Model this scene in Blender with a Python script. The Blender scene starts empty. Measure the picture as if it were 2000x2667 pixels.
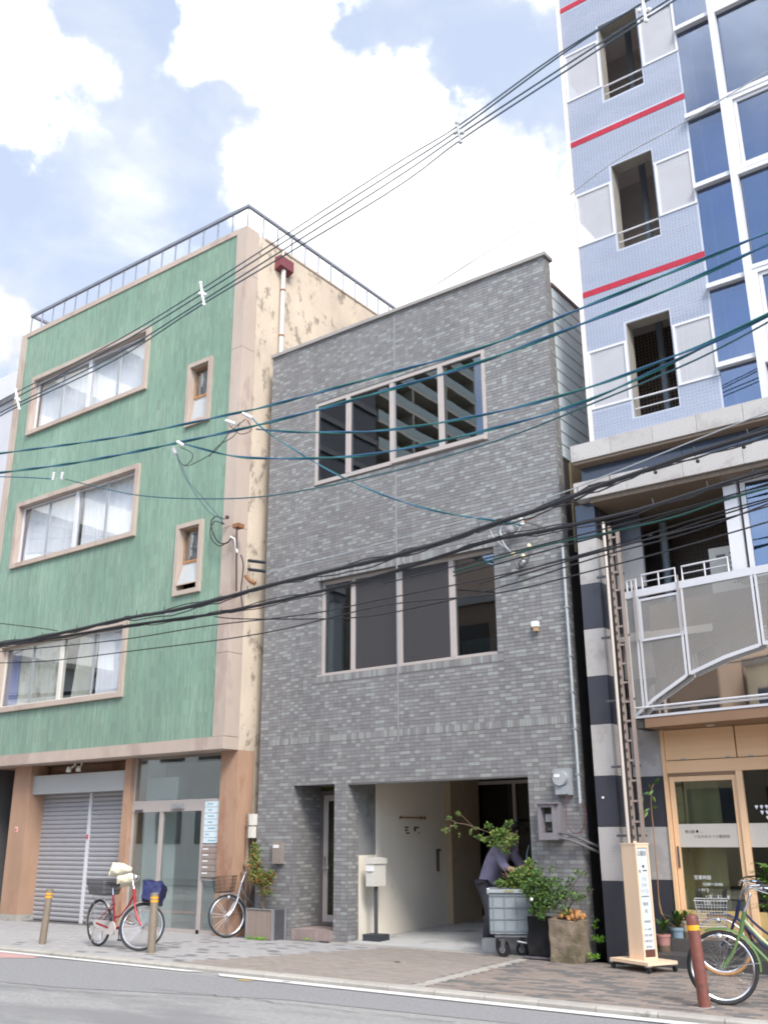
import bpy, math, random
from mathutils import Vector, Matrix, noise as mnoise
R = math.radians
random.seed(7)
sc = bpy.context.scene
col = sc.collection

# ------------------------------------------------------------------ camera
CAM_H = 1.5
F_PX, YAW, PITCH, ROLL = 2532.1, R(-36.40), R(18.554), R(-0.328)
fwd = Vector((math.sin(YAW)*math.cos(PITCH), math.cos(YAW)*math.cos(PITCH), math.sin(PITCH)))
rgt0 = Vector((math.cos(YAW), -math.sin(YAW), 0)); up0 = rgt0.cross(fwd)
rgt = math.cos(ROLL)*rgt0 + math.sin(ROLL)*up0
upv = -math.sin(ROLL)*rgt0 + math.cos(ROLL)*up0
cd = bpy.data.cameras.new('camera'); cam = bpy.data.objects.new('camera', cd); col.objects.link(cam)
cd.sensor_fit = 'VERTICAL'; cd.sensor_height = 24.0; cd.sensor_width = 18.0
cd.lens = F_PX/2667.0*24.0; cd.clip_end = 2000.0; cd.clip_start = 0.05
m3 = Matrix((rgt, upv, -fwd)).transposed()
cam.matrix_world = Matrix.Translation((0, 0, CAM_H)) @ m3.to_4x4()
sc.camera = cam

def ray(px, py):
    return rgt*((px-1000)/F_PX) - upv*((py-1333.5)/F_PX) + fwd
def P(px, py, Y):
    """place in the street, on the upright plane at distance Y, measured from the photograph"""
    d = ray(px, py); t = Y/d.y
    return Vector((d.x*t, Y, d.z*t+CAM_H))

# ------------------------------------------------------------------ sun, sky
SUN_DIR = Vector((0.58, -0.42, 0.72)).normalized()      # towards the sun, veiled by cloud: from the right, slightly in front
sd = bpy.data.lights.new('sun', 'SUN'); sd.energy = 1.0; sd.angle = R(20); sd.color = (1.0, 0.94, 0.85)
so = bpy.data.objects.new('sun', sd); col.objects.link(so)
so.rotation_euler = (-SUN_DIR).to_track_quat('-Z', 'Y').to_euler()
sun_el = math.asin(SUN_DIR.z); sun_az = math.atan2(SUN_DIR.x, SUN_DIR.y)

world = bpy.data.worlds.new('World'); sc.world = world; world.use_nodes = True
wt = world.node_tree; wt.nodes.clear()
def wn(t, **k):
    n = wt.nodes.new(t)
    for a, b in k.items(): setattr(n, a, b)
    return n
def wl(a, b): wt.links.new(a, b)
sky = wn('ShaderNodeTexSky'); sky.sky_type = 'NISHITA'; sky.sun_disc = False
sky.sun_elevation = sun_el; sky.sun_rotation = sun_az; sky.air_density = 1.0; sky.dust_density = 0.6; sky.ozone_density = 1.6
tc = wn('ShaderNodeTexCoord')
def wmath(op, a, b=None, c=None):
    n = wn('ShaderNodeMath', operation=op)
    for i, v in enumerate((a, b, c)):
        if v is None: continue
        if isinstance(v, (int, float)): n.inputs[i].default_value = v
        else: wl(v, n.inputs[i])
    return n.outputs[0]
# clouds: a noise field over the whole dome plus the large cumulus banks seen above the roofs
nz1 = wn('ShaderNodeTexNoise'); nz1.inputs['Scale'].default_value = 3.4; nz1.inputs['Detail'].default_value = 9; nz1.inputs['Roughness'].default_value = 0.55
nz1.inputs['Distortion'].default_value = 0.25
mp = wn('ShaderNodeMapping'); mp.inputs['Scale'].default_value = (1, 1, 1.7)
wl(tc.outputs['Generated'], mp.inputs['Vector']); wl(mp.outputs[0], nz1.inputs['Vector'])
BANKS = [(640,40,150,1.0),(730,170,140,1.0),(900,210,120,1.0),(1000,330,190,1.1),(900,440,200,1.1),(840,600,170,1.1),(1080,560,260,1.1),(1280,420,150,1.0),
         (1380,560,170,1.0),(1250,760,260,1.1),(950,760,240,1.1),(800,740,150,1.0),(40,80,150,1.0),(10,230,130,1.0),(110,20,90,.9),(10,870,95,1.0),(1450,700,180,1.0),
         (560,30,80,.8)]
GAPS = [(330,60,150,1),(250,230,150,1),(380,180,110,1),(470,330,140,.9),(330,430,190,.85),(550,400,110,.75),(150,560,190,.8),(380,640,200,.75),(560,560,110,.8),(200,760,140,.8),(1120,30,120,1),(1010,40,110,1),(1250,120,130,1),(1380,200,130,1),(1450,330,90,.9),(930,50,70,1),(640,330,60,.6),(500,780,120,.7)]
nzv = wn('ShaderNodeTexNoise'); nzv.inputs['Scale'].default_value = 9; nzv.inputs['Detail'].default_value = 6; nzv.inputs['Roughness'].default_value = .56; wl(tc.outputs['Generated'], nzv.inputs['Vector'])
vs1 = wn('ShaderNodeVectorMath', operation='SUBTRACT'); wl(nzv.outputs['Color'], vs1.inputs[0]); vs1.inputs[1].default_value = (.5, .5, .5)
vs2 = wn('ShaderNodeVectorMath', operation='SCALE'); wl(vs1.outputs[0], vs2.inputs[0]); vs2.inputs['Scale'].default_value = .20
vs3 = wn('ShaderNodeVectorMath', operation='ADD'); wl(vs2.outputs[0], vs3.inputs[0]); wl(tc.outputs['Generated'], vs3.inputs[1])
vs4 = wn('ShaderNodeVectorMath', operation='NORMALIZE'); wl(vs3.outputs[0], vs4.inputs[0])
def field(banks):
    acc = None
    for (px, py, rr, wgt) in banks:
        d = ray(px, py).normalized()
        dn = wn('ShaderNodeVectorMath', operation='DOT_PRODUCT'); wl(vs4.outputs[0], dn.inputs[0]); dn.inputs[1].default_value = d
        c1 = math.cos(rr*1.4/F_PX); c0 = math.cos(rr*0.2/F_PX)
        mr = wn('ShaderNodeMapRange', interpolation_type='SMOOTHSTEP'); wl(dn.outputs['Value'], mr.inputs['Value'])
        mr.inputs['From Min'].default_value = c1; mr.inputs['From Max'].default_value = c0
        mr.inputs['To Min'].default_value = 0.0; mr.inputs['To Max'].default_value = wgt*.62
        acc = mr.outputs[0] if acc is None else wmath('MAXIMUM', acc, mr.outputs[0])
    return acc
dens = wmath('ADD', field(BANKS), wmath('MULTIPLY', wmath('SUBTRACT', nz1.outputs['Fac'], 0.5), 1.5))
dens = wmath('ADD', wmath('SUBTRACT', dens, wmath('MULTIPLY', field(GAPS), .85)), .22)
cr = wn('ShaderNodeMapRange', interpolation_type='SMOOTHSTEP'); wl(dens, cr.inputs['Value'])
cr.inputs['From Min'].default_value = -0.10; cr.inputs['From Max'].default_value = 0.72
nz2 = wn('ShaderNodeTexNoise'); nz2.inputs['Scale'].default_value = 5; nz2.inputs['Detail'].default_value = 5
wl(mp.outputs[0], nz2.inputs['Vector'])
shade = wn('ShaderNodeMapRange'); wl(nz2.outputs['Fac'], shade.inputs['Value'])
shade.inputs['From Min'].default_value = .36; shade.inputs['From Max'].default_value = .62; shade.inputs['To Min'].default_value = 1.5; shade.inputs['To Max'].default_value = 4.8
cc = wn('ShaderNodeCombineColor')
wl(shade.outputs[0], cc.inputs[0]); wl(wmath('MULTIPLY', shade.outputs[0], .985), cc.inputs[1]); wl(wmath('MULTIPLY', shade.outputs[0], .965), cc.inputs[2])
# thin veil of high white haze over the blue
veil = wn('ShaderNodeMix', data_type='RGBA'); veil.inputs['Factor'].default_value = 0.34
hz = wn('ShaderNodeMapRange', interpolation_type='SMOOTHSTEP'); sx = wn('ShaderNodeSeparateXYZ'); wl(tc.outputs['Generated'], sx.inputs[0])
dsn = wn('ShaderNodeVectorMath', operation='DOT_PRODUCT'); wl(tc.outputs['Generated'], dsn.inputs[0]); dsn.inputs[1].default_value = Vector((-.35,.8,.5)).normalized()
wl(dsn.outputs['Value'], hz.inputs['Value']); hz.inputs['From Min'].default_value = -.6; hz.inputs['From Max'].default_value = .9
hz.inputs['To Min'].default_value = .45; hz.inputs['To Max'].default_value = .93
wl(hz.outputs[0], veil.inputs['Factor'])
wl(sky.outputs[0], veil.inputs['A'])
wsp = wn('ShaderNodeTexNoise'); wsp.inputs['Scale'].default_value = 7; wsp.inputs['Detail'].default_value = 8; wsp.inputs['Roughness'].default_value = .55; wsp.inputs['Distortion'].default_value = .4
wl(mp.outputs[0], wsp.inputs['Vector'])
wr = wn('ShaderNodeMapRange', interpolation_type='SMOOTHSTEP'); wl(wsp.outputs['Fac'], wr.inputs['Value']); wr.inputs['From Min'].default_value = .42; wr.inputs['From Max'].default_value = .72
wm_ = wn('ShaderNodeMix', data_type='RGBA'); wl(wr.outputs[0], wm_.inputs['Factor']); wm_.inputs['A'].default_value = (.88, 1.0, 1.26, 1); wm_.inputs['B'].default_value = (1.10, 1.18, 1.32, 1); wl(wm_.outputs['Result'], veil.inputs['B'])
mixc = wn('ShaderNodeMix', data_type='RGBA'); wl(wmath('POWER', cr.outputs[0], 1.15), mixc.inputs['Factor']); wl(veil.outputs['Result'], mixc.inputs['A']); wl(cc.outputs[0], mixc.inputs['B'])
bg = wn('ShaderNodeBackground'); bg.inputs['Strength'].default_value = 0.15; wl(mixc.outputs['Result'], bg.inputs['Color'])
wo = wn('ShaderNodeOutputWorld'); wl(bg.outputs[0], wo.inputs['Surface'])
sc.view_settings.view_transform = 'Standard'; sc.view_settings.look = 'None'
sc.cycles.sample_clamp_direct = 0.8; sc.cycles.filter_width = 1.9
sc.view_settings.exposure = 2.25; sc.view_settings.gamma = 1.0; sc.view_settings.use_curve_mapping = False

# ------------------------------------------------------------------ materials
def surf(name, c, rough=.75, var=.12, scale=3.0, bump=.0, bscale=60, metal=0.0, c2=None, c2amt=0.0, c2scale=1.2, stretch=(1,1,1), spec=.5, c2sharp=.12, rnd=0.0, emit=None):
    m = bpy.data.materials.new(name); m.use_nodes = True; t = m.node_tree; b = t.nodes['Principled BSDF']
    def N(k, **kw):
        n = t.nodes.new(k)
        for a, v in kw.items(): setattr(n, a, v)
        return n
    L = t.links.new
    b.inputs['Roughness'].default_value = rough; b.inputs['Metallic'].default_value = metal
    b.inputs['Specular IOR Level'].default_value = spec
    geo = N('ShaderNodeNewGeometry'); mpn = N('ShaderNodeMapping'); mpn.inputs['Scale'].default_value = stretch
    L(geo.outputs['Position'], mpn.inputs['Vector'])
    nz = N('ShaderNodeTexNoise'); nz.inputs['Scale'].default_value = scale; nz.inputs['Detail'].default_value = 6; nz.inputs['Roughness'].default_value = .62
    L(mpn.outputs[0], nz.inputs['Vector'])
    mr = N('ShaderNodeMapRange'); L(nz.outputs['Fac'], mr.inputs['Value']); mr.inputs['From Min'].default_value = .25; mr.inputs['From Max'].default_value = .75
    mr.inputs['To Min'].default_value = 1-var; mr.inputs['To Max'].default_value = 1+var
    val = mr.outputs[0]
    if rnd:
        oi = N('ShaderNodeObjectInfo'); rr = N('ShaderNodeMapRange'); L(oi.outputs['Random'], rr.inputs['Value'])
        rr.inputs['To Min'].default_value = 1-rnd; rr.inputs['To Max'].default_value = 1+rnd
        mm = N('ShaderNodeMath', operation='MULTIPLY'); L(val, mm.inputs[0]); L(rr.outputs[0], mm.inputs[1]); val = mm.outputs[0]
    base = N('ShaderNodeVectorMath', operation='SCALE'); base.inputs[0].default_value = c[:3]; L(val, base.inputs['Scale'])
    out = base.outputs[0]
    if c2 is not None:
        n2 = N('ShaderNodeTexNoise'); n2.inputs['Scale'].default_value = c2scale; n2.inputs['Detail'].default_value = 8; n2.inputs['Roughness'].default_value = .7
        L(mpn.outputs[0], n2.inputs['Vector'])
        r2 = N('ShaderNodeMapRange', interpolation_type='SMOOTHSTEP'); L(n2.outputs['Fac'], r2.inputs['Value'])
        r2.inputs['From Min'].default_value = 1-c2amt-c2sharp/2 if c2amt < 1 else 0; r2.inputs['From Max'].default_value = 1-c2amt+c2sharp/2 if c2amt < 1 else 1
        mx = N('ShaderNodeMix', data_type='RGBA'); L(r2.outputs[0], mx.inputs['Factor']); L(out, mx.inputs['A']); mx.inputs['B'].default_value = (*c2[:3], 1); out = mx.outputs['Result']
    L(out, b.inputs['Base Color'])
    if bump:
        bn = N('ShaderNodeTexNoise'); bn.inputs['Scale'].default_value = bscale; bn.inputs['Detail'].default_value = 4; L(mpn.outputs[0], bn.inputs['Vector'])
        bp = N('ShaderNodeBump'); bp.inputs['Strength'].default_value = bump; bp.inputs['Distance'].default_value = .01
        L(bn.outputs['Fac'], bp.inputs['Height']); L(bp.outputs[0], b.inputs['Normal'])
    return m
def glass(name, tint=(.8,.86,.86), refl=.18, rough=.01, refcol=(1,1,1), wav=.02):
    """window glass: see-through, with the mirror image of street and sky laid over it"""
    m = bpy.data.materials.new(name); m.use_nodes = True; t = m.node_tree; t.nodes.clear(); L = t.links.new
    tr = t.nodes.new('ShaderNodeBsdfTransparent'); tr.inputs[0].default_value = (*tint, 1)
    gl = t.nodes.new('ShaderNodeBsdfGlossy'); gl.inputs['Roughness'].default_value = rough; gl.inputs['Color'].default_value = (*refcol, 1)
    lw = t.nodes.new('ShaderNodeLayerWeight'); lw.inputs['Blend'].default_value = .25
    mr = t.nodes.new('ShaderNodeMapRange'); L(lw.outputs['Fresnel'], mr.inputs['Value']); mr.inputs['To Min'].default_value = refl; mr.inputs['To Max'].default_value = min(1, refl+.4)
    mx = t.nodes.new('ShaderNodeMixShader'); L(mr.outputs[0], mx.inputs[0]); L(tr.outputs[0], mx.inputs[1]); L(gl.outputs[0], mx.inputs[2])
    # slight waviness of the panes
    nz = t.nodes.new('ShaderNodeTexNoise'); nz.inputs['Scale'].default_value = 1.3; geo = t.nodes.new('ShaderNodeNewGeometry'); L(geo.outputs['Position'], nz.inputs['Vector'])
    bp = t.nodes.new('ShaderNodeBump'); bp.inputs['Strength'].default_value = wav; bp.inputs['Distance'].default_value = .02; L(nz.outputs['Fac'], bp.inputs['Height']); L(bp.outputs[0], gl.inputs['Normal'])
    o = t.nodes.new('ShaderNodeOutputMaterial'); L(mx.outputs[0], o.inputs['Surface'])
    return m
def perforated(name, c, pitch=.026, hole=.34):
    m = surf(name, c, rough=.5, var=.06); t = m.node_tree; L = t.links.new; b = t.nodes['Principled BSDF']; o = t.nodes['Material Output']
    geo = t.nodes.new('ShaderNodeNewGeometry'); s = t.nodes.new('ShaderNodeSeparateXYZ'); L(geo.outputs['Position'], s.inputs[0])
    cb = t.nodes.new('ShaderNodeCombineXYZ'); L(s.outputs[0], cb.inputs[0]); L(s.outputs[2], cb.inputs[1])
    mp_ = t.nodes.new('ShaderNodeMapping'); mp_.inputs['Rotation'].default_value = (0, 0, R(45)); mp_.inputs['Scale'].default_value = (1/pitch,)*3; L(cb.outputs[0], mp_.inputs['Vector'])
    v = t.nodes.new('ShaderNodeTexVoronoi'); v.voronoi_dimensions = '2D'; v.inputs['Randomness'].default_value = 0; v.inputs['Scale'].default_value = 1; L(mp_.outputs[0], v.inputs['Vector'])
    lt = t.nodes.new('ShaderNodeMath'); lt.operation = 'LESS_THAN'; lt.inputs[1].default_value = hole; L(v.outputs['Distance'], lt.inputs[0])
    tr = t.nodes.new('ShaderNodeBsdfTransparent'); mx = t.nodes.new('ShaderNodeMixShader'); L(lt.outputs[0], mx.inputs[0]); L(b.outputs[0], mx.inputs[1]); L(tr.outputs[0], mx.inputs[2]); L(mx.outputs[0], o.inputs['Surface'])
    return m
def wood(name, c, c2, axis='x', rough=.5):
    m = bpy.data.materials.new(name); m.use_nodes = True; t = m.node_tree; b = t.nodes['Principled BSDF']; L = t.links.new
    geo = t.nodes.new('ShaderNodeNewGeometry'); mp_ = t.nodes.new('ShaderNodeMapping')
    mp_.inputs['Scale'].default_value = (.5, 14, 14) if axis == 'x' else (14, 14, .5)
    L(geo.outputs['Position'], mp_.inputs['Vector']); nz = t.nodes.new('ShaderNodeTexNoise'); nz.inputs['Scale'].default_value = 1.2; nz.inputs['Detail'].default_value = 6
    L(mp_.outputs[0], nz.inputs['Vector']); mx = t.nodes.new('ShaderNodeMix'); mx.data_type = 'RGBA'; L(nz.outputs['Fac'], mx.inputs['Factor'])
    mx.inputs['A'].default_value = (*c, 1); mx.inputs['B'].default_value = (*c2, 1); L(mx.outputs['Result'], b.inputs['Base Color']); b.inputs['Roughness'].default_value = rough
    return m

# ------------------------------------------------------------------ mesh building
class MB:
    def __init__(s): s.v = []; s.f = []; s.mi = []; s.smooth = False
    def add(s, vs, fs, mi=0):
        n = len(s.v); s.v += [tuple(v) for v in vs]; s.f += [tuple(i+n for i in f) for f in fs]; s.mi += [mi]*len(fs); return s
    def box(s, x0, x1, y0, y1, z0, z1, mi=0):
        if x0 > x1: x0, x1 = x1, x0
        if y0 > y1: y0, y1 = y1, y0
        if z0 > z1: z0, z1 = z1, z0
        return s.add([(x0,y0,z0),(x1,y0,z0),(x1,y1,z0),(x0,y1,z0),(x0,y0,z1),(x1,y0,z1),(x1,y1,z1),(x0,y1,z1)],
                     [(0,3,2,1),(4,5,6,7),(0,1,5,4),(1,2,6,5),(2,3,7,6),(3,0,4,7)], mi)
    def obox(s, o, u, v, w, mi=0):
        """box from a corner o and three edge vectors"""
        o = Vector(o); u = Vector(u); v = Vector(v); w = Vector(w)
        return s.add([o, o+u, o+u+v, o+v, o+w, o+u+w, o+u+v+w, o+v+w],
                     [(0,3,2,1),(4,5,6,7),(0,1,5,4),(1,2,6,5),(2,3,7,6),(3,0,4,7)], mi)
    def tube(s, pts, r, seg=8, closed=False, mi=0, cap=True):
        pts = [Vector(p) for p in pts]; n = len(pts); rs = r if isinstance(r, (list, tuple)) else [r]*n
        rings = []; prev = None
        for i, p in enumerate(pts):
            if closed: tdir = pts[(i+1) % n]-pts[i-1]
            else: tdir = (pts[min(i+1, n-1)]-pts[max(i-1, 0)])
            tdir.normalize()
            if prev is None:
                a = Vector((0, 0, 1)) if abs(tdir.z) < .9 else Vector((1, 0, 0)); e1 = tdir.cross(a).normalized()
            else:
                e1 = prev-tdir*prev.dot(tdir)
                if e1.length < 1e-6: e1 = tdir.orthogonal()
                e1.normalize()
            prev = e1; e2 = tdir.cross(e1)
            rings.append([p+(e1*math.cos(2*math.pi*k/seg)+e2*math.sin(2*math.pi*k/seg))*rs[i] for k in range(seg)])
        vs = [v for rg in rings for v in rg]; fs = []
        for i in range(n if closed else n-1):
            a = i*seg; b = ((i+1) % n)*seg
            for k in range(seg): fs.append((a+k, a+(k+1) % seg, b+(k+1) % seg, b+k))
        if cap and not closed: fs.append(tuple(range(seg))[::-1]); fs.append(tuple((n-1)*seg+k for k in range(seg)))
        return s.add(vs, fs, mi)
    def lathe(s, c, prof, seg=16, mi=0, axis=None):
        """profile [(radius, height)] turned about the upright axis through c"""
        c = Vector(c); vs = []; fs = []
        for (r, z) in prof:
            for k in range(seg):
                a = 2*math.pi*k/seg; vs.append(c+Vector((r*math.cos(a), r*math.sin(a), z)))
        for i in range(len(prof)-1):
            for k in range(seg): fs.append((i*seg+k, i*seg+(k+1) % seg, (i+1)*seg+(k+1) % seg, (i+1)*seg+k))
        fs.append(tuple(range(seg))[::-1]); fs.append(tuple((len(prof)-1)*seg+k for k in range(seg)))
        return s.add(vs, fs, mi)
    def sphere(s, c, r, seg=12, rg=8, sc_=(1,1,1), mi=0):
        c = Vector(c); prof = []
        vs = [c+Vector((0,0,-r*sc_[2]))]; fs = []
        for i in range(1, rg):
            th = math.pi*i/rg
            for k in range(seg):
                a = 2*math.pi*k/seg; vs.append(c+Vector((r*sc_[0]*math.sin(th)*math.cos(a), r*sc_[1]*math.sin(th)*math.sin(a), -r*sc_[2]*math.cos(th))))
        vs.append(c+Vector((0,0,r*sc_[2])))
        for k in range(seg): fs.append((0, 1+(k+1) % seg, 1+k))
        for i in range(rg-2):
            for k in range(seg): a = 1+i*seg; fs.append((a+k, a+(k+1) % seg, a+seg+(k+1) % seg, a+seg+k))
        a = 1+(rg-2)*seg
        for k in range(seg): fs.append((a+k, a+(k+1) % seg, len(vs)-1))
        return s.add(vs, fs, mi)
    def prism(s, poly, axis, a0, a1, mi=0):
        """2-D outline pushed through axis ('x','y','z') from a0 to a1"""
        def mk(p, a): return {'y': (p[0], a, p[1]), 'x': (a, p[0], p[1]), 'z': (p[0], p[1], a)}[axis]
        n = len(poly); vs = [mk(p, a0) for p in poly]+[mk(p, a1) for p in poly]
        fs = [tuple(range(n)), tuple(range(2*n-1, n-1, -1))]+[(i, i+n, (i+1) % n+n, (i+1) % n) for i in range(n)]
        return s.add(vs, fs, mi)
LOCAL = set()
def root_of(o):
    while o.parent: o = o.parent
    return o
def link(name, me, parent=None):
    o = bpy.data.objects.new(name, me); col.objects.link(o)
    if parent is not None: o.parent = parent
    return o
def build(mb, name, mats, parent=None, kind=None, smooth=None, label=None):
    if not isinstance(mats, (list, tuple)): mats = [mats]
    off = Vector((0, 0, 0))
    if parent is not None:
        r = root_of(parent)
        if r.name not in LOCAL: off = Vector(r.location)
    vs = mb.v if off.length == 0 else [(v[0]-off.x, v[1]-off.y, v[2]-off.z) for v in mb.v]
    me = bpy.data.meshes.new(name); me.from_pydata(vs, [], mb.f)
    for m in mats: me.materials.append(m)
    if len(mats) > 1: me.polygons.foreach_set('material_index', mb.mi)
    if smooth or (smooth is None and mb.smooth):
        me.polygons.foreach_set('use_smooth', [True]*len(me.polygons))
        try: me.set_sharp_from_angle(angle=R(40))
        except Exception: pass
    me.update()
    o = link(name, me, parent)
    if kind: o['kind'] = kind
    if label: o['label'] = label
    return o
def thing(name, label, cat, loc=(0,0,0), rz=0, group=None, local=False, rot=None):
    o = bpy.data.objects.new(name, None); o.empty_display_size = .2; col.objects.link(o)
    o.location = loc; o.rotation_euler = rot if rot else (0, 0, rz); o['label'] = label; o['category'] = cat
    if group: o['group'] = group
    if local or rz or rot: LOCAL.add(o.name)
    return o
def tag(o, label, cat, group=None):
    o['label'] = label; o['category'] = cat
    if group: o['group'] = group
    return o
def copy_tree(o, parent=None):
    c = o.copy(); col.objects.link(c); c.parent = parent
    if o.name in LOCAL: LOCAL.add(c.name)
    for ch in list(o.children): copy_tree(ch, c)
    return c
def B1(x0, x1, y0, y1, z0, z1): return MB().box(x0, x1, y0, y1, z0, z1)
def wall_holes(mb, x0, x1, z0, z1, y0, y1, holes, mi=0):
    """slab in the street plane with rectangular openings"""
    xs = sorted({x0, x1, *[v for h in holes for v in h[:2] if x0 < v < x1]}); zs = sorted({z0, z1, *[v for h in holes for v in h[2:] if z0 < v < z1]})
    for i in range(len(xs)-1):
        run = None
        for j in range(len(zs)-1):
            cx, cz = (xs[i]+xs[i+1])/2, (zs[j]+zs[j+1])/2
            inh = any(h[0] < cx < h[1] and h[2] < cz < h[3] for h in holes)
            if not inh: run = [zs[j], zs[j+1]] if run is None else [run[0], zs[j+1]]
            if (inh or j == len(zs)-2) and run:
                mb.box(xs[i], xs[i+1], y0, y1, run[0], run[1], mi); run = None
    return mb
def frame_rect(mb, x0, x1, z0, z1, y0, y1, w, mi=0, wb=None):
    wb = w if wb is None else wb
    mb.box(x0, x0+w, y0, y1, z0, z1, mi); mb.box(x1-w, x1, y0, y1, z0, z1, mi)
    mb.box(x0+w, x1-w, y0, y1, z1-w, z1, mi); mb.box(x0+w, x1-w, y0, y1, z0, z0+wb, mi)
    return mb
def text_mesh(body, size, name, mat, parent, loc, rot, align='LEFT', ext=.001, off=None, sx=1.0):
    cu = bpy.data.curves.new(name, 'FONT'); cu.body = body; cu.size = size; cu.align_x = align; cu.extrude = ext; cu.offset = .0
    tmp = bpy.data.objects.new('tmp', cu); col.objects.link(tmp)
    dg = bpy.context.evaluated_depsgraph_get(); me = bpy.data.meshes.new_from_object(tmp.evaluated_get(dg)); bpy.data.objects.remove(tmp)
    me.materials.clear(); me.materials.append(mat)
    mtx = Matrix.Translation(loc) @ rot.to_matrix().to_4x4() @ Matrix.Diagonal((sx, 1, 1, 1))
    r = root_of(parent)
    if r.name not in LOCAL: mtx = Matrix.Translation(-Vector(r.location)) @ mtx
    me.transform(mtx); me.name = name
    return link(name, me, parent)
from mathutils import Euler
FACE = Euler((R(90), 0, 0))      # upright, read from the street
def catenary(a, b, sag, n=24):
    a = Vector(a); b = Vector(b)
    return [a.lerp(b, i/n)-Vector((0, 0, sag*4*(i/n)*(1-i/n))) for i in range(n+1)]
def smooth_path(pts, n=6):
    out = []; q = [Vector(p) for p in pts]
    for i in range(len(q)-1):
        p0 = q[max(i-1, 0)]; p1 = q[i]; p2 = q[i+1]; p3 = q[min(i+2, len(q)-1)]
        for k in range(n):
            t = k/n
            out.append(.5*((2*p1)+(p2-p0)*t+(2*p0-5*p1+4*p2-p3)*t*t+(-p0+3*p1-3*p2+p3)*t*t*t))
    out.append(q[-1]); return out
LEAF = None
def leaves(mb, pts, size, mats_n, up=.3, jitter=.5):
    for p in pts:
        s = size*random.uniform(.6, 1.25)
        d = Vector((random.gauss(0, 1), random.gauss(0, 1), random.gauss(up, .8))).normalized()
        sd_ = d.cross(Vector((random.gauss(0, 1), random.gauss(0, 1), random.gauss(0, 1)))).normalized()
        nrm = d.cross(sd_)
        a = Vector(p); m = a+d*s*.5
        mb.add([a, m+sd_*s*.24-nrm*s*.03, a+d*s-nrm*s*.08, m-sd_*s*.24-nrm*s*.03, m+nrm*s*.06], [(0,1,4),(1,2,4),(2,3,4),(3,0,4)], random.randrange(mats_n))
def blob_pts(c, r, n, shell=.35):
    out = []
    for _ in range(n):
        d = Vector((random.gauss(0,1), random.gauss(0,1), random.gauss(0,1))).normalized()*(random.random()**shell)
        out.append(Vector(c)+Vector((d.x*r[0], d.y*r[1], d.z*r[2])))
    return out
# ------------------------------------------------------------------ shared materials
M = {}
M['asphalt'] = surf('asphalt', (.33,.328,.322), .9, .24, 26, .9, 200, c2=(.235,.235,.24), c2amt=.47, c2scale=.35, c2sharp=.16, stretch=(.6,1.6,1))
M['asphalt_dark'] = surf('asphalt_dark', (.25,.25,.258), .9, .24, 26, .7, 260)
M['pink'] = surf('pink_road_paint', (.46,.28,.27), .85, .10, 4, .5, 200, c2=(.2,.19,.19), c2amt=.33)
M['white_line'] = surf('worn_white_paint', (.62,.61,.60), .8, .08, 6, .4, 150, c2=(.22,.22,.22), c2amt=.37, c2scale=5)
M['curb'] = surf('curb_concrete', (.37,.35,.32), .85, .15, 4, .5, 120, c2=(.17,.17,.15), c2amt=.36, c2scale=3, rnd=.08)
M['paver_light'] = surf('light_paver', (.345,.335,.335), .85, .12, 5, .3, 120, rnd=.06)
M['paver_dark'] = surf('dark_paver', (.17,.17,.175), .85, .12, 5, .3, 120, rnd=.08)
M['paver_brown'] = surf('brown_paver', (.24,.20,.175), .85, .14, 5, .3, 120, rnd=.10)
M['paver_grey'] = surf('grey_paver', (.135,.13,.128), .85, .14, 5, .3, 120, rnd=.10)
M['paver_fine'] = surf('fine_brown_paver', (.27,.235,.21), .85, .14, 4, .3, 120, rnd=.06)
M['bed'] = surf('jointing_sand', (.13,.12,.11), .95, .2, 6)
M['concrete'] = surf('floor_concrete', (.42,.42,.415), .8, .10, 1.5, .2, 80, c2=(.24,.24,.24), c2amt=.42, c2scale=1)
M['tile_a'] = surf('grey_tile_a', (.178,.170,.166), .45, .12, 20, 0)
M['tile_b'] = surf('grey_tile_b', (.194,.186,.182), .45, .12, 20, 0)
M['tile_c'] = surf('grey_tile_c', (.215,.207,.203), .45, .12, 20, 0)
M['tile_d'] = surf('pale_green_tile', (.30,.31,.29), .45, .12, 20, 0)
M['tile_e'] = surf('grey_tile_e', (.255,.252,.24), .45, .12, 20, 0)
# tile_drift: slow tonal drift and rain streaks over the whole wall
for k_, c_ in (('tile_a',(.192,.186,.188)),('tile_b',(.212,.206,.208)),('tile_c',(.232,.227,.229)),('tile_d',(.292,.303,.292)),('tile_e',(.262,.264,.258))):
    M[k_] = surf(k_, c_, .45, .10, 20, c2=tuple(v*.88 for v in c_), c2amt=.5, c2scale=.9, c2sharp=.35, stretch=(1.2,1,.28))
TILES = [M['tile_a'], M['tile_b'], M['tile_c'], M['tile_d'], M['tile_e']]
M['mortar'] = surf('mortar', (.15,.145,.14), .9, .1, 8)
M['sealant'] = surf('sealant', (.27,.27,.285), .7, .08, 8)
M['alu'] = surf('bronze_aluminium', (.40,.355,.335), .45, .05, 3, metal=0.0)
M['alu_dark'] = surf('dark_bronze_frame', (.12,.105,.10), .45, .05, 3)
M['cap'] = surf('parapet_cap', (.30,.285,.275), .5, .08, 3)
M['siding'] = surf('blue_grey_siding', (.60,.66,.69), .45, .06, 2)
M['brown_wall'] = surf('brown_sheet_wall', (.15,.115,.09), .7, .15, 3)
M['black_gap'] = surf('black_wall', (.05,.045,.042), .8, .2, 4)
M['tan_wall'] = surf('tan_wall', (.36,.26,.16), .8, .15, 3, c2=(.15,.11,.08), c2amt=.38)
M['cream'] = surf('cream_wall', (.68,.63,.545), .8, .05, 1.2, c2=(.56,.51,.43), c2amt=.34, c2scale=1.2)
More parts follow.
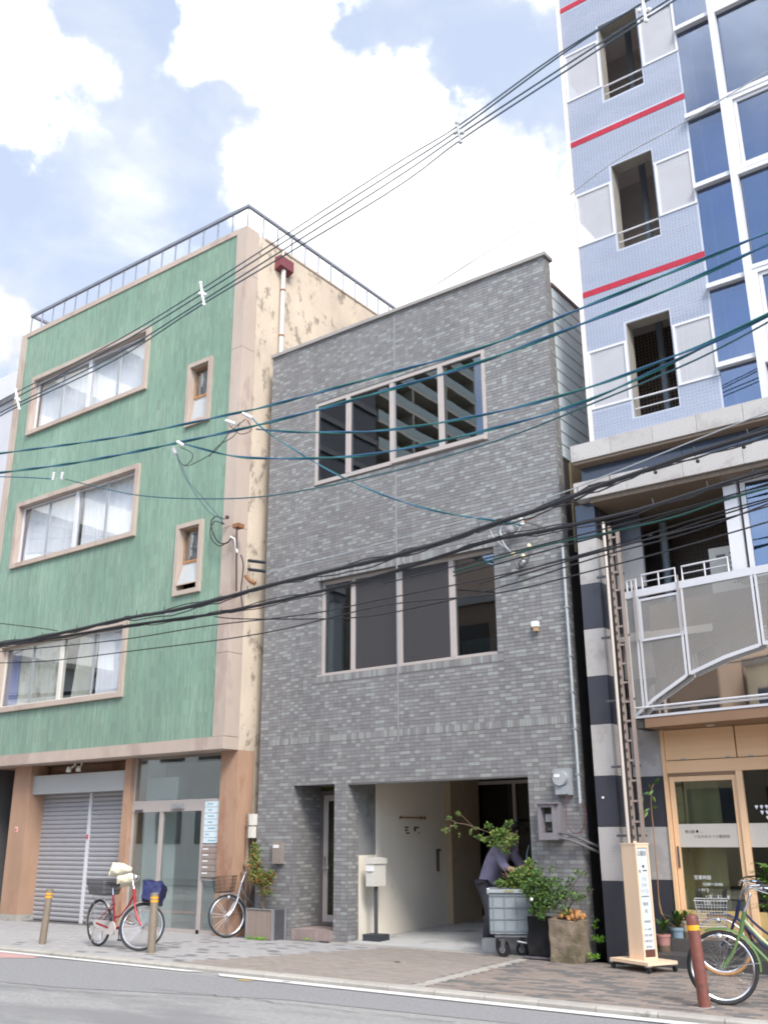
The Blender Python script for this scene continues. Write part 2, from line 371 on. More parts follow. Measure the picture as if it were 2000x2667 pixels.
M['grey_panel'] = surf('grey_render', (.19,.195,.195), .8, .12, 2, c2=(.13,.13,.13), c2amt=.42)
M['beige'] = surf('beige_concrete', (.425,.348,.295), .8, .10, 2, .25, 60, c2=(.36,.28,.24), c2amt=.42, c2scale=1.4, stretch=(1,1,.35))
M['orange_wall'] = surf('brown_orange_render', (.37,.23,.155), .8, .14, 2.5, .3, 50, c2=(.30,.16,.10), c2amt=.40, c2scale=1.6, stretch=(1,1,.4))
M['side_wall'] = surf('stained_cream_concrete', (.54,.455,.36), .85, .2, 1.2, .6, 20, c2=(.27,.225,.18), c2amt=.425, c2scale=3.6, stretch=(1,1,.6), c2sharp=.10)
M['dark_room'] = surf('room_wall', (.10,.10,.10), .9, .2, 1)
M['pale_room'] = surf('pale_room_wall', (.80,.84,.83), .8, .05, 1)
M['white'] = surf('white_paint', (.72,.72,.72), .5, .04, 3)
M['offwhite'] = surf('off_white_plastic', (.62,.60,.54), .5, .05, 3)
M['steel'] = surf('galvanised_steel', (.42,.43,.44), .4, .12, 10, metal=.6)
M['steel_dark'] = surf('dark_steel', (.10,.10,.11), .5, .12, 6, metal=.3)
M['rail_steel'] = surf('roof_rail_steel', (.20,.22,.27), .6, .15, 4, c2=(.16,.09,.06), c2amt=.36, c2scale=3)
M['black'] = surf('black_rubber', (.016,.016,.017), .6, .1, 10)
M['chrome'] = surf('chrome', (.72,.72,.74), .2, .05, 5, metal=1)
M['rust'] = surf('rust', (.23,.10,.045), .85, .3, 12)
M['lavender'] = surf('lavender_mosaic', (.275,.305,.39), .45, .10, 1.5, 0, c2=(.335,.36,.44), c2amt=.45, c2scale=1.2, c2sharp=.3, stretch=(.5,1,1.5))
M['lav_joint'] = surf('pale_joint', (.44,.475,.555), .8, .05, 4)
M['red_tile'] = surf('red_tile', (.37,.009,.032), .6, .10, 6, rnd=.08)
M['white_alu'] = surf('white_aluminium', (.60,.60,.63), .45, .05, 2)
M['tower_edge'] = surf('cream_edge_trim', (.66,.62,.58), .6, .06, 2)
M['granite'] = surf('light_granite', (.42,.40,.385), .55, .22, 60, 0, c2=(.34,.315,.30), c2amt=.45, c2scale=2, rnd=.05)
M['granite_dark'] = surf('black_granite', (.045,.047,.06), .3, .25, 60, 0, rnd=.1)
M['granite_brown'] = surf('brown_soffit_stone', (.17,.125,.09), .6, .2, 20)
M['blue_panel'] = surf('blue_mirror_panel', (.055,.075,.12), .15, .08, 3, metal=.0)
M['corridor'] = surf('corridor_wall', (.66,.61,.585), .85, .12, 2)
M['ceiling'] = surf('corridor_ceiling', (.74,.68,.65), .85, .1, 2)
M['duct'] = surf('blue_grey_pipe', (.26,.31,.37), .5, .08, 2)
M['lintel_tan'] = surf('tan_lintel', (.25,.23,.20), .7, .12, 4)
M['perf'] = perforated('perforated_panel', (.33,.318,.30), pitch=.024, hole=.36)
M['perf_white'] = perforated('white_perforated_panel', (.50,.50,.53), pitch=.021, hole=.27)
M['mirror'] = surf('mirror_steel', (.85,.83,.80), .03, .02, 2, metal=1)
M['woodH'] = wood('honey_wood', (.86,.57,.34), (.72,.45,.25), 'x')
M['woodV'] = wood('honey_wood_upright', (.86,.59,.37), (.73,.47,.27), 'z')
M['paleV'] = wood('pale_sign_wood', (.86,.65,.46), (.74,.53,.35), 'z')
M['paleH'] = wood('pale_board_wood', (.85,.64,.46), (.73,.53,.37), 'x')
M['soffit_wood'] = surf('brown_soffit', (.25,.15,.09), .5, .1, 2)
M['yellow_panel'] = surf('yellow_panel', (.50,.37,.16), .6, .08, 3)
M['stone_step'] = surf('dark_step_stone', (.09,.085,.085), .5, .2, 30)
M['g_grey'] = glass('grey_building_glass', (.42,.46,.47), .15, refcol=(.85,.9,1))
M['g_grey2'] = glass('grey_lower_glass', (.40,.46,.48), .17, refcol=(.85,.92,1))
M['screen'] = surf('insect_screen', (.075,.072,.076), .5, .05, 8, spec=.3)
_t = M['screen'].node_tree; _tr = _t.nodes.new('ShaderNodeBsdfTransparent'); _mx = _t.nodes.new('ShaderNodeMixShader'); _mx.inputs[0].default_value = .42      # woven mesh: part thread, part gap
_t.links.new(_t.nodes['Principled BSDF'].outputs[0], _mx.inputs[1]); _t.links.new(_tr.outputs[0], _mx.inputs[2]); _t.links.new(_mx.outputs[0], _t.nodes['Material Output'].inputs['Surface'])
M['g_dark'] = glass('dark_screened_glass', (.22,.21,.21), .05, refcol=(.7,.68,.7))
M['g_green'] = glass('green_building_glass', (.97,.98,.99), .035, wav=.04)
M['g_door'] = glass('entrance_glass', (.86,.91,.90), .17)
M['g_tower'] = glass('tower_glass', (.50,.56,.70), .30, refcol=(.46,.52,.62))
M['g_shop'] = glass('shop_glass', (.80,.80,.70), .09)
M['g_black'] = glass('dark_shop_glass', (.16,.15,.14), .06)
M['frost'] = surf('frosted_band', (.52,.485,.44), .5, .04, 3)
M['curtain'] = surf('lace_curtain', (.82,.83,.85), .9, .06, 3)
M['curtain_y'] = surf('yellowed_curtain', (.58,.58,.50), .9, .12, 4, c2=(.34,.34,.27), c2amt=.4, c2scale=3, stretch=(1,1,.5))
M['curtain_b'] = surf('blue_violet_curtain', (.20,.23,.42), .9, .06, 3)
M['curtain_t'] = surf('tower_curtain', (.42,.46,.66), .9, .06, 3)
M['ink'] = surf('black_ink', (.03,.03,.03), .6, 0, 3)
M['ink_brown'] = surf('brown_ink', (.14,.12,.10), .6, 0, 3)
M['white_ink'] = surf('white_lettering', (.72,.74,.78), .6, 0, 3)
M['wire'] = surf('black_cable', (.022,.022,.026), .55, .1, 6)
M['wire_teal'] = surf('teal_cable', (.018,.135,.13), .5, .1, 6)
M['wire_blue'] = surf('blue_cable', (.03,.105,.205), .5, .1, 6)
M['wire_hv'] = surf('high_line_cable', (.05,.08,.11), .5, .1, 6)
M['wire_grey'] = surf('grey_strand', (.36,.38,.40), .5, .1, 6)
M['ceramic'] = surf('white_insulator', (.74,.74,.73), .25, .04, 6)
M['leaf_a'] = surf('leaf_green', (.065,.13,.024), .55, .3, 30)
M['leaf_b'] = surf('leaf_light', (.125,.215,.04), .55, .3, 30)
M['leaf_c'] = surf('leaf_dark', (.03,.075,.018), .55, .3, 30)
M['leaf_o'] = surf('leaf_orange', (.32,.15,.04), .55, .3, 30)
M['leaf_y'] = surf('leaf_yellow_green', (.24,.27,.05), .55, .3, 30)
M['leaf_bright'] = surf('leaf_bright', (.16,.34,.03), .5, .2, 30)
M['bark'] = surf('bark', (.14,.10,.07), .9, .25, 20, .5, 60)
M['bronze_post'] = surf('brown_grey_post', (.20,.165,.125), .55, .10, 12, .15, 80)
M['red_post'] = surf('red_brown_post', (.165,.055,.042), .5, .25, 14, .2, 60, c2=(.10,.045,.03), c2amt=.40, c2scale=6)
M['reflector'] = surf('orange_reflector', (.80,.36,.02), .4, .05, 8)
M['skin'] = surf('skin', (.48,.27,.19), .55, .05, 8)
M['cloth'] = surf('grey_violet_shirt', (.20,.185,.27), .9, .2, 9, .5, 25)
M['trousers'] = surf('dark_trousers', (.03,.03,.04), .9, .2, 9)
M['hair'] = surf('black_hair', (.012,.011,.011), .6, .2, 30)

# ------------------------------------------------------------------ ground, road, pavement
build(MB().add([(-600,-600,-.075),(600,-600,-.075),(600,600,-.075),(-600,600,-.075)], [(0,1,2,3)]), 'ground', M['bed'], kind='structure')
road = MB()
road.add([(-120,-.2,-.045),(60,-.2,-.045),(60,9.23,-.045),(-120,9.23,-.045)], [(0,1,2,3)])
build(road, 'road', M['asphalt'], kind='structure')
# older darker strip of asphalt along the gutter, bounded by an oblique repair edge
g = MB(); g.add([(-40,7.2,-.041),(-13.2,7.0,-.041),(-9.9,7.4,-.041),(-7.3,8.15,-.041),(-4.6,8.3,-.041),(10,7.7,-.041),(10,8.98,-.041),(-40,8.98,-.041)], [(0,1,2,3,4,5,6,7)])
build(g, 'road_repair_strip', M['asphalt_dark'], kind='structure')
build(MB().add([(-30,8.35,-.037),(-13.6,8.35,-.037),(-12.6,8.9,-.037),(-12.7,9.06,-.037),(-30,9.06,-.037)], [(0,1,2,3,4)]), 'pink_road_marking', M['pink'], kind='structure')
g = MB(); g.add([(-40,9.08,-.035),(-9.75,9.08,-.035),(-9.55,9.2,-.035),(-40,9.2,-.035)], [(0,1,2,3)]); g.add([(-9.1,9.02,-.035),(20,9.02,-.035),(20,9.18,-.035),(-9.3,9.18,-.035)], [(0,1,2,3)])
build(g, 'white_edge_line', M['white_line'], kind='structure')
g = MB(); g.add([(-8.72,8.9,-.034),(-8.5,8.9,-.034),(-8.48,8.95,-.034),(-8.7,8.955,-.034)], [(0,1,2,3)])
build(g, 'yellow_paint_fleck', surf('yellow_paint', (.60,.42,.16), .8), kind='structure')
rcx = random.Random(8)
for (x0_, y0_, x1_, y1_) in ((-12.5,6.6,-8.2,7.55),(-9.0,7.9,-5.2,8.0),(-6.5,6.9,-3.0,8.4),(-16,7.6,-12.2,7.15)):
    n_ = 26; mb_ = MB(); pr = None
    for i_ in range(n_+1):
        t_ = i_/n_; p_ = Vector((x0_+(x1_-x0_)*t_+rcx.uniform(-.03,.03), y0_+(y1_-y0_)*t_+rcx.uniform(-.045,.045), -.034))
        if pr is not None:
            s_ = (p_-pr).cross(Vector((0,0,1))).normalized()*rcx.uniform(.003,.008); mb_.add([pr-s_, p_-s_, p_+s_, pr+s_], [(0,1,2,3)])
        pr = p_
    build(mb_, 'road_crack', surf('crack_%d' % int(x0_*10), (.09,.09,.09), .9), kind='structure')
# pavement bed and curb
build(B1(-60, 20, 9.385, 12.44, -.07, -.012), 'pavement', M['bed'], kind='structure')
pav = bpy.data.objects['pavement']
curb = build(B1(-60, 20, 9.235, 9.385, -.07, -.03), 'curb', M['bed'], kind='structure')
rc = random.Random(3)
x = -26.0
cm = None
while x < 4:
    w = .6
    mb = MB(); y0 = 9.232; b = .018
    mb.prism([(y0,-.05),(y0,-.012),(y0+b,.006),(9.384,.006),(9.384,-.05)], 'x', x+.004, x+w-.004)
    build(mb, 'curb_stone', M['curb'], curb); x += w
# pavers: three fields of different colour
def field_tone(x, y):
    if x < -11.9 - (y-9.4)*.2 and False: return 'paver_light'
    return None
cells = []
pw, pd = .20, .10
y = 9.40; row = 0
while y < 12.36:
    x = -24.0 + (pw/2 if row % 2 else 0)
    while x < 3:
        cx, cy = x+pw/2, y+pd/2
        left_edge = -10.35 + (cy-9.4)*.42         # border between the pale and the brown field
        seam = -6.6 - (cy-9.8)*.08
        r = mnoise.cell(Vector((math.floor(cx/.4)*1.7, math.floor(cy/.2)*2.3, 5.1)))
        if cx < left_edge: t = 1 if (rc.random() < .15 if cx > -12.4 or cy < 9.9 else False) else 0
        elif cx < seam: t = 4
        else: t = 3 if rc.random() < .30 else 2
        if not (seam-.08 < cx < seam+.10): cells.append((x, y, t))
        x += pw
    y += pd; row += 1
mats_p = [M['paver_light'], M['paver_dark'], M['paver_brown'], M['paver_grey'], M['paver_fine']]
cells.sort(key=lambda c: (c[0]+.1)**2+(c[1])**2)
vis = [c for c in cells if -6.9 < c[0] < -2.9 and c[1] > 9.4]
def d2img(c):
    d = Vector((c[0]+.1, c[1]+.05, -CAM_H)); zf = d.dot(fwd); X = 1000+F_PX*d.dot(rgt)/zf; Y = 1333.5-F_PX*d.dot(upv)/zf
    return X, Y
single = []; rest = []
for c in cells:
    X, Yp = d2img(c)
    if len(single) < 300 and 0 < X < 2000 and Yp < 2667: single.append(c)
    else: rest.append(c)
pm = {}
for t in range(5):
    mb = B1(0, pw-.006, 0, pd-.006, -.03, 0); me = bpy.data.meshes.new('paver'); me.from_pydata(mb.v, [], mb.f); me.materials.append(mats_p[t]); pm[t] = me
for (x, y, t) in single:
    o = link('paver', pm[t], pav); o.location = (x, y, rc.uniform(-.0015, .0015))
mb = MB()
for (x, y, t) in rest: z = rc.uniform(-.0015, .0015); mb.box(x, x+pw-.006, y, y+pd-.006, -.02, z, t)
build(mb, 'paver_field', mats_p, pav, kind='stuff')
# setts edging between the brown fields, drain slab in front of the garage
mb = MB(); yy = 9.42
while yy < 12.3:
    mb.box(-6.6-(yy-9.8)*.08-.07, -6.6-(yy-9.8)*.08+.0, yy, yy+.09, -.02, .001); mb.box(-6.6-(yy-9.8)*.08+.006, -6.6-(yy-9.8)*.08+.075, yy+.03, yy+.12, -.02, .001); yy += .1
build(mb, 'sett_row', M['curb'], pav, kind='stuff')
for k in range(7):
    build(B1(-10.2+k*.6, -10.2+k*.6+.594, 12.37, 12.48, -.02, .012), 'gutter_slab', M['curb'], pav)
mb = MB()
for k in range(46):
    mb.box(-22+k*.25, -22+k*.25+.244, 12.36, 12.6, -.02, .004)
build(mb, 'entrance_paving', M['paver_grey'], pav, kind='stuff')
# ------------------------------------------------------------------ tiles
def lay_tiles(mb_list, o, u, v, n, W, H, holes, rng, tw=.095, th=.0555, gap=.0055, proud=.005, soldier=(), weights=(19,30,21,15,15)):
    """running-bond tiles on the plane o + a*u + b*v; holes and soldier courses in (a0,a1,b0,b1)"""
    o = Vector(o); u = Vector(u); v = Vector(v); n = Vector(n)
    b = 0; row = 0; lastrow = {}
    def hit(a0, a1, b0, b1): return any(a1 > h[0]+.002 and a0 < h[1]-.002 and b1 > h[2]+.002 and b0 < h[3]-.002 for h in holes)
    while b < H-.01:
        thisrow = {}
        b1 = min(b+th-gap, H)
        ss = [s for s in soldier if b+th > s[2]+.005 and b < s[3]-.005]
        segs = []; a = 0.0
        cuts = [0.0, W]
        spans = [(0.0, W)]
        for h in list(holes)+list(soldier):
            if b1 > h[2]+.004 and b < h[3]-.004:
                ns = []
                for (s0, s1) in spans:
                    if h[1] <= s0 or h[0] >= s1: ns.append((s0, s1)); continue
                    if h[0]-s0 > .01: ns.append((s0, h[0]))
                    if s1-h[1] > .01: ns.append((h[1], s1))
                spans = ns
        for (s0, s1) in spans:
            a = math.floor(s0/tw+.001)*tw
            while a < s1-.004:
                L = tw*(2 if rng.random() < .13 else 1)
                x0 = max(a, s0); x1 = min(a+L, s1)
                if x1-x0 > .015:
                    tone = rng.choices(range(5), weights)[0]; key = round(a/tw)
                    if tone > 2 and lastrow.get(key, 0) > 2 and rng.random() < .8: tone = rng.choice((0, 1, 1, 2))
                    thisrow[key] = tone
                    if L > tw*1.5: thisrow[key+1] = tone
                    mb_list.append((o+u*x0+v*b, u*(x1-x0-gap*.6), v*(b1-b-.001), n*(proud+rng.uniform(-.0008, .0008)), tone))
                a += L
        b += th; row += 1; lastrow = thisrow
    for s in soldier:
        a = s[0]
        while a < s[1]-.02:
            L = min(.05, s[1]-a)
            if not hit(a, a+L, s[2], s[3]):
                mb_list.append((o+u*a+v*s[2], u*(L-.005), v*(s[3]-s[2]-.005), n*proud, rng.choices(range(5), (14,20,22,28,16))[0]))
            a += .05

# ================================================================== grey tiled building
gb = thing('grey_tiled_building', 'three-storey building clad in mottled grey tiles with an open garage bay at street level', 'building', (-8.9, 12.5, 0))
GX0, GX1, GY, GH = -11.89, -5.98, 12.5, 10.42
H3 = (-10.75, -7.16, 7.52, 9.11); H2 = (-10.65, -7.15, 4.08, 5.74)
DO = (-11.1, -10.23, 0.0, 2.33); GA = (-9.96, -6.75, 0.0, 2.31)
build(wall_holes(MB(), GX0, GX1, 0, GH, GY+.008, GY+.20, [H3, H2, DO, GA]), 'wall', M['mortar'], gb)
rt = random.Random(11); T = []
sold = [(0.20, GX1-GX0-.0, 3.0, 3.11), (H2[0]-GX0-.1, H2[1]-GX0+.1, H2[3], H2[3]+.14), (H2[0]-GX0-.1, H2[1]-GX0+.1, H2[2]-.11, H2[2])]
hl = [(h[0]-GX0, h[1]-GX0, h[2], h[3]) for h in (H3, H2, DO, GA)]+[(2.915, 2.935, 2.9, GH)]
lay_tiles(T, (GX0, GY+.008, 0), (1,0,0), (0,0,1), (0,-1,0), GX1-GX0, GH, hl, rt, soldier=sold)
# returns into the door recess and garage bay, reveals of the second-floor window, right-hand corner
lay_tiles(T, (DO[0]-.0, GY+.02, 0), (0,1,0), (0,0,1), (1,0,0), .68, 2.33, [], rt)
lay_tiles(T, (GA[0]-.0, GY+.02, 0), (0,1,0), (0,0,1), (1,0,0), .26, 2.31, [], rt)
lay_tiles(T, (H2[0]-.0, GY+.02, H2[2]), (0,1,0), (0,0,1), (1,0,0), .14, H2[3]-H2[2], [], rt)
lay_tiles(T, (GX1, GY+.02, 0), (0,1,0), (0,0,1), (1,0,0), .16, GH, [], rt)
lay_tiles(T, (GA[0], GY+.02, 2.31), (1,0,0), (0,1,0), (0,0,-1), 3.2, .18, [], rt)
cpos = Vector((0, 0, CAM_H))
def seen(t):
    p = t[0]+t[1]*.5+t[2]*.5; d = p-cpos; zf = d.dot(fwd)
    X = 1000+F_PX*d.dot(rgt)/zf; Yp = 1333.5-F_PX*d.dot(upv)/zf
    return 0 < X < 2000 and 0 < Yp < 2667
T.sort(key=lambda t: (t[0]-cpos).length/max(.2, (t[1].length/.095)**.5))
ntile = 0; field = MB()
for t in T:
    facing = abs(t[3].y) > .001
    if ntile < 300 and facing and t[1].length > .07 and seen(t):
        mb = MB().obox(t[0], t[1], t[3], t[2]); ob = build(mb, 'tile', TILES[t[4]], gb); ntile += 1
    else:
        field.obox(t[0], t[1], t[3], t[2], t[4])
build(field, 'tile_field', TILES, gb, kind='stuff')
build(B1(-8.975, -8.955, GY-.003, GY+.008, 2.9, GH-.01), 'sealant_joint', M['sealant'], gb)
# parapet cap
mb = MB(); mb.box(GX0-.02, GX1+.04, GY-.045, GY+.24, GH+.002, GH+.065)
build(mb, 'parapet_cap', M['cap'], gb)
# set-back side with horizontal siding, roof, back
sw = build(B1(GX1-.25, GX1-.03, GY+.2, 24, 7.0, 9.98), 'side_wall', M['brown_wall'], gb)
for k in range(14):
    z = 7.0+k*.213
    mb = MB(); mb.prism([(GX1-.03, z), (GX1-.005, z+.012), (GX1-.012, z+.205), (GX1-.03, z+.205)], 'y', GY+.21, 24.0)
    build(mb, 'siding_panel', M['siding'], sw)
build(B1(GX1-.28, GX1+.02, GY+.205, 24.1, 9.985, 10.04), 'side_coping', surf('purple_brown_coping', (.20,.13,.14), .5), gb)
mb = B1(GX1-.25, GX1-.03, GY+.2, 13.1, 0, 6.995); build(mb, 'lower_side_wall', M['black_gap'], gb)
mb = B1(GX1-.25, GX1-.01, 13.1, 24, 0, 6.7); build(mb, 'rear_side_wall', M['brown_wall'], gb)
mb = B1(GX1-.25, GX1+.0, 12.95, 14.6, 5.55, 6.98); build(mb, 'tan_side_panel', M['tan_wall'], gb)
mb = MB(); mb.box(GX0, GX0+.2, GY+.2, 24, 0, 10.0); mb.box(GX0+.2, GX1-.26, 23.8, 24, 0, 9.9); mb.box(GX0+.2, GX1-.26, GY+.21, 23.8, 9.7, 9.85); mb.box(GX0+.2, GX1-.26, GY+.21, 23.8, 6.55, 6.75); mb.box(GX0+.2, GX1-.26, GY+.21, 23.8, 2.62, 2.85)
mb.box(GX0+.2, GX1-.26, 16.8, 17.0, 2.86, 9.69)
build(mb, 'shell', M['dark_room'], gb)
# rooms: pale blinds and furniture behind the glass
mb = MB(); mb.box(-10.9, -7.0, 14.6, 14.62, 6.9, 9.6); build(mb, 'room_partition', M['grey_panel'], gb)
mb = MB(); mb.box(-10.6, -10.2, 13.1, 13.3, 4.2, 5.1); mb.box(-10.0, -9.92, 12.95, 13.0, 4.2, 4.9); mb.box(-9.8, -9.1, 13.4, 13.6, 4.1, 4.75); mb.box(-8.2, -7.6, 13.2, 13.6, 4.1, 4.5)
build(mb, 'room_furniture', M['offwhite'], gb)
# windows
def sash_window(parent, X0, X1, Z0, Z1, Y, splits, glasses, fr=.055, mats=None, dep=.07, mull=.045, low=.07):
    w = build(frame_rect(MB(), X0, X1, Z0, Z1, Y, Y+dep, fr, wb=low), 'window', mats, parent)
    edges = [X0+fr]+splits+[X1-fr]
    for i, s in enumerate(splits):
        yy = Y+.006 if i % 2 else Y-.004
        build(B1(s-mull, s+mull, yy, Y+dep+.002, Z0+low, Z1-fr), 'mullion', mats, w)
    for i in range(len(edges)-1):
        a = edges[i]+(mull if i else 0); b = edges[i+1]-(mull if i < len(edges)-2 else 0); yy = Y+.03+(.014 if i % 2 else 0)
        build(B1(a, b, yy, yy+.006, Z0+low, Z1-fr), 'pane', glasses[i], w)
    return w
w3 = sash_window(gb, *H3, GY-.02, [-9.99, -9.03, -8.02], [M['g_grey']]*4, mats=M['alu'], dep=.12)
build(B1(-9.02, -7.21, GY-.045, GY-.021, 7.53, 7.60), 'sill_drip', M['alu'], w3)
w2 = sash_window(gb, *H2, GY+.13, [-9.97, -9.0, -8.0], [M['g_grey2'], M['g_dark'], M['g_dark'], M['g_grey2']], mats=M['alu'], dep=.07)
for (a_, b_) in ((-9.92, -9.05), (-8.95, -8.05)): build(B1(a_, b_, GY+.138, GY+.142, H2[2]+.08, H2[3]-.06), 'insect_screen', M['screen'], w2)
build(B1(H2[0], H2[1], GY+.01, GY+.13, H2[2]+.001, H2[2]+.03), 'sill', M['alu'], w2)
# door recess
dr = build(frame_rect(MB(), DO[0]+.002, DO[1]+.25, .16, 2.27, 13.19, 13.27, .06), 'door', M['alu_dark'], gb, label='narrow glazed door in a bronze frame at the back of the tiled recess')
build(frame_rect(MB(), DO[0]+.07, DO[1]+.18, .2, 2.2, 13.20, 13.25, .10, wb=.12), 'door_leaf', M['alu'], dr)
build(B1(DO[0]+.17, DO[1]+.08, 13.215, 13.222, .325, 2.1), 'pane', glass('olive_door_glass', (.5,.5,.28), .06), dr)
mb = MB(); mb.tube([(DO[0]+.12,13.19,1.05),(DO[0]+.12,13.13,1.05),(DO[0]+.26,13.13,1.05)], .011, 8); mb.box(DO[0]+.095, DO[0]+.145, 13.185, 13.2, 1.0, 1.22)
build(mb, 'door_handle', M['chrome'], dr)
mb = MB(); mb.box(DO[0]-.2, DO[1]+.25, 13.27, 13.4, .15, 2.5); build(mb, 'recess_back_wall', surf('olive_room', (.16,.15,.03), .9), gb)
mb = MB(); mb.box(DO[0], DO[1]+.24, GY+.01, 13.19, 2.335, 2.4); mb.box(DO[1]+.002, DO[1]+.26, GY+.2, 13.4, 0, 2.33); mb.box(DO[0]-.2, DO[0]-.001, GY+.2, 13.4, 0, 2.5); build(mb, 'recess_lining', M['mortar'], gb)
st = build(B1(DO[0]+.01, DO[1], 12.52, 13.19, 0, .15), 'doorstep', M['mortar'], gb)
stp = surf('pinkish_step_tile', (.30,.235,.215), .6, .12, 10, rnd=.08)
for k in range(9):
    build(B1(DO[0]+.012+k*.0955, DO[0]+.012+k*.0955+.091, 12.508, 12.52, .005, .148), 'step_tile', stp, st)
mb = MB()
for k in range(9):
    for j in range(6): mb.box(DO[0]+.012+k*.0955, DO[0]+.012+k*.0955+.091, 12.51+j*.11, 12.51+j*.11+.105, .15, .156)
build(mb, 'step_top_tiles', stp, st, kind='stuff')
# garage bay
build(B1(GA[1]+.002, GA[1]+.2, GY+.2, 13.3, 0, 2.6), 'garage_pier_wall', M['cream'], gb)
mb = MB(); mb.box(GA[0]-.2, GA[0]-.001, 12.79, 13.24, 0, 1.25, 0); mb.box(GA[0]-.2, GA[0]-.001, 13.24, 16.4, 0, 2.6, 0); mb.box(GA[0]-.001, GA[0]+.02, 13.235, 13.37, 0, 2.6, 0)
gw = build(mb, 'garage_wall', M['cream'], gb)
build(B1(GA[0]-.2, GA[0]-.004, 12.79, 13.24, 1.252, 2.6), 'grey_wall_panel', M['grey_panel'], gb)
build(B1(GA[0]-.2, GX1-.3, GY+.21, 16.6, 2.60, 2.615), 'garage_ceiling', M['cream'], gb)
fl = MB(); fl.add([(GA[0],12.48,.014),(GA[1],12.48,.014),(GA[1]+.5,16.5,.12),(GA[0],16.5,.12)], [(0,1,2,3)])
build(fl, 'garage_floor', M['concrete'], gb)
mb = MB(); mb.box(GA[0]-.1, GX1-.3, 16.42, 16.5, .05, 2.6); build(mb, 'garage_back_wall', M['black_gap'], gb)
gd = build(frame_rect(MB(), GA[0]+.0, GA[0]+2.6, .1, 2.5, 16.28, 16.4, .06), 'sliding_door', M['alu'], gb)
build(B1(GA[0]+.83, GA[0]+.89, 16.29, 16.38, .16, 2.44), 'mullion', M['alu'], gd)
build(B1(GA[0]+.06, GA[0]+2.5, 16.33, 16.336, .16, 2.44), 'pane', M['g_black'], gd)
build(B1(GA[0]-.001, GA[0]+.12, 15.3, 16.27, .09, 2.6), 'door_reveal', surf('tan_reveal', (.40,.32,.22), .7), gb)
# wall markings: faint fittings and dark lettering on the cream wall
mb = MB(); mb.tube([(GA[0]+.03,13.9,1.83),(GA[0]+.03,14.62,1.83)], .012, 8)
for yy in (13.9, 14.5, 14.62): mb.sphere((GA[0]+.02, yy, 1.83), .026, 8, 6)
build(mb, 'wall_rail', M['rust'], gb)
mb = MB(); X = GA[0]
for (a, b, c, d) in ((14.05,14.14,1.66,1.685),(14.05,14.12,1.615,1.64),(14.08,14.17,1.57,1.592),(14.32,14.45,1.66,1.685),(14.32,14.36,1.61,1.66),(14.44,14.475,1.575,1.592)):
    mb.box(X, X+.012, a, b, c, d)
build(mb, 'wall_lettering', M['ink'], gb)
mb = MB(); mb.box(X, X+.02, 14.98, 15.05, .95, 1.32); mb.box(X, X+.02, 15.05, 15.1, 1.28, 1.32); build(mb, 'wall_slot', surf('olive_slot', (.12,.10,.05), .8), gb)

# ================================================================== green tiled building
grn = thing('green_tiled_building', 'old four-storey building faced in ribbed green tiles with beige window surrounds and a roof railing', 'building', (-16, 11.9, 0))
NX0, NX1, NY = -19.81, -12.158, 11.9
GH_ = 13.28
WINS = [(-19.10, -14.92, 10.43, 11.92), (-19.10, -14.91, 7.22, 8.76), (-19.12, -14.90, 4.05, 5.54)]
SMALL = [(-13.64, -12.95, 9.20, 10.57), (-13.66, -12.95, 5.79, 7.18)]
# ribbed green tile: fine upright ribs with cloudy glaze
gt = bpy.data.materials.new('ribbed_green_tile'); gt.use_nodes = True; t = gt.node_tree; b = t.nodes['Principled BSDF']; L = t.links.new
geo = t.nodes.new('ShaderNodeNewGeometry')
def nzn(scale, stretch, det=5, rough=.6):
    mp_ = t.nodes.new('ShaderNodeMapping'); mp_.inputs['Scale'].default_value = stretch; L(geo.outputs['Position'], mp_.inputs['Vector'])
    n = t.nodes.new('ShaderNodeTexNoise'); n.inputs['Scale'].default_value = scale; n.inputs['Detail'].default_value = det; n.inputs['Roughness'].default_value = rough; L(mp_.outputs[0], n.inputs['Vector']); return n.outputs['Fac']
ramp = t.nodes.new('ShaderNodeValToRGB'); ramp.color_ramp.elements[0].position = .28; ramp.color_ramp.elements[0].color = (.075,.175,.122,1); ramp.color_ramp.elements[1].position = .72; ramp.color_ramp.elements[1].color = (.24,.325,.25,1)
e = ramp.color_ramp.elements.new(.5); e.color = (.135,.245,.178,1)
mixn = t.nodes.new('ShaderNodeMath'); mixn.operation = 'MULTIPLY_ADD'
a1 = nzn(1.1, (1,1,.55)); a2 = nzn(9, (3.6,1,.22), 4, .7); a3 = nzn(24, (2.0, 1, .25), 2, .5)
s1 = t.nodes.new('ShaderNodeMath'); s1.operation = 'MULTIPLY'; s1.inputs[1].default_value = .42; L(a1, s1.inputs[0])
s2 = t.nodes.new('ShaderNodeMath'); s2.operation = 'MULTIPLY_ADD'; s2.inputs[1].default_value = .42; L(a2, s2.inputs[0]); L(s1.outputs[0], s2.inputs[2])
s3 = t.nodes.new('ShaderNodeMath'); s3.operation = 'MULTIPLY_ADD'; s3.inputs[1].default_value = .26; L(a3, s3.inputs[0]); L(s2.outputs[0], s3.inputs[2])
sb = t.nodes.new('ShaderNodeMath'); sb.operation = 'SUBTRACT'; sb.inputs[1].default_value = .055; L(s3.outputs[0], sb.inputs[0]); L(sb.outputs[0], ramp.inputs[0])
def mth(op, a, b2=None):
    n = t.nodes.new('ShaderNodeMath'); n.operation = op
    for i_, v_ in enumerate((a, b2)):
        if v_ is None: continue
        if isinstance(v_, (int, float)): n.inputs[i_].default_value = v_
        else: L(v_, n.inputs[i_])
    return n.outputs[0]
sx_ = t.nodes.new('ShaderNodeSeparateXYZ'); L(geo.outputs['Position'], sx_.inputs[0])
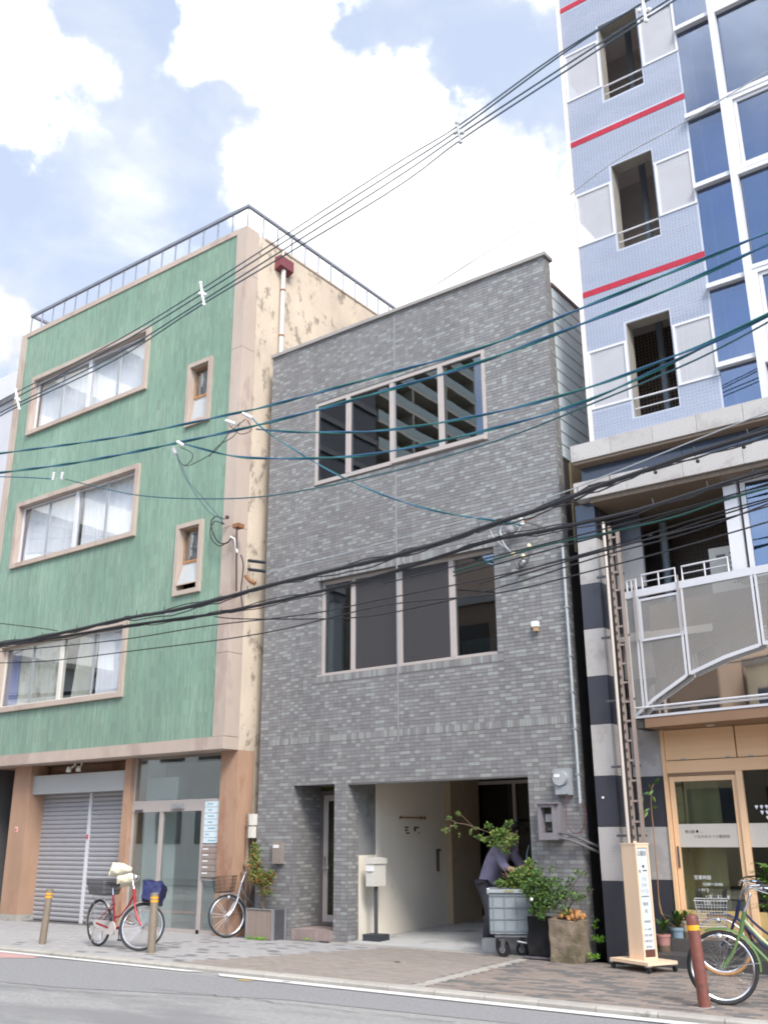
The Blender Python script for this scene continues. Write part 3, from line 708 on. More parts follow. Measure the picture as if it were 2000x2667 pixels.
u_ = mth('MULTIPLY', sx_.outputs[0], 1/.031); rib = mth('PINGPONG', u_, .5)          # fine upright ribs, 31 mm apart
ribm = mth('MULTIPLY', mth('LESS_THAN', rib, .13), 1.0)
wnz = t.nodes.new('ShaderNodeTexWhiteNoise'); wnz.noise_dimensions = '2D'; cb_ = t.nodes.new('ShaderNodeCombineXYZ'); L(mth('FLOOR', u_), cb_.inputs[0]); L(mth('FLOOR', mth('MULTIPLY', sx_.outputs[2], 1/.24)), cb_.inputs[1]); L(cb_.outputs[0], wnz.inputs['Vector'])
vary = t.nodes.new('ShaderNodeMapRange'); L(wnz.outputs['Value'], vary.inputs['Value']); vary.inputs['To Min'].default_value = .84; vary.inputs['To Max'].default_value = 1.17
d1 = nzn(.55, (1,1,.5), 6, .6); d2 = nzn(5, (2.2,1,.07), 3, .6)      # weathering: broad fading and thin rain runs
dm = t.nodes.new('ShaderNodeMapRange'); L(mth('ADD', mth('MULTIPLY', d1, .6), mth('MULTIPLY', d2, .5)), dm.inputs['Value']); dm.inputs['From Min'].default_value = .40; dm.inputs['From Max'].default_value = .70; dm.inputs['To Min'].default_value = .80; dm.inputs['To Max'].default_value = 1.14
vsc = t.nodes.new('ShaderNodeVectorMath'); vsc.operation = 'SCALE'; L(ramp.outputs[0], vsc.inputs[0]); L(mth('MULTIPLY', vary.outputs[0], dm.outputs[0]), vsc.inputs['Scale'])
mxb = t.nodes.new('ShaderNodeMix'); mxb.data_type = 'RGBA'; L(mth('MULTIPLY', ribm, .55), mxb.inputs['Factor']); L(vsc.outputs[0], mxb.inputs['A']); mxb.inputs['B'].default_value = (.50,.56,.48,1)
L(mxb.outputs['Result'], b.inputs['Base Color']); b.inputs['Roughness'].default_value = .38
bp = t.nodes.new('ShaderNodeBump'); bp.invert = True; bp.inputs['Strength'].default_value = .6; bp.inputs['Distance'].default_value = .006; L(rib, bp.inputs['Height']); L(bp.outputs[0], b.inputs['Normal'])
holes = [(w[0]+.05, w[1]-.05, w[2]+.05, w[3]-.05) for w in WINS+SMALL]
build(wall_holes(MB(), -19.58, -12.44, 3.16, 13.16, NY+.02, NY+.2, holes), 'green_tile_wall', gt, grn)
mb = MB(); mb.box(NX0, -19.58, NY, NY+.3, 3.16, GH_); build(mb, 'left_pilaster', M['beige'], grn)
zc = [3.165, 4.6, 6.9, 8.9, 10.55, 12.2, GH_]
rp = None
for i in range(len(zc)-1):
    o_ = build(MB().box(-12.44, NX1, NY, NY+.35, zc[i], zc[i+1]-.008), 'pilaster_block', M['beige'], grn)
zx = [-19.58+i*(7.14/6) for i in range(7)]
for i in range(6):
    build(B1(zx[i], zx[i+1]-.006, NY-.005, NY+.3, 13.16, GH_), 'coping_block', M['beige'], grn)
lx = [NX0+i*(NX1-NX0)/20 for i in range(21)]
for i in range(20):
    build(B1(lx[i], lx[i+1]-.004, NY-.02, NY+.5, 2.95, 3.158), 'ledge_block', M['beige'], grn)
# side wall with flaking paint
build(B1(NX1-.3, NX1, NY+.355, 26, 2.95, GH_-.07), 'side_wall', M['side_wall'], grn)
build(B1(NX1-.3, NX1-.001, 12.655, 26, 0, 2.949), 'lower_side_wall', M['side_wall'], grn)
build(B1(NX1-.3, NX1+.02, NY+.52, 26, GH_-.07, GH_-.02), 'side_coping', M['beige'], grn)
mb = MB(); mb.box(NX0, NX0+.25, 12.2, 26, 0, 13.2); mb.box(NX0+.25, NX1-.3, 25.7, 26, 0, 13.2); mb.box(NX0+.3, NX1-.3, 12.2, 25.7, 12.9, 13.1)
for z in (9.6, 6.35, 3.0): mb.box(NX0+.25, NX1-.3, 12.42, 25.7, z, z+.15)
mb.box(NX0+.25, NX1-.3, 15.5, 15.7, 3.2, 12.9)
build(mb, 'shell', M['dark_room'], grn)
# windows
rw = random.Random(5)
def curtain(parent, x0, x1, z0, z1, Y, mat, lean=0.0, amp=.035, per=.11, name='curtain'):
    mb = MB(); n = max(8, int((x1-x0)/.018)); vs = []
    ph = rw.random()*6
    for i in range(n+1):
        x = x0+(x1-x0)*i/n
        yy = Y+amp*math.sin(x/per*6.28+ph+1.3*math.sin(x*5+ph))
        vs += [(x+lean*.5, yy, z1), (x-lean*.3, yy+.02*math.sin(x*31), (z0+z1)/2), (x-lean, yy+.015*math.sin(x*17), z0)]
    mb.add(vs, [(3*i+k, 3*i+3+k, 3*i+4+k, 3*i+1+k) for i in range(n) for k in (0, 1)])
    return build(mb, name, mat, parent, smooth=True)
for wi, (x0, x1, z0, z1) in enumerate(WINS):
    fr = build(frame_rect(MB(), x0, x1, z0, z1, NY-.045, NY+.16, .10), 'window', M['beige'], grn)
    ix0, ix1, iz0, iz1 = x0+.10, x1-.10, z0+.10, z1-.10
    aluw = M['white_alu'] if wi != 2 else M['offwhite']
    Wd = ix1-ix0
    for (a, b, dy) in ((0, .5, 0), (.5, 1, .0)):
        sx0 = ix0+Wd*a+.004; sx1 = ix0+Wd*b-.004
        s = build(frame_rect(MB(), sx0, sx1, iz0+.01, iz1-.01, NY+.09, NY+.13, .035), 'sash', aluw, fr)
    for a in (.25, .75):
        build(B1(ix0+Wd*a-.012, ix0+Wd*a+.012, NY+.08, NY+.12, iz0+.04, iz1-.04), 'glazing_bar', M['steel'], fr)
    build(B1(ix0+Wd*.5-.05, ix0+Wd*.5+.05, NY+.065, NY+.10, iz0+.012, iz1-.012), 'mullion', aluw, fr)
    for k in range(4):
        a = ix0+Wd*k*.25+.03; b = a+Wd*.25-.06
        build(B1(a, b, NY+.105, NY+.110, iz0+.046, iz1-.046), 'pane', M['g_green'], fr)
    cy = NY+.26
    if wi == 0:
        curtain(fr, ix0-.05, ix1, iz0-.1, iz1+.4, cy, M['curtain'])
    elif wi == 1:
        curtain(fr, ix0+.05, ix0+Wd*.48, iz0-.1, iz1+.4, cy, M['curtain'], lean=.10); curtain(fr, ix0+Wd*.50, ix1, iz0-.1, iz1+.4, cy, M['curtain'])
        curtain(fr, ix0-.3, ix0+.0, iz0-.1, iz1+.4, cy+.03, M['curtain_b'])
    else:
        curtain(fr, ix0-.2, ix0+.3, iz0-.1, iz1+.3, cy, M['curtain_b']); curtain(fr, ix0+.33, ix0+Wd*.485, iz0-.1, iz1+.3, cy, M['curtain_y'])
        curtain(fr, ix0+Wd*.575, ix0+Wd*.73, iz0-.1, iz1+.3, cy, M['curtain_y'], lean=.14); curtain(fr, ix0+Wd*.745, ix1, iz0-.1, iz1+.3, cy, M['curtain'])
        build(B1(ix0+Wd*.52, ix0+Wd*.6, cy+.3, cy+.5, iz0, iz0+.5), 'window_shelf', M['curtain_y'], fr)
for wi, (x0, x1, z0, z1) in enumerate(SMALL):
    fr = build(frame_rect(MB(), x0, x1, z0, z1, NY-.04, NY+.16, .085), 'small_window', M['beige'], grn)
    ix0, ix1, iz0, iz1 = x0+.085, x1-.085, z0+.085, z1-.085; zm = iz0+(iz1-iz0)*.47
    brown = surf('rusty_sash_%d' % wi, (.32,.19,.10), .7, .2, 12)
    build(frame_rect(MB(), ix0+.005, ix1-.005, iz0+.005, iz1-.005, NY+.10, NY+.14, .028), 'inner_frame', brown, fr)
    build(B1(ix0+.03, ix1-.03, NY+.085, NY+.13, zm-.02, zm+.02), 'transom', surf('rust_bar_%d' % wi, (.42,.20,.08), .7, .2, 12), fr)
    build(B1(ix0+.035, ix1-.035, NY+.115, NY+.12, zm+.02, iz1-.035), 'pane', M['g_green'], fr)
    build(B1(ix0+.03, ix1-.03, NY+.2, NY+.21, zm-.1, iz1), 'blind', M['grey_panel'], fr)
    # tilted lower sash, hinged at the transom
    ang = .30 if wi else .14; hgt = zm-iz0-.10 if wi else zm-iz0-.06
    o_ = Vector((ix0+.012, NY+.10, zm-.02)); u = Vector((ix1-ix0-.024, 0, 0)); dn_ = Vector((0, -math.sin(ang), -math.cos(ang)))*hgt; th = Vector((0, .02, 0))
    mb = MB(); e = .03; un = u.normalized(); dd = dn_.normalized()
    mb.obox(o_, un*e, th, dn_); mb.obox(o_+u-un*e, un*e, th, dn_); mb.obox(o_+un*e, u-un*2*e, th, dd*e); mb.obox(o_+dn_-dd*e+un*e, u-un*2*e, th, dd*e)
    ts = build(mb, 'tilted_sash', M['beige'], fr)
    mb = MB().obox(o_+un*e+dd*e+Vector((0,.008,0)), u-un*2*e, (0,.005,0), dn_-dd*2*e); build(mb, 'frosted_pane', surf('frosted_pane_%d' % wi, (.42,.44,.45), .25, .05, 4), fr)
# roof railing
rl = build(MB().box(NX0+.2, NX1-.03, NY+.04, NY+.10, 13.765, 13.83).box(NX1-.09, NX1-.03, NY+.10, 24, 13.765, 13.83).box(NX0+.2, NX0+.26, NY+.10, 14.2, 13.765, 13.83), 'roof_railing', M['rail_steel'], grn)
xx = NX0+.22
for i in range(18):
    x = NX0+.22+i*(7.652-.29)/17
    build(MB().tube([(x, NY+.075, GH_-.01), (x, NY+.075, 13.785)], .018, 6), 'railing_post', M['rail_steel'], rl)
for i in range(1, 17):
    y = NY+.075+i*.44; thick = .026 if i == 12 else .018
    build(MB().tube([(NX1-.055, y, GH_-.05), (NX1-.055, y, 13.785)], thick, 6), 'railing_post', M['rail_steel'], rl)
# rainwater head and downpipe
mb = MB(); mb.prism([(NX1, 12.66), (NX1+.17, 12.72), (NX1+.17, 12.96), (NX1, 12.96)], 'y', 12.73, 13.13); rh = build(mb, 'rainwater_head', surf('maroon_paint', (.17,.04,.05), .6, .15, 8), grn)
pp = build(MB().tube([(NX1+.085, 12.91, 12.70), (NX1+.085, 12.91, 3.9)], .05, 12), 'downpipe', surf('pale_pipe', (.56,.53,.51), .5, .08, 4), grn, smooth=True)
for z in (12.2, 11.15, 9.9, 8.2, 6.6): build(MB().lathe((NX1+.085, 12.91, z), [(.056,0),(.056,.04)], 12), 'pipe_bracket', M['rust'], pp)
build(MB().tube([(NX1+.05, 12.92, 13.22), (NX1+.05, 12.92, 12.96)], .022, 8), 'outlet_spout', M['offwhite'], grn)
# old pipework low on the side wall
mb = MB().tube([(NX1+.06, 12.5, 1.92), (NX1+.06, 12.5, .2)], .028, 8); mb.lathe((NX1+.06, 12.5, 1.7), [(.038,0),(.038,.06)], 8); mb.lathe((NX1+.06, 12.5, 1.5), [(.036,0),(.036,.09)], 8); mb.lathe((NX1+.06, 12.5, 1.06), [(.05,0),(.06,.04),(.04,.12)], 8)
build(mb, 'water_pipe', surf('old_pipe', (.26,.19,.14), .6, .3, 14), grn)
# ground floor: pillars, recess, shutter, glazed entrance
PY = 12.25
for (a, b) in ((-18.60, -18.03), (-15.09, -14.91), (-12.56, NX1)):
    build(B1(a, b, PY, PY+.4, .12 if a < -18 else 0, 2.948), 'pillar', M['orange_wall'], grn)
build(B1(-18.62, -18.01, PY-.02, PY+.42, 0, .118), 'pillar_plinth', M['curb'], grn)
mb = MB(); mb.box(-18.6, -15.09, 12.72, 12.9, 2.3, 2.948); mb.box(-18.6, -18.2, 12.5, 12.9, 0, 2.3); mb.box(-18.2, -15.0, 12.66, 12.75, 2.38, 2.5)
build(mb, 'recess_wall', M['orange_wall'], grn)
build(B1(NX0+.25, NX1-.31, NY+.5, 12.9, 2.952, 3.1), 'soffit', M['orange_wall'], grn)
build(B1(-18.03, -15.095, 12.33, 12.64, 2.385, 2.745), 'shutter_box', M['offwhite'], grn).data.materials[0] = surf('pale_grey_box', (.40,.41,.40), .5, .04, 2)
sh = build(MB().box(-18.2, -15.1, 12.665, 12.68, .0, 2.38), 'shutter', M['white_alu'], grn)
build(B1(-18.2, -18.1, 12.60, 12.664, .0, 2.38), 'guide_rail', M['white_alu'], sh); build(B1(-16.53, -16.45, 12.60, 12.664, .0, 2.38), 'guide_rail', M['white_alu'], sh)
slm = surf('shutter_slat_paint', (.33,.33,.35), .4, .05, 3, rnd=.03)
for (a, b) in ((-18.1, -16.53), (-16.45, -15.1)):
    for k in range(28):
        z = .01+k*.085
        mb = MB(); mb.prism([(12.640, z), (12.622, z+.012), (12.614, z+.045), (12.624, z+.075), (12.640, z+.083), (12.66, z+.083), (12.66, z)], 'x', a+.002, b-.002)
        build(mb, 'slat', slm, sh)
build(B1(-16.51, -16.47, 12.588, 12.6, 1.52, 1.6), 'red_lock_tag', surf('red_tag', (.6,.02,.03), .5), sh)
mb = MB()
for (x, dx) in ((-16.68, -.05), (-16.47, .05)):
    mb.tube([(x, 12.3, 2.95), (x, 12.3, 2.9), (x+dx, 12.24, 2.84)], .02, 8); mb.lathe((x+dx, 12.2, 2.77), [(.05,0),(.05,.05),(.025,.10)], 10)
tag(build(mb, 'spotlight_pair', M['offwhite']), 'pair of small cream spotlights under the beige ledge above the shutter', 'spotlight')
sg = build(B1(-18.37, -18.29, PY-.012, PY-.0005, 1.66, 1.76), 'pillar_sign', surf('white_plate', (.6,.55,.55), .5), grn); build(B1(-18.355, -18.305, PY-.016, PY-.0125, 1.675, 1.735), 'red_square', surf('red_plate', (.75,.01,.02), .5), sg)
EY = 12.36
bz = M['alu']
ent = build(MB().box(-14.905, -12.565, EY-.03, EY+.05, 2.13, 2.172).box(-14.905, -13.0, EY-.03, EY+.05, 1.975, 2.13).box(-14.905, -14.86, EY-.02, EY+.04, 0, 1.975).box(-14.905, -14.87, EY-.02, EY+.04, 2.172, 2.94)
            .box(-14.15, -14.06, EY-.02, EY+.04, .06, 1.975).box(-13.06, -12.99, EY-.03, EY+.05, 0, 1.975).box(-12.60, -12.565, EY-.03, EY+.04, 0, 2.94).box(-14.86, -12.6, EY-.03, EY+.05, 0, .06).box(-12.99, -12.6, EY-.03, EY+.05, .84, .885).box(-12.99, -12.6, EY-.03, EY+.05, 1.385, 1.43), 'entrance_frame', bz, grn)
for (a, b, c, d) in ((-14.87, -14.045, 2.172, 2.94), (-14.035, -12.6, 2.172, 2.94), (-14.86, -14.15, .06, 1.975), (-14.06, -13.06, .06, 1.975), (-12.99, -12.6, .06, .84)):
    build(B1(a, b, EY+.0, EY+.008, c, d), 'pane', M['g_door'], ent)
build(MB().box(-13.78, -13.5, EY-.10, EY-.031, 2.02, 2.10), 'door_sensor', M['steel'], ent)
build(B1(-14.8, -14.6, EY-.05, EY-.031, 1.98, 2.02), 'lock_plate', M['steel_dark'], ent)
dirp = build(B1(-12.975, -12.615, EY-.045, EY-.01, 1.44, 2.125), 'tenant_board', surf('pale_blue_board', (.60,.70,.74), .3, .04, 3), ent)
for k in range(6): build(B1(-12.972, -12.618, EY-.049, EY-.0455, 1.53+k*.1, 1.535+k*.1), 'board_rule', M['steel'], dirp)
mb = MB(); rr_ = random.Random(2)
for k in range(7):
    a = -12.93+rr_.random()*.08; mb.box(a, a+.08+rr_.random()*.12, EY-.0495, EY-.0458, 1.475+k*.1, 1.492+k*.1)
build(mb, 'board_lettering', surf('teal_ink', (.22,.42,.48), .6), dirp)
lbx = build(B1(-12.985, -12.605, EY-.02, EY+.15, .89, 1.38), 'letter_boxes', surf('bronze_box', (.26,.22,.20), .45), ent)
for k in range(5):
    z = .895+k*.097
    build(B1(-12.98, -12.61, EY-.06, EY-.021, z, z+.090), 'letter_box', surf('bronze_flap_%d' % k, (.27+.01*k,.235,.21), .4, .06, 5), lbx)
    build(B1(-12.95, -12.82, EY-.064, EY-.0605, z+.05, z+.072), 'name_slip', M['white'], lbx)
# entrance hall
mb = MB(); mb.box(-14.95, -12.5, 13.75, 13.85, 0, 2.94); mb.box(-14.98, -14.92, EY+.08, 14.6, 0, 2.94); mb.box(-12.52, -12.46, EY+.08, 14.6, 0, 2.94); mb.box(-14.92, -14.12, EY+.35, EY+.38, 0, 2.6)  # hall made shallow with a pale near partition, standing in for its lighting
build(mb, 'hall_wall', M['pale_room'], grn)
build(B1(-15, -12.46, EY+.06, 14.6, 0, .03), 'hall_floor', M['concrete'], grn)
mb = MB(); mb.box(-13.15, -12.6, 13.2, 13.6, .03, .95); build(mb, 'hall_cabinet', surf('dark_red_wood', (.09,.03,.022), .5), grn)
mb = MB(); mb.box(-14.05, -12.6, 13.5, 13.6, 2.1, 2.2); mb.box(-13.6, -13.1, 13.68, 13.74, 1.0, 1.75); build(mb, 'hall_fitting', M['grey_panel'], grn)
build(MB().lathe((-13.2, 13.4, .95), [(.05,0),(.06,.1),(.03,.22)], 10), 'blue_vase', surf('blue_vase_glaze', (.03,.32,.55), .3), grn)

# ================================================================== slice of buildings at the far left
wb = thing('white_corner_building', 'pale grey-white building with a plain cornice at the far left edge behind the green one', 'building', (-24, 14, 0))
a = P(42, 980, 15.5); b_ = P(0, 1210, 15.5)
build(B1(-45, -24.4, 15.5, 28, 0, b_.z), 'wall', surf('pale_wall', (.50,.50,.53), .8, .06, 1), wb)
build(B1(-45, -24.3, 15.3, 28, P(20,1035,15.3).z, a.z), 'cornice', surf('pale_cornice', (.56,.56,.58), .8, .05, 1), wb)
build(B1(-45, -24.42, 15.52, 27.9, b_.z, P(20,1035,15.3).z), 'upper_wall', surf('pale_upper_wall', (.50,.50,.54), .8, .06, 1), wb)
build(B1(-27.6, -26.6, 15.44, 15.52, 10.6, 12.2), 'window', M['g_black'], wb)
ls = thing('narrow_dark_building', 'dark recessed frontage with a pale drainpipe in the gap left of the brown pillar', 'building', (-21, 13.2, 0))
build(B1(-24.3, -18.64, 13.4, 13.6, 0, 2.948), 'wall', surf('dark_frontage', (.045,.045,.05), .8, .2, 3), ls)
build(B1(-24.3, -19.86, 12.5, 15, 2.96, 9.0), 'upper_wall', surf('grey_frontage', (.28,.27,.27), .8, .1, 2), ls)
build(MB().tube([(-20.0, 13.0, 0), (-20.0, 13.0, 2.94)], .045, 10), 'drainpipe', M['offwhite'], ls, smooth=True)
build(B1(-20.9, -19.5, 13.2, 13.39, 0, 1.75), 'shop_shutter', surf('dark_red_cloth', (.10,.012,.022), .8), ls)
tag(build(MB().box(-19.75, -19.4, 12.9, 13.1, .55, .95), 'storage_tub', surf('blue_plastic', (.02,.16,.42), .5)), 'blue plastic tub in the dark gap left of the brown pillar', 'tub')
# ================================================================== blue tower building on the right
tw = thing('blue_mosaic_building', 'tall building in pale blue mosaic with red stripes, granite base and wooden shopfront', 'building', (-4, 12.4, 0))
TY = 12.4; TX0 = -5.32; TX1 = -3.425; TTOP = 17.2; FP = 2.785
ops = []; pm_ = []
for k in range(4):
    dz = k*FP
    ops.append((-4.69, -4.025, 7.19+dz, 8.71+dz)); pm_.append((-5.32, -4.70, 7.47+dz, 8.43+dz)); pm_.append((-4.005, -3.43, 7.48+dz, 8.44+dz))
reds = [(9.355, 9.45), (12.14, 12.24), (14.93, 15.03)]
hol = ops+pm_
build(wall_holes(MB(), TX0, TX1, 6.915, TTOP, TY+.006, TY+.22, hol), 'wall', M['lav_joint'], tw)
mb = MB(); p_ = .0505; nx = int((TX1-TX0)/p_); z = 6.93
def inh(x0, x1, z0, z1): return any(x1 > h[0]+.004 and x0 < h[1]-.004 and z1 > h[2]+.004 and z0 < h[3]-.004 for h in hol) or any(z1 > r[0] and z0 < r[1] for r in reds)
while z < TTOP-.05:
    for i in range(nx):
        x = TX0+.002+i*p_
        if not inh(x, x+.043, z, z+.043): mb.box(x, x+.043, TY+.003, TY+.007, z, z+.043)
    z += p_
build(mb, 'mosaic_tiles', M['lavender'], tw, kind='stuff')
for (z0, z1) in reds:
    for i in range(13):
        w = (TX1-TX0)/13; build(B1(TX0+i*w+.002, TX0+(i+1)*w-.003, TY-.002, TY+.0065, z0, z1), 'red_tile', M['red_tile'], tw)
build(B1(TX0-.065, TX0-.004, TY-.02, TY+.05, 6.92, TTOP), 'edge_trim', M['tower_edge'], tw)
# access corridors behind the openings
mb = MB(); mc = MB()
for k in range(4):
    dz = k*FP; zf = 7.0+dz
    mb.box(TX0, TX1, 14.2, 14.3, zf, zf+FP-.1)                      # back wall
    mb.box(TX1-.02, TX1+.0, TY+.24, 14.2, zf, zf+FP-.1)             # right wall
    # left side: parapet and an opening to the sky
    if k == 0: mb.box(TX0-.05, TX0+.0, TY+.24, 14.2, zf, zf+FP-.1)
    else:
        mb.box(TX0-.05, TX0, TY+.24, 14.2, zf, 7.45+dz-.05); mb.box(TX0-.05, TX0, TY+.24, 14.2, 8.10+dz, zf+FP-.1); mb.box(TX0-.05, TX0, 13.4, 14.2, 7.4+dz, 8.10+dz)
    build(B1(TX0-.05, TX1, TY+.24, 14.3, zf+FP-.18, zf+FP-.02), 'corridor_ceiling', M['ceiling'], tw)         # slab above
build(mb, 'corridor_walls', M['corridor'], tw, kind='stuff')
build(B1(TX0-.05, TX1, TY+.24, 14.3, 6.9, 6.99), 'corridor_floor', M['ceiling'], tw)
mb = MB(); z = 7.02
while z < 9.4:
    for i in range(int(1.85/.058)): mb.box(TX0+.02+i*.058, TX0+.02+i*.058+.05, 14.192, 14.2, z, z+.05)
    z += .058
build(mb, 'corridor_tiles', surf('dark_wall_tile', (.10,.075,.06), .5, .1, 5), tw, kind='stuff')
for k, (x0, x1, z0, z1) in enumerate(ops):
    build(MB().box(x0-.0, x0+.012, TY+.012, TY+.235, z0, z1).box(x0+.012, x1, TY+.012, TY+.235, z1-.012, z1), 'opening_lining', M['lintel_tan'], tw)
    r = build(MB().tube([(x0, TY+.04, z0+.30), (x1, TY+.04, z0+.30)], .014, 8).tube([(x0, TY+.04, z0+.14), (x1, TY+.04, z0+.14)], .009, 8), 'guard_rail', M['white_alu'], tw)
    build(B1(-4.50, -4.24, 12.95, 13.2, 9.62+k*FP-.03, 9.62+k*FP-.012), 'ceiling_hatch', M['black_gap'], tw)
    build(MB().tube([(-4.60, 13.6, 7.0+k*FP), (-4.60, 13.6, 9.5+k*FP)], .055, 10), 'riser_pipe', M['duct'], tw, smooth=True)
for (x0, x1, z0, z1) in pm_:
    pf = build(frame_rect(MB(), x0+.002, x1-.002, z0+.002, z1-.002, TY-.012, TY+.03, .035), 'screen_panel', M['white_alu'], tw)
    build(B1(x0+.037, x1-.037, TY+.004, TY+.007, z0+.037, z1-.037), 'perforated_sheet', M['perf_white'], pf)
# curtain wall to the right
CX1 = 1.6
cwf = build(MB().box(-2.90, -2.81, TY-.13, TY+.06, 6.92, TTOP), 'curtain_wall_frame', M['white_alu'], tw)
trans = [7.595, 8.83, 10.50, 11.745, 13.40, 14.62, 16.2]
for z in trans:
    build(B1(-3.44, -2.902, TY-.09, TY+.05, z-.035, z+.035), 'transom', M['white_alu'], cwf)
zz = [6.93]+trans+[TTOP]
for i in range(len(zz)-1):
    build(B1(-3.42, -2.902, TY+.0, TY+.008, zz[i]+.037, zz[i+1]-.037), 'pane', M['g_tower'], cwf)
build(MB().box(-3.30, -3.26, TY+.10, TY+.14, 6.95, TTOP), 'inner_post', M['white_alu'], cwf)
for x in (-1.45, -.05, 1.45):
    build(B1(x-.045, x+.045, TY-.13, TY+.06, 6.92, TTOP), 'curtain_wall_post', M['white_alu'], cwf)
rz = [(6.93, 7.45, 0), (7.52, 8.87, 1), (8.94, 10.42, 0), (10.50, 11.77, 1), (11.85, 13.36, 0), (13.43, 14.75, 1), (14.82, 16.3, 0)]
for (z0, z1, op) in rz:
    for (a, b) in ((-2.808, -1.497), (-1.403, -.097), (-.003, 1.403)):
        if op:
            w = build(frame_rect(MB(), a, b, z0, z1, TY-.07, TY+.05, .065), 'window', M['white_alu'], cwf)
            build(frame_rect(MB(), a+.07, b-.07, z0+.07, z1-.07, TY-.04, TY+.03, .045), 'window_sash', M['white_alu'], cwf)
            build(B1(a+.116, b-.116, TY-.01, TY-.002, z0+.116, z1-.116), 'pane', M['g_tower'], cwf)
        else:
            build(B1(a, b, TY+.0, TY+.008, z0, z1), 'pane', M['g_tower'], cwf)
    build(B1(-2.808, 1.403, TY-.08, TY+.05, z1+.003, z1+.067), 'transom', M['white_alu'], cwf)
mb = MB(); mb.box(TX1+.0, 1.6, 14.0, 14.1, 6.9, TTOP)
for z in (6.9, 9.4, 12.2, 15.0): mb.box(TX1, 1.6, TY+.25, 14.0, z, z+.12)
mb.box(1.5, 1.6, TY+.1, 14, 7, TTOP)
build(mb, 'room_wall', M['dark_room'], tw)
for (x0, x1, z0, z1) in ((-3.36, -3.0, 10.05, 11.7), (-3.25, -2.95, 7.6, 8.8), (-3.15, -2.92, 8.9, 10.4), (-2.75, -2.1, 7.6, 8.8), (-3.36, -3.18, 13.4, 15.0)):
    curtain(cwf, x0, x1, z0, z1, TY+.24, M['curtain_t'], amp=.02, per=.13)
build(B1(-2.6, -.1, TY+.3, TY+.32, 10.5, 11.7), 'bamboo_blind', surf('violet_brown_blind', (.20,.10,.13), .8, .1, 8), cwf)
mb = MB(); mb.box(TX0-.05, 1.6, TY+.25, 26, TTOP, TTOP+.2); mb.box(TX0-.05, 1.6, 25.8, 26, 0, TTOP); mb.box(TX0-.05, TX0+.0, 14.35, 25.8, 0, TTOP); mb.box(1.6, 1.8, TY, 26, 0, TTOP)
build(mb, 'rear_shell', M['corridor'], tw)
# granite ledges and the mirror band between them
def blocks(name, x0, x1, w, y0, y1, z0, z1, m):
    x = x0
    while x < x1-.05:
        e_ = min(x+w, x1); build(B1(x, e_-.005, y0, y1, z0, z1), name, m, tw); x = e_
blocks('ledge_block', -5.62, 1.6, .62, 12.2, 12.55, 6.655, 6.905, M['granite'])
blocks('lower_ledge_block', -5.61, 1.6, .80, 12.2, 13.0, 6.07, 6.325, M['granite'])
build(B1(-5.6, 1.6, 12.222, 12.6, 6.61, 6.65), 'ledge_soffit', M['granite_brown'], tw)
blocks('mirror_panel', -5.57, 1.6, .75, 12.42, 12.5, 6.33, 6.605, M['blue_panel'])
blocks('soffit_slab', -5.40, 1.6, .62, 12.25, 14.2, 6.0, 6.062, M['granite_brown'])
# banded pillar
zb = [.02, .97, 1.63, 2.27, 2.94, 3.585, 4.24, 4.88, 5.53, 6.06]; bm = [1, 0, 1, 0, 1, 0, 1, 0, 2]
pl = build(B1(-5.685, -5.42, 12.42, 13.3, 0, 6.06), 'pillar_core', M['black_gap'], tw)
for i in range(9):
    m_ = [M['granite'], M['granite_dark'], M['blue_panel']][bm[i]]
    build(B1(-5.70, -5.41, 12.40, 12.44, zb[i], zb[i+1]-.006), 'pillar_block', m_, pl)
    m_ = [M['granite'], M['granite_dark'], M['granite_dark']][bm[i]]
    build(B1(-5.419, -5.405, 12.46, 12.60, zb[i], zb[i+1]-.006), 'pillar_side_block', m_, pl)
for i in range(9):
    build(B1(-5.405, -4.985, 13.0, 13.06, zb[i], zb[i+1]-.006), 'wall_block', [M['granite'], M['granite_dark'], M['granite_dark']][bm[i]], tw)
build(MB().sphere((-5.6, 12.395, 1.99), .018, 8, 6), 'pillar_stud', M['white'], pl)
# first-floor balcony recess
mb = MB(); mb.box(-5.4, -3.6, 14.3, 14.4, 3.1, 6.0); mb.box(-5.42, -5.38, 13.1, 14.3, 3.1, 6.0); build(mb, 'balcony_wall', surf('dark_balcony_wall', (.07,.06,.055), .8), tw)
mb = MB(); z = 4.2
while z < 5.95:
    for i in range(24): mb.box(-5.2+i*.066, -5.2+i*.066+.055, 14.292, 14.3, z, z+.055)
    z += .066
build(mb, 'balcony_tiles', surf('brown_wall_tile', (.12,.095,.08), .45, .15, 9), tw, kind='stuff')
build(B1(-5.4, 1.6, 12.9, 14.3, 4.1, 4.2), 'balcony_floor', M['corridor'], tw)
build(MB().tube([(-4.94, 13.8, 4.2), (-4.94, 13.8, 6.0)], .06, 12), 'balcony_column', M['duct'], tw, smooth=True)
build(B1(-4.3, -4.05, 13.6, 13.95, 4.2, 5.0), 'balcony_box', M['granite_dark'], tw)
build(B1(-3.61, -3.44, 12.5, 12.9, 4.66, 6.0), 'white_column', M['white_alu'], tw)
wf = build(frame_rect(MB(), -3.40, 1.5, 4.66, 6.0, 12.55, 12.62, .06), 'side_window', M['white_alu'], tw)
build(B1(-3.34, 1.44, 12.58, 12.586, 4.72, 5.94), 'pane', M['g_tower'], wf); curtain(wf, -3.2, -1.6, 4.7, 5.95, 12.72, M['curtain_b'])
build(B1(-3.34, -3.2, 12.66, 12.68, 4.7, 5.95), 'olive_panel', surf('olive_panel', (.23,.22,.14), .7), wf)
mb = MB(); mb.box(-3.44, 1.6, 12.9, 14.3, 3.0, 4.64); build(mb, 'bay_core', M['dark_room'], tw)
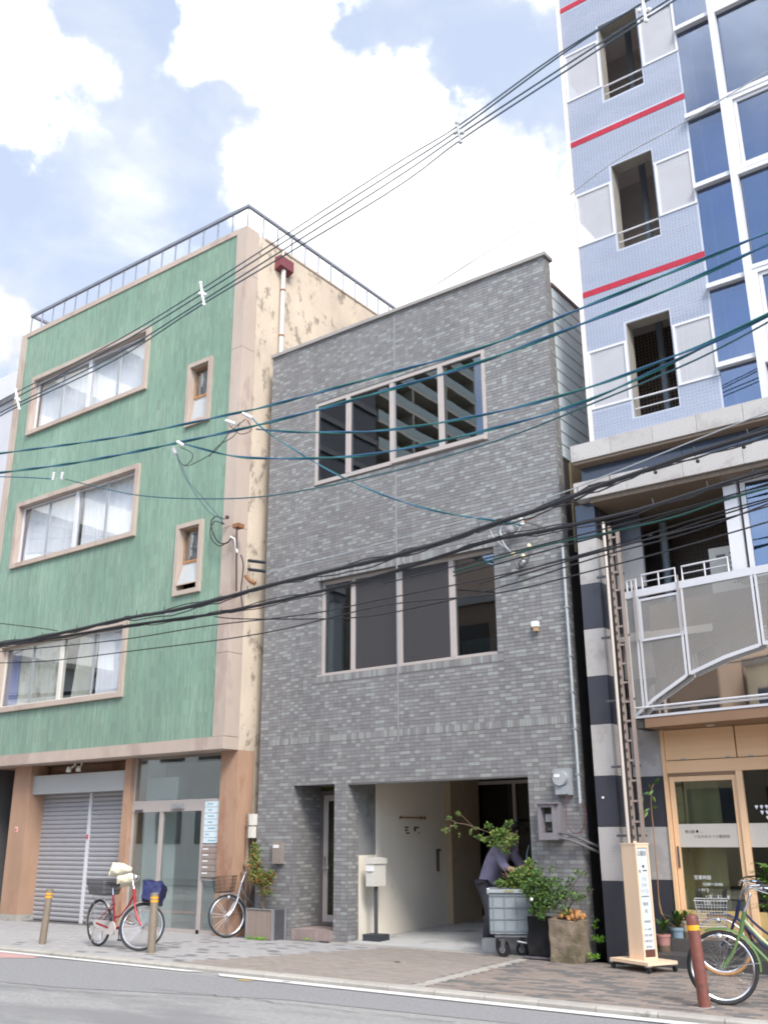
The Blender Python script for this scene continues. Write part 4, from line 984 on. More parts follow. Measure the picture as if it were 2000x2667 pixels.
# curved bay: perforated skin, mirror strip, canopy
def bayY(x): return 12.58-.19*(x+5.15)+.02*(x+5.15)**2 if x < -.5 else 12.58-.19*4.65+.02*4.65**2
def bay_curve(x):
    q = [(-5.15,3.0),(-4.85,3.2),(-4.32,3.47),(-3.8,3.63),(-3.3,3.73),(-2.6,3.84),(-1.8,3.92),(1.6,4.0)]
    for i in range(len(q)-1):
        if q[i][0] <= x <= q[i+1][0]: t_ = (x-q[i][0])/(q[i+1][0]-q[i][0]); return q[i][1]*(1-t_)+q[i+1][1]*t_
    return 3.0
def strip(mb, x0, x1, zlo, zhi, dy, th=.004, n=12):
    f0 = zlo if callable(zlo) else (lambda x: zlo); f1 = zhi if callable(zhi) else (lambda x: zhi)
    vs = []
    for i in range(n+1):
        x = x0+(x1-x0)*i/n; y = bayY(x)+dy
        vs += [(x, y, f0(x)), (x, y, f1(x)), (x, y+th, f0(x)), (x, y+th, f1(x))]
    fs = []
    for i in range(n):
        a = 4*i; b = a+4
        fs += [(a, b, b+1, a+1), (a+2, a+3, b+3, b+2), (a+1, b+1, b+3, a+3), (a, a+2, b+2, b)]
    fs += [(0, 1, 3, 2), (4*n, 4*n+2, 4*n+3, 4*n+1)]
    return mb.add(vs, fs)
ZT = 4.62
bay = build(strip(MB(), -5.15, 1.6, ZT, ZT+.10, -.01, .05), 'bay_cladding', M['white_alu'], tw)
segs = [(-5.15, -4.98, None), (-4.96, -4.32, None), (-4.30, -3.32, None), (-3.30, -2.3, None), (-2.28, -1.2, None), (-1.18, .2, None)]
for i, (a, b, _) in enumerate(segs):
    top = ZT-.005 if i != 1 else 4.02
    build(strip(MB(), a+.03, b-.03, lambda x: bay_curve(x)+.035, top, 0, .003), 'perforated_panel', M['perf'], bay)
    e1 = MB(); strip(e1, a, a+.032, lambda x: bay_curve(x), ZT-.002, -.006, .02, 2); strip(e1, b-.032, b, lambda x: bay_curve(x), ZT-.002, -.006, .02, 2)
    strip(e1, a+.03, b-.03, lambda x: bay_curve(x)-.01, lambda x: bay_curve(x)+.036, -.006, .02)
    build(e1, 'panel_edge', M['white_alu'], bay)
# access hatch in the second panel
e1 = MB(); strip(e1, -4.93, -4.33, 4.0, 4.03, -.012, .03); strip(e1, -4.93, -4.33, 4.55, 4.58, -.012, .03); strip(e1, -4.93, -4.90, 4.03, 4.55, -.012, .03, 2); strip(e1, -4.36, -4.33, 4.03, 4.55, -.012, .03, 2)
build(e1, 'hatch_frame', M['white_alu'], bay); build(strip(MB(), -4.90, -4.36, 4.03, 4.55, -.004, .003), 'hatch_panel', M['perf'], bay)
for (x_, z_, r_) in ((-4.965, 4.0, .009), (-4.31, 4.05, .009)): build(MB().tube([(x_, bayY(x_)-.03, z_), (x_, bayY(x_)-.03, 4.80)], r_, 6), 'hatch_post', surf('taupe_post', (.30,.25,.21), .6), bay)
build(strip(MB(), -5.15, 1.6, 3.02, lambda x: bay_curve(x)+.25, .10, .01, 40), 'mirror_skirt', M['mirror'], bay)
build(MB().tube([(x/10, bayY(x/10)-.05, 3.12) for x in range(-51, 16, 4)], .014, 8), 'skirt_rail', M['white_alu'], bay)
build(strip(MB(), -5.15, 1.6, 2.99, 3.02, -.03, .2), 'skirt_lip', M['white_alu'], bay)
build(strip(MB(), -5.15, 1.6, 2.9, 4.6, .5, .02), 'bay_backing', M['granite_brown'], bay)
# balcony railing on top of the bay
rs = MB()
for (a, b, h) in ((-5.1, -4.96, .16), (-4.86, -4.36, .20), (-4.26, -3.62, .20)):
    ya, yb = bayY(a), bayY(b); zt = ZT+.10
    rs.tube([(a, ya+.03, zt), (a, ya+.03, zt+h), (b, yb+.03, zt+h), (b, yb+.03, zt)], .013, 8)
    rs.tube([(a, ya+.03, zt+h*.5), (b, yb+.03, zt+h*.5)], .007, 6)
    m_ = (a+b)/2; rs.tube([(m_, bayY(m_)+.03, zt), (m_, bayY(m_)+.03, zt+h)], .010, 8)
build(rs, 'balcony_railing', M['white_alu'], tw)
# canopy and wooden shopfront
can = MB(); n = 20
vs = []
for i in range(n+1):
    x = -4.99+(6.5)*i/n; vs += [(x, bayY(x)-.02, 2.86), (x, bayY(x)-.02, 2.985), (x, 13.02, 2.86), (x, 13.02, 2.985)]
can.add(vs, [f for i in range(n) for f in ((4*i, 4*i+4, 4*i+5, 4*i+1), (4*i+2, 4*i+6, 4*i+4, 4*i), (4*i+1, 4*i+5, 4*i+7, 4*i+3))]+[(0, 1, 3, 2)])
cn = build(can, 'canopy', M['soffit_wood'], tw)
build(MB().lathe((-4.2, 12.75, 2.85), [(.055,0),(.055,.012)], 16), 'downlight', M['offwhite'], cn)
build(B1(-5.14, -5.0, 12.55, 13.0, 2.86, 2.985), 'canopy_side', M['black_gap'], tw)
SY = 13.0
sf = build(MB().box(-4.975, -4.93, SY-.03, SY+.08, .30, 2.86).box(-4.93, 1.6, SY-.0, SY+.08, 2.30, 2.455), 'shopfront', M['woodH'], tw)
for (a, b) in ((-4.93, -3.99), (-3.98, -2.9), (-2.89, -1.8), (-1.79, -.5), (-.49, 1.6)):
    build(B1(a+.004, b-.004, SY-.01, SY+.07, 2.465, 2.855), 'fascia_panel', M['woodH'], sf)
for x in (-4.72, -4.13, -3.84, -3.1): build(B1(x, x+.06, SY-.02, SY-.0105, 2.462, 2.48), 'panel_catch', M['steel'], sf)
for (a, b) in ((-4.92, -4.03),):
    d_ = build(frame_rect(MB(), a, b, .305, 2.255, SY+.02, SY+.06, .065, wb=.03), 'sliding_door', M['woodV'], sf)
build(B1(-4.925, -4.03, SY+.005, SY+.075, 2.258, 2.298), 'door_head', M['soffit_wood'], sf)
build(B1(-4.03, -3.95, SY-.01, SY+.08, .30, 2.298), 'post', M['woodV'], sf); build(B1(-2.95, -2.87, SY-.01, SY+.08, .30, 2.298), 'post', M['woodV'], sf)
build(B1(-4.853, -4.097, SY+.035, SY+.041, .62, 2.188), 'pane', M['g_shop'], d_ if False else sf)
build(B1(-3.95, -2.95, SY+.035, SY+.041, .62, 2.298), 'pane', M['g_black'], sf)
build(B1(-4.853, -4.097, SY+.03, SY+.045, .335, .618), 'lower_panel', M['yellow_panel'], sf); build(B1(-3.949, -2.951, SY+.03, SY+.045, .305, .618), 'lower_panel', M['yellow_panel'], sf)
build(B1(-4.90, -4.875, SY+.008, SY+.0195, 1.12, 1.38), 'door_pull', M['steel_dark'], sf)
f1 = build(B1(-4.853, -4.097, SY+.030, SY+.034, 1.37, 1.655), 'frosted_band', M['frost'], sf)
f2 = build(B1(-3.949, -2.951, SY+.030, SY+.034, 1.37, 1.655), 'frosted_band', M['frost'], sf)
text_mesh('靭公園', .042, 'window_lettering', M['ink_brown'], sf, Vector((-4.775, SY+.0285, 1.545)), FACE)
build(MB().sphere((-4.615, SY+.027, 1.563), .018, 10, 6, (1,.1,1)).box(-4.59, -4.54, SY+.026, SY+.029, 1.548, 1.550), 'emblem', M['ink'], sf)
text_mesh('つるかめカイロ整体院', .047, 'window_lettering', M['ink_brown'], sf, Vector((-4.67, SY+.0285, 1.483)), FACE)
text_mesh('カイロプラクティック', .052, 'window_lettering', M['ink_brown'], sf, Vector((-3.66, SY+.0285, 1.49)), FACE)
for i, (s, x, z, sz) in enumerate((('営業時間', -4.72, .985, .055), ('10:00～20:00', -4.62, .91, .048), ('定休日', -4.69, .835, .050), ('水曜・第2日曜', -4.60, .76, .048), ('電話', -4.64, .69, .050))):
    text_mesh(s, sz, 'hours_lettering', M['white_ink'], sf, Vector((x, SY+.031, z)), FACE)
mb = MB()
for r_, n0 in enumerate((0, 1, 2)):
    for i in range(n0, 9):
        c = Vector((-3.83+i*.062, SY+.031, 1.845-r_*.065)); mb.add([c+Vector((-.022,0,.012)), c+Vector((-.012,0,.024)), c+Vector((.012,0,.024)), c+Vector((.022,0,.012)), c+Vector((0,0,-.026))], [(0,4,3,2,1)])
build(mb, 'diamond_motif', M['white_ink'], sf)
mb = MB(); mb.box(-4.9, 1.6, 14.2, 14.3, .3, 2.9); mb.box(-3.5, -3.4, 13.2, 14.2, .3, 2.9); build(mb, 'shop_back_wall', surf('shop_room_wall', (.48,.46,.30), .9, .1, 1), tw)
curtain(sf, -5.0, -4.35, .62, 2.6, 13.25, surf('sage_curtain', (.36,.39,.29), .9, .08, 2), amp=.015, per=.3)
build(B1(-3.9, -1.5, 13.5, 13.52, .3, 2.3), 'slatted_blind', surf('dark_brown_blind', (.05,.03,.022), .9, .3, 10, stretch=(.2,1,6)), tw)
stp_ = build(B1(-5.40, 1.6, 12.28, 13.0, 0, .15), 'entrance_step', M['stone_step'], tw); build(B1(-5.0, 1.6, 12.72, 13.0, .151, .30), 'upper_step', M['stone_step'], tw)
build(MB().box(-5.40, 1.6, 12.25, 12.278, 0, .012), 'step_edge', M['curb'], tw)

# ladder rack beside the pillar
lr = thing('cable_ladder', 'tall bronze ladder rack with a pale pipe running up beside the banded granite pillar', 'ladder', (-5.13, 12.25, 1.3))
build(MB().tube([(-5.205, 12.2, 1.3), (-5.205, 12.2, 5.66)], .021, 10), 'pipe', surf('pale_bronze_pipe', (.52,.46,.41), .45, .06, 3), lr, smooth=True)
brz = surf('bronze_channel', (.27,.215,.185), .5, .1, 5)
build(B1(-5.155, -5.125, 12.22, 12.28, 1.3, 5.60), 'rail', brz, lr); build(B1(-5.045, -5.012, 12.22, 12.28, 1.3, 5.52), 'rail', brz, lr)
for k in range(17): build(B1(-5.125, -5.045, 12.235, 12.26, 1.42+k*.25, 1.445+k*.25), 'rung', brz, lr)
mb = MB()
for k in range(36): mb.box(-5.150, -5.130, 12.215, 12.2195, 1.36+k*.118, 1.40+k*.118)
build(mb, 'rail_slots', M['black_gap'], lr, kind='stuff')
for z in (1.5, 2.35, 3.2, 4.05, 4.9): build(B1(-5.40, -5.0, 12.28, 12.31, z, z+.03), 'wall_bracket', M['steel_dark'], lr)
# air conditioner on the balcony
ac = thing('air_conditioner', 'white air conditioner unit standing behind the balcony rail', 'air conditioner', (-3.7, 13.2, 4.2))
build(B1(-4.08, -3.38, 13.1, 13.4, 4.62, 5.28), 'casing', M['offwhite'], ac); build(B1(-3.98, -3.86, 13.085, 13.099, 5.13, 5.17), 'label_plate', M['alu_dark'], ac); build(B1(-4.04, -3.42, 13.11, 13.39, 4.2, 4.618), 'stand', M['steel_dark'], ac)
mb = MB()
for k in range(7): mb.box(-3.80, -3.44, 13.088, 13.099, 4.75+k*.07, 4.765+k*.07)
build(mb, 'grille', M['steel_dark'], ac)
build(MB().tube(smooth_path([(-3.72,13.2,5.25),(-3.78,13.15,5.45),(-3.72,13.1,5.7),(-3.66,13.1,5.85)]), .022, 8), 'coolant_hose', surf('cream_hose', (.50,.42,.28), .6), ac, smooth=True)
# ================================================================== across the street (mirrored in the windows)
ap = thing('apartment_tower', 'tall beige apartment block with stacked balconies, mirrored in the upper windows of the grey building', 'apartment building', (-60, -30, 0))
apm = surf('apartment_beige', (.48,.45,.38), .8, .06, .3)
build(B1(-72, -51.6, -60, -42, 0, 74), 'wall', surf('apartment_recess', (.20,.19,.165), .8, .1, .3), ap)
db = thing('added_dark_block', 'added dark block beyond the street that darkens the left panes of the upper grey window', 'added block', (-60, -31, 0))
build(B1(-70, -50.2, -41.8, -21.2, 0, 74), 'wall', surf('dark_block_wall', (.06,.06,.065), .7, .1, .3), db)  # unseen dark mass added so the left panes mirror something dark
mb = MB()
for k in range(24): mb.box(-50.2, -50.0, -41.8, -21.2, 3+k*3, 3.5+k*3)
build(mb, 'floor_bands', surf('dark_band', (.13,.125,.12), .7), db, kind='stuff')
a2_ = thing('near_apartment_block', 'pale apartment block with white balcony bands, mirrored in the green building windows', 'apartment building', (-60, -13, 0))
build(B1(-72, -51.6, -21, -6, 0, 74), 'wall', surf('near_block_recess', (.30,.31,.32), .8, .1, .3), a2_)
mb = MB()
for k in range(16): mb.box(-51.6, -50, -21, -6, 2.8+k*4.4, 4.6+k*4.4)
build(mb, 'balcony_bands', surf('near_block_white', (.55,.54,.50), .8, .05, .3), a2_, kind='stuff')
mb = MB(); mp2 = MB()
for k in range(26):
    z = 2.8+k*2.75; mb.box(-51.6, -50, -60, -42, z, z+.35); mp2.box(-50.06, -49.98, -60, -42, z+.36, z+1.25)
build(mb, 'balcony_slabs', apm, ap, kind='stuff'); build(mp2, 'balcony_fronts', surf('pale_green_glass_rail', (.30,.36,.33), .4, .05, .5), ap, kind='stuff')
mb = MB()
for k in range(3): mb.box(-51.6, -50.02, -60+k*6, -59.8+k*6, 0, 73)
build(mb, 'party_walls', apm, ap, kind='stuff')
def op_build(name, label, x0, x1, y0, y1, h, m, wm, rows, cols):
    t = thing(name, label, 'building', ((x0+x1)/2, (y0+y1)/2, 0))
    build(B1(x0, x1, y0, y1, 0, h), 'wall', m, t)
    wd = (x1-x0)/cols; hh = (h-.6)/rows
    for i in range(cols):
        for j in range(rows):
            build(B1(x0+wd*(i+.18), x0+wd*(i+.82), y1, y1+.04, .5+hh*(j+.25), .5+hh*(j+.78)), 'window', wm, t)
    build(B1(x0-.05, x1+.05, y1-.3, y1+.12, h, h+.25), 'cornice', M['cap'], t)
op_build('brown_brick_building', 'brown building on the near side of the street, heightened to darken the lower windows', -24, -19.1, -16, -4.6, 12, surf('brown_render', (.17,.12,.09), .8, .1, 1), M['black_gap'], 3, 3)  # height raised to block the tower's reflection in the lower windows
op_build('ochre_building', 'lower ochre-brown building beside it, mirrored in the lower right window', -19, -15.2, -16, -4.6, 9.6, surf('ochre_render', (.20,.14,.10), .8, .1, 1), M['black_gap'], 3, 2)
op_build('cream_rendered_building', 'cream building on the near side of the street with a flat cornice', -15, -7.2, -18, -7.0, 7.0, surf('cream_render', (.55,.48,.36), .8, .08, 1), M['blue_panel'], 2, 3)
op_build('white_rendered_building', 'white three-storey building on the near side of the street', -36, -24.2, -18, -4.1, 10.5, surf('white_render', (.62,.62,.60), .8, .05, 1), M['black_gap'], 3, 5)
op_build('beige_panel_building', 'beige building on the near side of the street with barred windows', -6.8, 3.2, -18, -7.4, 6.4, surf('beige_render', (.52,.38,.24), .8, .1, 1), M['corridor'], 2, 4)
op_build('grey_concrete_building', 'grey concrete building on the near side of the street at the right', 3.6, 14, -18, -7.2, 8, surf('grey_render2', (.36,.35,.34), .8, .1, 1), M['black_gap'], 3, 4)
build(B1(-60, 20, -4.6, -.2, -.07, .0), 'near_pavement', M['curb'], kind='structure')

# ================================================================== overhead lines
def poly(pts, Y): return smooth_path([P(x, y, Y) for x, y in pts], 5)
def extend(pts, mode='LR'):
    a, b = Vector(pts[0]), Vector(pts[1]); c, d = Vector(pts[-2]), Vector(pts[-1]); mode = 'LR' if mode is True else mode
    return ([a+(a-b).normalized()*12] if 'L' in mode else [])+list(pts)+([d+(d-c).normalized()*9] if 'R' in mode else [])
def wire(pts, Y, r, m, name, label, group=None, ext=True, cat='cable'):
    p = poly(pts, Y)
    if ext: p = extend(p, ext)
    return tag(build(MB().tube(p, r, 6), name, m, smooth=True), label, cat, group)
HV = [([(-30,1062),(45,1021),(300,890),(527,752),(1000,446),(1190,330),(1460,136),(1740,-30)], .009, 'thin topmost line of the high bundle crossing the sky'),
      ([(-30,1078),(45,1034),(300,902),(527,765),(1000,464),(1192,340),(1462,142),(1700,-10)], .010, 'second line from the top of the high bundle crossing the sky'),
      ([(-30,1092),(45,1052),(300,925),(530,782),(1000,484),(1195,352),(1465,175),(1770,-20)], .010, 'third line from the top of the high bundle crossing the sky'),
      ([(-30,1103),(45,1060),(300,938),(532,790),(1000,509),(1200,364),(1465,190),(1800,-28)], .010, 'lowest line of the high bundle crossing the sky')]
for pts, r, lb in HV: wire(pts, 8.0, r, M['wire_hv'], 'high_line', lb, 'high lines crossing the sky')
wire([(1090,770),(1250,668),(1400,570),(1600,420),(1760,330),(2000,185)], 8.2, .006, M['wire_grey'], 'thin_line', 'hair-thin line rising across the cloud from the grey roof to the blue tower', ext='R')
for (px, py, h, lb) in ((46,1040,50,'leftmost'),(527,765,56,'second from the left'),(1194,345,50,'third, against the white cloud'),(1676,26,56,'rightmost, over the blue tower')):
    s = thing('line_spacer', 'white spacer clamp on the high lines, '+lb, 'line spacer', P(px, py, 7.98), group='spacers on the high lines')
    a = P(px-4, py-h*.5, 7.98); b = P(px+5, py+h*.5, 7.98); mid = (a+b)/2
    mw = M['ceramic'] if px != 1194 else M['steel']
    build(MB().tube([a, mid, b], [.012,.022,.012], 8), 'body', mw, s)
    for q_ in (a, b, mid+Vector((-.05,0,.02)), mid+Vector((.05,0,-.03))): build(MB().sphere(q_, .026, 8, 6), 'clip', mw, s)
def bicolor(pts, Y, r, label, name='twisted_cable', ext=True):
    p = poly(pts, Y)
    if ext: p = extend(p, ext)
    # resample evenly, wind two strands
    L_ = [0]
    for i in range(1, len(p)): L_.append(L_[-1]+(p[i]-p[i-1]).length)
    n = max(12, int(L_[-1]/.09)); A_ = []; B_ = []; j = 0
    for i in range(n+1):
        s = L_[-1]*i/n
        while j < len(p)-2 and L_[j+1] < s: j += 1
        q_ = p[j].lerp(p[j+1], (s-L_[j])/max(1e-6, L_[j+1]-L_[j])); a = s*3.2
        o_ = Vector((0, math.cos(a), math.sin(a)))*r*.62; A_.append(q_+o_); B_.append(q_-o_)
    root = thing(name, label, 'cable', p[len(p)//2])
    build(MB().tube(A_, r*.62, 6), 'teal_strand', M['wire_teal'], root, smooth=True); build(MB().tube(B_, r*.62, 6), 'blue_strand', M['wire_blue'], root, smooth=True)
    return root
bicolor([(-30,1185),(300,1140),(600,1079),(711,1054),(1000,976),(1265,902),(1506,806),(1750,708),(2030,592)], 9.0, .017, 'topmost twisted blue and teal cable crossing the whole facade row')
bicolor([(-30,1235),(200,1205),(446,1157),(705,1099),(1000,1019),(1265,938),(1506,847),(1750,750),(2030,622)], 9.05, .019, 'second twisted blue and teal cable, just under the topmost one')
bicolor([(669,1118),(745,1124),(826,1126),(1000,1121),(1265,1079),(1530,1010),(1753,928),(1860,885),(2030,800)], 9.1, .015, 'twisted cable starting at the insulator by the green pilaster and rising to the right edge', ext='R')
bicolor([(480,1156),(603,1187),(711,1194),(860,1192),(1000,1178),(1265,1121),(1530,1043),(1844,898),(2030,806)], 9.15, .016, 'twisted cable starting over the green tiles and sagging below the upper grey window', ext='R')
wire([(-30,1241),(60,1243),(133,1247)], 9.2, .010, M['wire_blue'], 'feeder_cable', 'short pale blue cable running left from the pair of insulators on the green wall', ext='L')
wire([(172,1248),(240,1265),(362,1290),(524,1299),(711,1290),(1000,1233),(1301,1145),(1530,1056),(1814,936),(2030,822)], 9.2, .010, surf('slate_cable', (.04,.11,.13), .5), 'sagging_cable', 'slate cable sagging from the insulator pair under the upper grey window', ext='')
bicolor([(651,1082),(699,1127),(850,1221),(1000,1290),(1145,1333),(1289,1356),(1330,1362)], 11.0, .014, 'twisted service drop running down to the coil bracket on the grey facade', 'service_drop', ext='')
for i, (pts, lb) in enumerate((([(458,1175),(482,1242),(542,1330),(583,1352)], 'left one of two slim service drops to the beige pilaster'), ([(462,1182),(490,1250),(510,1275),(560,1333),(585,1365)], 'right one of two slim service drops to the beige pilaster'))):
    wire(pts, 10.8, .007, M['wire_hv'], 'slim_drop', lb, ext='')
# heavy telephone bundles
def bundle(pts, Y, r, label, n=3, name='telephone_bundle'):
    p = extend(poly(pts, Y)); root = thing(name, label, 'cable', p[len(p)//2])
    build(MB().tube(p, r, 7), 'cable_sheath', M['wire'], root, smooth=True)
    rb = random.Random(int(pts[0][1]))
    for k in range(n):
        q_ = [v+Vector((0, -.01, rb.uniform(-.02, .02)-.02*k+.03*math.sin(i*.35+k*2))) for i, v in enumerate(p)]
        build(MB().tube(q_, r*.35, 5), 'lashed_wire', M['wire'], root, smooth=True)
    mb = MB()
    for i in range(2, len(p)-2, 3):
        mb.tube([p[i]+Vector((0,0,-r*1.4)), p[i]+Vector((rb.uniform(-.02,.02), 0, r*2.4+rb.random()*.03))], .006, 4)
    build(mb, 'lashing_ties', M['wire'], root, kind='stuff')
    return root
bundle([(-30,1680),(60,1668),(200,1640),(331,1610),(450,1590),(573,1560),(693,1527),(850,1489),(1000,1454),(1150,1412),(1271,1369),(1416,1322),(1559,1266),(1700,1218),(1809,1180),(2030,1112)], 9.3, .026, 'upper thick black telephone bundle running the length of the street')
bundle([(-30,1686),(100,1668),(331,1630),(480,1610),(603,1591),(800,1548),(1000,1496),(1265,1412),(1400,1386),(1653,1330),(1885,1258),(2030,1215)], 9.4, .021, 'lower thick black telephone bundle under the first', n=2)
TH = [([(-30,1727),(120,1722),(331,1697),(681,1650),(1000,1577),(1295,1545),(1573,1478),(1800,1417),(2030,1350)], 'lowest thin black wire, crossing below the first-floor windows'),
      ([(-30,1700),(300,1668),(542,1630),(800,1600),(1000,1560),(1295,1500),(1591,1428),(1800,1375),(2030,1310)], 'thin black wire next above the lowest one'),
      ([(560,1606),(640,1612),(900,1610),(1050,1590),(1300,1530),(1560,1450),(1800,1385),(2030,1300)], 'thin black wire starting at the lower bundle left of the beige pilaster'),
      ([(1000,1520),(1300,1446),(1500,1396),(1700,1345),(1900,1290),(2030,1250)], 'thin black wire passing just over the ladder rack top'),
      ([(1180,1500),(1400,1440),(1600,1385),(1800,1322),(2030,1262)], 'thin black wire second over the ladder rack'),
      ([(1250,1520),(1400,1475),(1600,1420),(1800,1355),(2030,1290)], 'thin black wire third over the ladder rack'),
      ([(1350,1500),(1500,1455),(1700,1400),(1850,1350),(2030,1295)], 'thin black wire fading behind the ladder rack'),
      ([(1400,1390),(1600,1345),(1750,1300),(1900,1262),(2030,1225)], 'thin black wire hugging the underside of the lower bundle'),
      ([(700,1490),(900,1440),(1150,1372),(1400,1305),(1600,1230),(1800,1150),(2030,1060)], 'faint pale strand running above the upper bundle'),
      ([(-30,1620),(100,1635),(150,1643)], 'short thin wire entering the upper bundle at the left edge')]
for i, (pts, lb) in enumerate(TH): wire(pts, 9.45+.02*i, .0085 if i != 8 else .007, M['wire_grey'] if i == 8 else M['wire'], 'thin_wire', lb, ext=('LR' if i < 2 else '' if i == 9 else 'R'))
wire([(1180,1490),(1400,1425),(1560,1392),(1750,1348),(1885,1303),(2030,1262)], 9.44, .011, surf('dark_teal_cable', (.008,.055,.045), .5), 'teal_wire', 'dark green wire among the black ones over the ladder rack', ext='R')
wire([(1530,1265),(1700,1225),(1900,1165),(2030,1130)], 9.5, .007, M['wire'], 'beaded_wire', 'thin wire with dark beads hanging in front of the lower granite ledge', ext='R')
mb = MB()
for (x, y) in ((1706,1238),(1816,1209),(1936,1172)): mb.sphere(P(x, y-8, 9.5), .022, 8, 6)
tag(build(mb, 'wire_beads', M['wire']), 'three small dark beads strung on the wire before the granite ledge', 'bead')
# insulators along the wires
def insulator(a, b, label, name='insulator', r=.028):
    a = Vector(a); b = Vector(b); pts = [a.lerp(b, i/8) for i in range(9)]
    return tag(build(MB().tube(pts, [r*.6, r, r*.6, r, r*.6, r, r*.6, r, r*.5], 10), name, M['ceramic'], smooth=True), label, 'insulator', 'white insulators on the overhead cables')
insulator(P(588,1095,9.0), P(612,1104,9.0), 'white insulator left of the beige pilaster, under the topmost cable')
insulator(P(632,1076,9.0), P(656,1088,9.0), 'white insulator over the beige pilaster where the service drop starts')
insulator(P(462,1150,9.0), P(478,1160,9.0), 'small white insulator on the second cable over the green tiles')
insulator(P(451,1165,9.1), P(458,1182,9.1), 'round white insulator just below the second cable over the green tiles', r=.036)
insulator(P(142,1230,9.2), P(138,1252,9.2), 'left insulator of the pair in front of the middle green-building window')
insulator(P(164,1230,9.2), P(160,1250,9.2), 'right insulator of the pair in front of the middle green-building window')
insulator(P(432,1600,9.4), P(470,1588,9.4), 'pale joint sleeve between the two black bundles over the green wall', r=.016)
# drip loops by the pilaster
mb = MB()
mb.tube(smooth_path([P(640,1092,9.05),P(600,1125,9.05),P(560,1175,9.05),P(500,1210,9.05),P(478,1212,9.05)]), .006, 5); mb.tube(smooth_path([P(625,1100,9.05),P(610,1135,9.05),P(570,1160,9.05),P(545,1190,9.05)]), .006, 5)
mb.tube(smooth_path([P(645,1095,9.05),P(655,1120,9.05),P(625,1130,9.05),P(596,1105,9.05)]), .006, 5); mb.tube(smooth_path([P(470,1165,9.05),P(500,1180,9.05),P(498,1200,9.05),P(480,1212,9.05),P(462,1195,9.05)]), .006, 5)
tag(build(mb, 'drip_loops', M['wire'], smooth=True), 'tangle of slack black loops under the insulators by the green wall corner', 'cable')
# service entry on the beige pilaster
se = thing('service_entry', 'looped black service cables and rusty conduit on the corner of the beige pilaster', 'cable fitting', (-12.4, 11.8, 6.6))
mb = MB(); Yp = 11.78
mb.tube(smooth_path([P(585,1352,Yp),P(562,1345,Yp),P(550,1362,Yp),P(556,1390,Yp),P(570,1412,Yp),P(590,1415,Yp),P(604,1402,Yp),P(612,1410,Yp),P(618,1430,Yp)]), .012, 6)
mb.tube(smooth_path([P(583,1365,Yp),P(560,1358,Yp),P(548,1380,Yp),P(552,1405,Yp),P(572,1422,Yp),P(592,1412,Yp)]), .010, 6)
mb.tube(smooth_path([P(628,1445,Yp),P(634,1470,Yp),P(632,1500,Yp),P(628,1540,Yp),P(632,1580,Yp)]), .012, 6)
build(mb, 'looped_cable', M['wire'], se, smooth=True)
build(MB().tube([P(617,1366,Yp), P(616,1540,Yp)], .018, 8), 'conduit', surf('dark_rusty_conduit', (.07,.045,.05), .7), se)
build(MB().box(P(609,1366,Yp).x, P(625,1366,Yp).x, Yp-.03, NY-.001, P(617,1374,Yp).z, P(617,1364,Yp).z), 'bracket', M['rust'], se)
bi_ = surf('brown_insulator', (.07,.04,.05), .3); build(MB().sphere(P(592,1347,Yp), .04, 10, 8), 'wall_insulator', bi_, se); build(MB().sphere(P(579,1362,Yp), .03, 8, 6), 'wall_insulator', bi_, se)
mb = MB(); mb.tube([P(600,1398,Yp), P(612,1404,Yp), P(618,1440,Yp)], .02, 8); build(mb, 'cable_sheath', M['offwhite'], se)
for i, (y0, y1) in enumerate(((1460,1465),(1483,1488))):
    tag(build(MB().tube([P(648,y0,12.0), P(690,y1,12.42)], .03, 8), 'wall_sleeve', surf('black_sleeve_%d' % i, (.02,.03,.04), .5), smooth=True), ('upper' if i == 0 else 'lower')+' black pipe sleeve bridging from the stained side wall to the grey facade', 'pipe')
mb = MB(); mb.tube([P(640,1500,11.95), P(650,1512,11.95), P(664,1520,11.95)], .035, 8)
tag(build(mb, 'rusted_bracket', M['rust']), 'rusted bracket sticking out of the stained side wall below the pipe sleeves', 'bracket')
# fittings on the grey facade
hd = thing('cable_bracket', 'coiled cable and white knob insulators on a rusty bracket on the grey facade', 'cable fitting', (-7.0, 12.4, 5.9))
YF = 12.36
pk = lambda x, y, Y=12.36: P(1250+x/5.53, 1300+y/5.53, Y)
build(MB().tube([pk(800,245), pk(640,320)], .013, 8), 'bracket', M['rust'], hd)
for i in range(4): build(MB().sphere(pk(560+i*16, 245+i*38), .034, 10, 6, (1.2,1,.55)), 'knob', M['ceramic'], hd)
mb = MB(); mb.tube(smooth_path([pk(500,310),pk(380,330),pk(300,400),pk(290,480),pk(340,540),pk(430,560),pk(520,500),pk(570,430),pk(620,340)]), .012, 6); mb.tube(smooth_path([pk(560,400),pk(450,350),pk(340,360),pk(280,450),pk(310,560),pk(340,640),pk(420,740)]), .010, 6); mb.tube(smooth_path([pk(150,450),pk(190,540),pk(290,640),pk(370,700),pk(440,760)]), .007, 6)
build(mb, 'coiled_cable', M['wire_grey'], hd, smooth=True)
build(MB().tube(smooth_path([pk(600,380),pk(420,345),pk(310,370),pk(275,470)]), .015, 6), 'teal_tail', M['wire_teal'], hd, smooth=True)
build(MB().sphere(pk(430,450), .075, 14, 10), 'smoked_cover', surf('smoked_cover', (.20,.20,.22), .2), hd)
build(MB().tube([pk(650,340), pk(800,370), pk(960,440), pk(1130,490)], .007, 5), 'tail_wire', M['wire'], hd)
h2 = thing('junction_cluster', 'cluster of pale knobs and dark clamps on the grey facade beside the lower window', 'cable fitting', (-6.9, 12.4, 5.5))
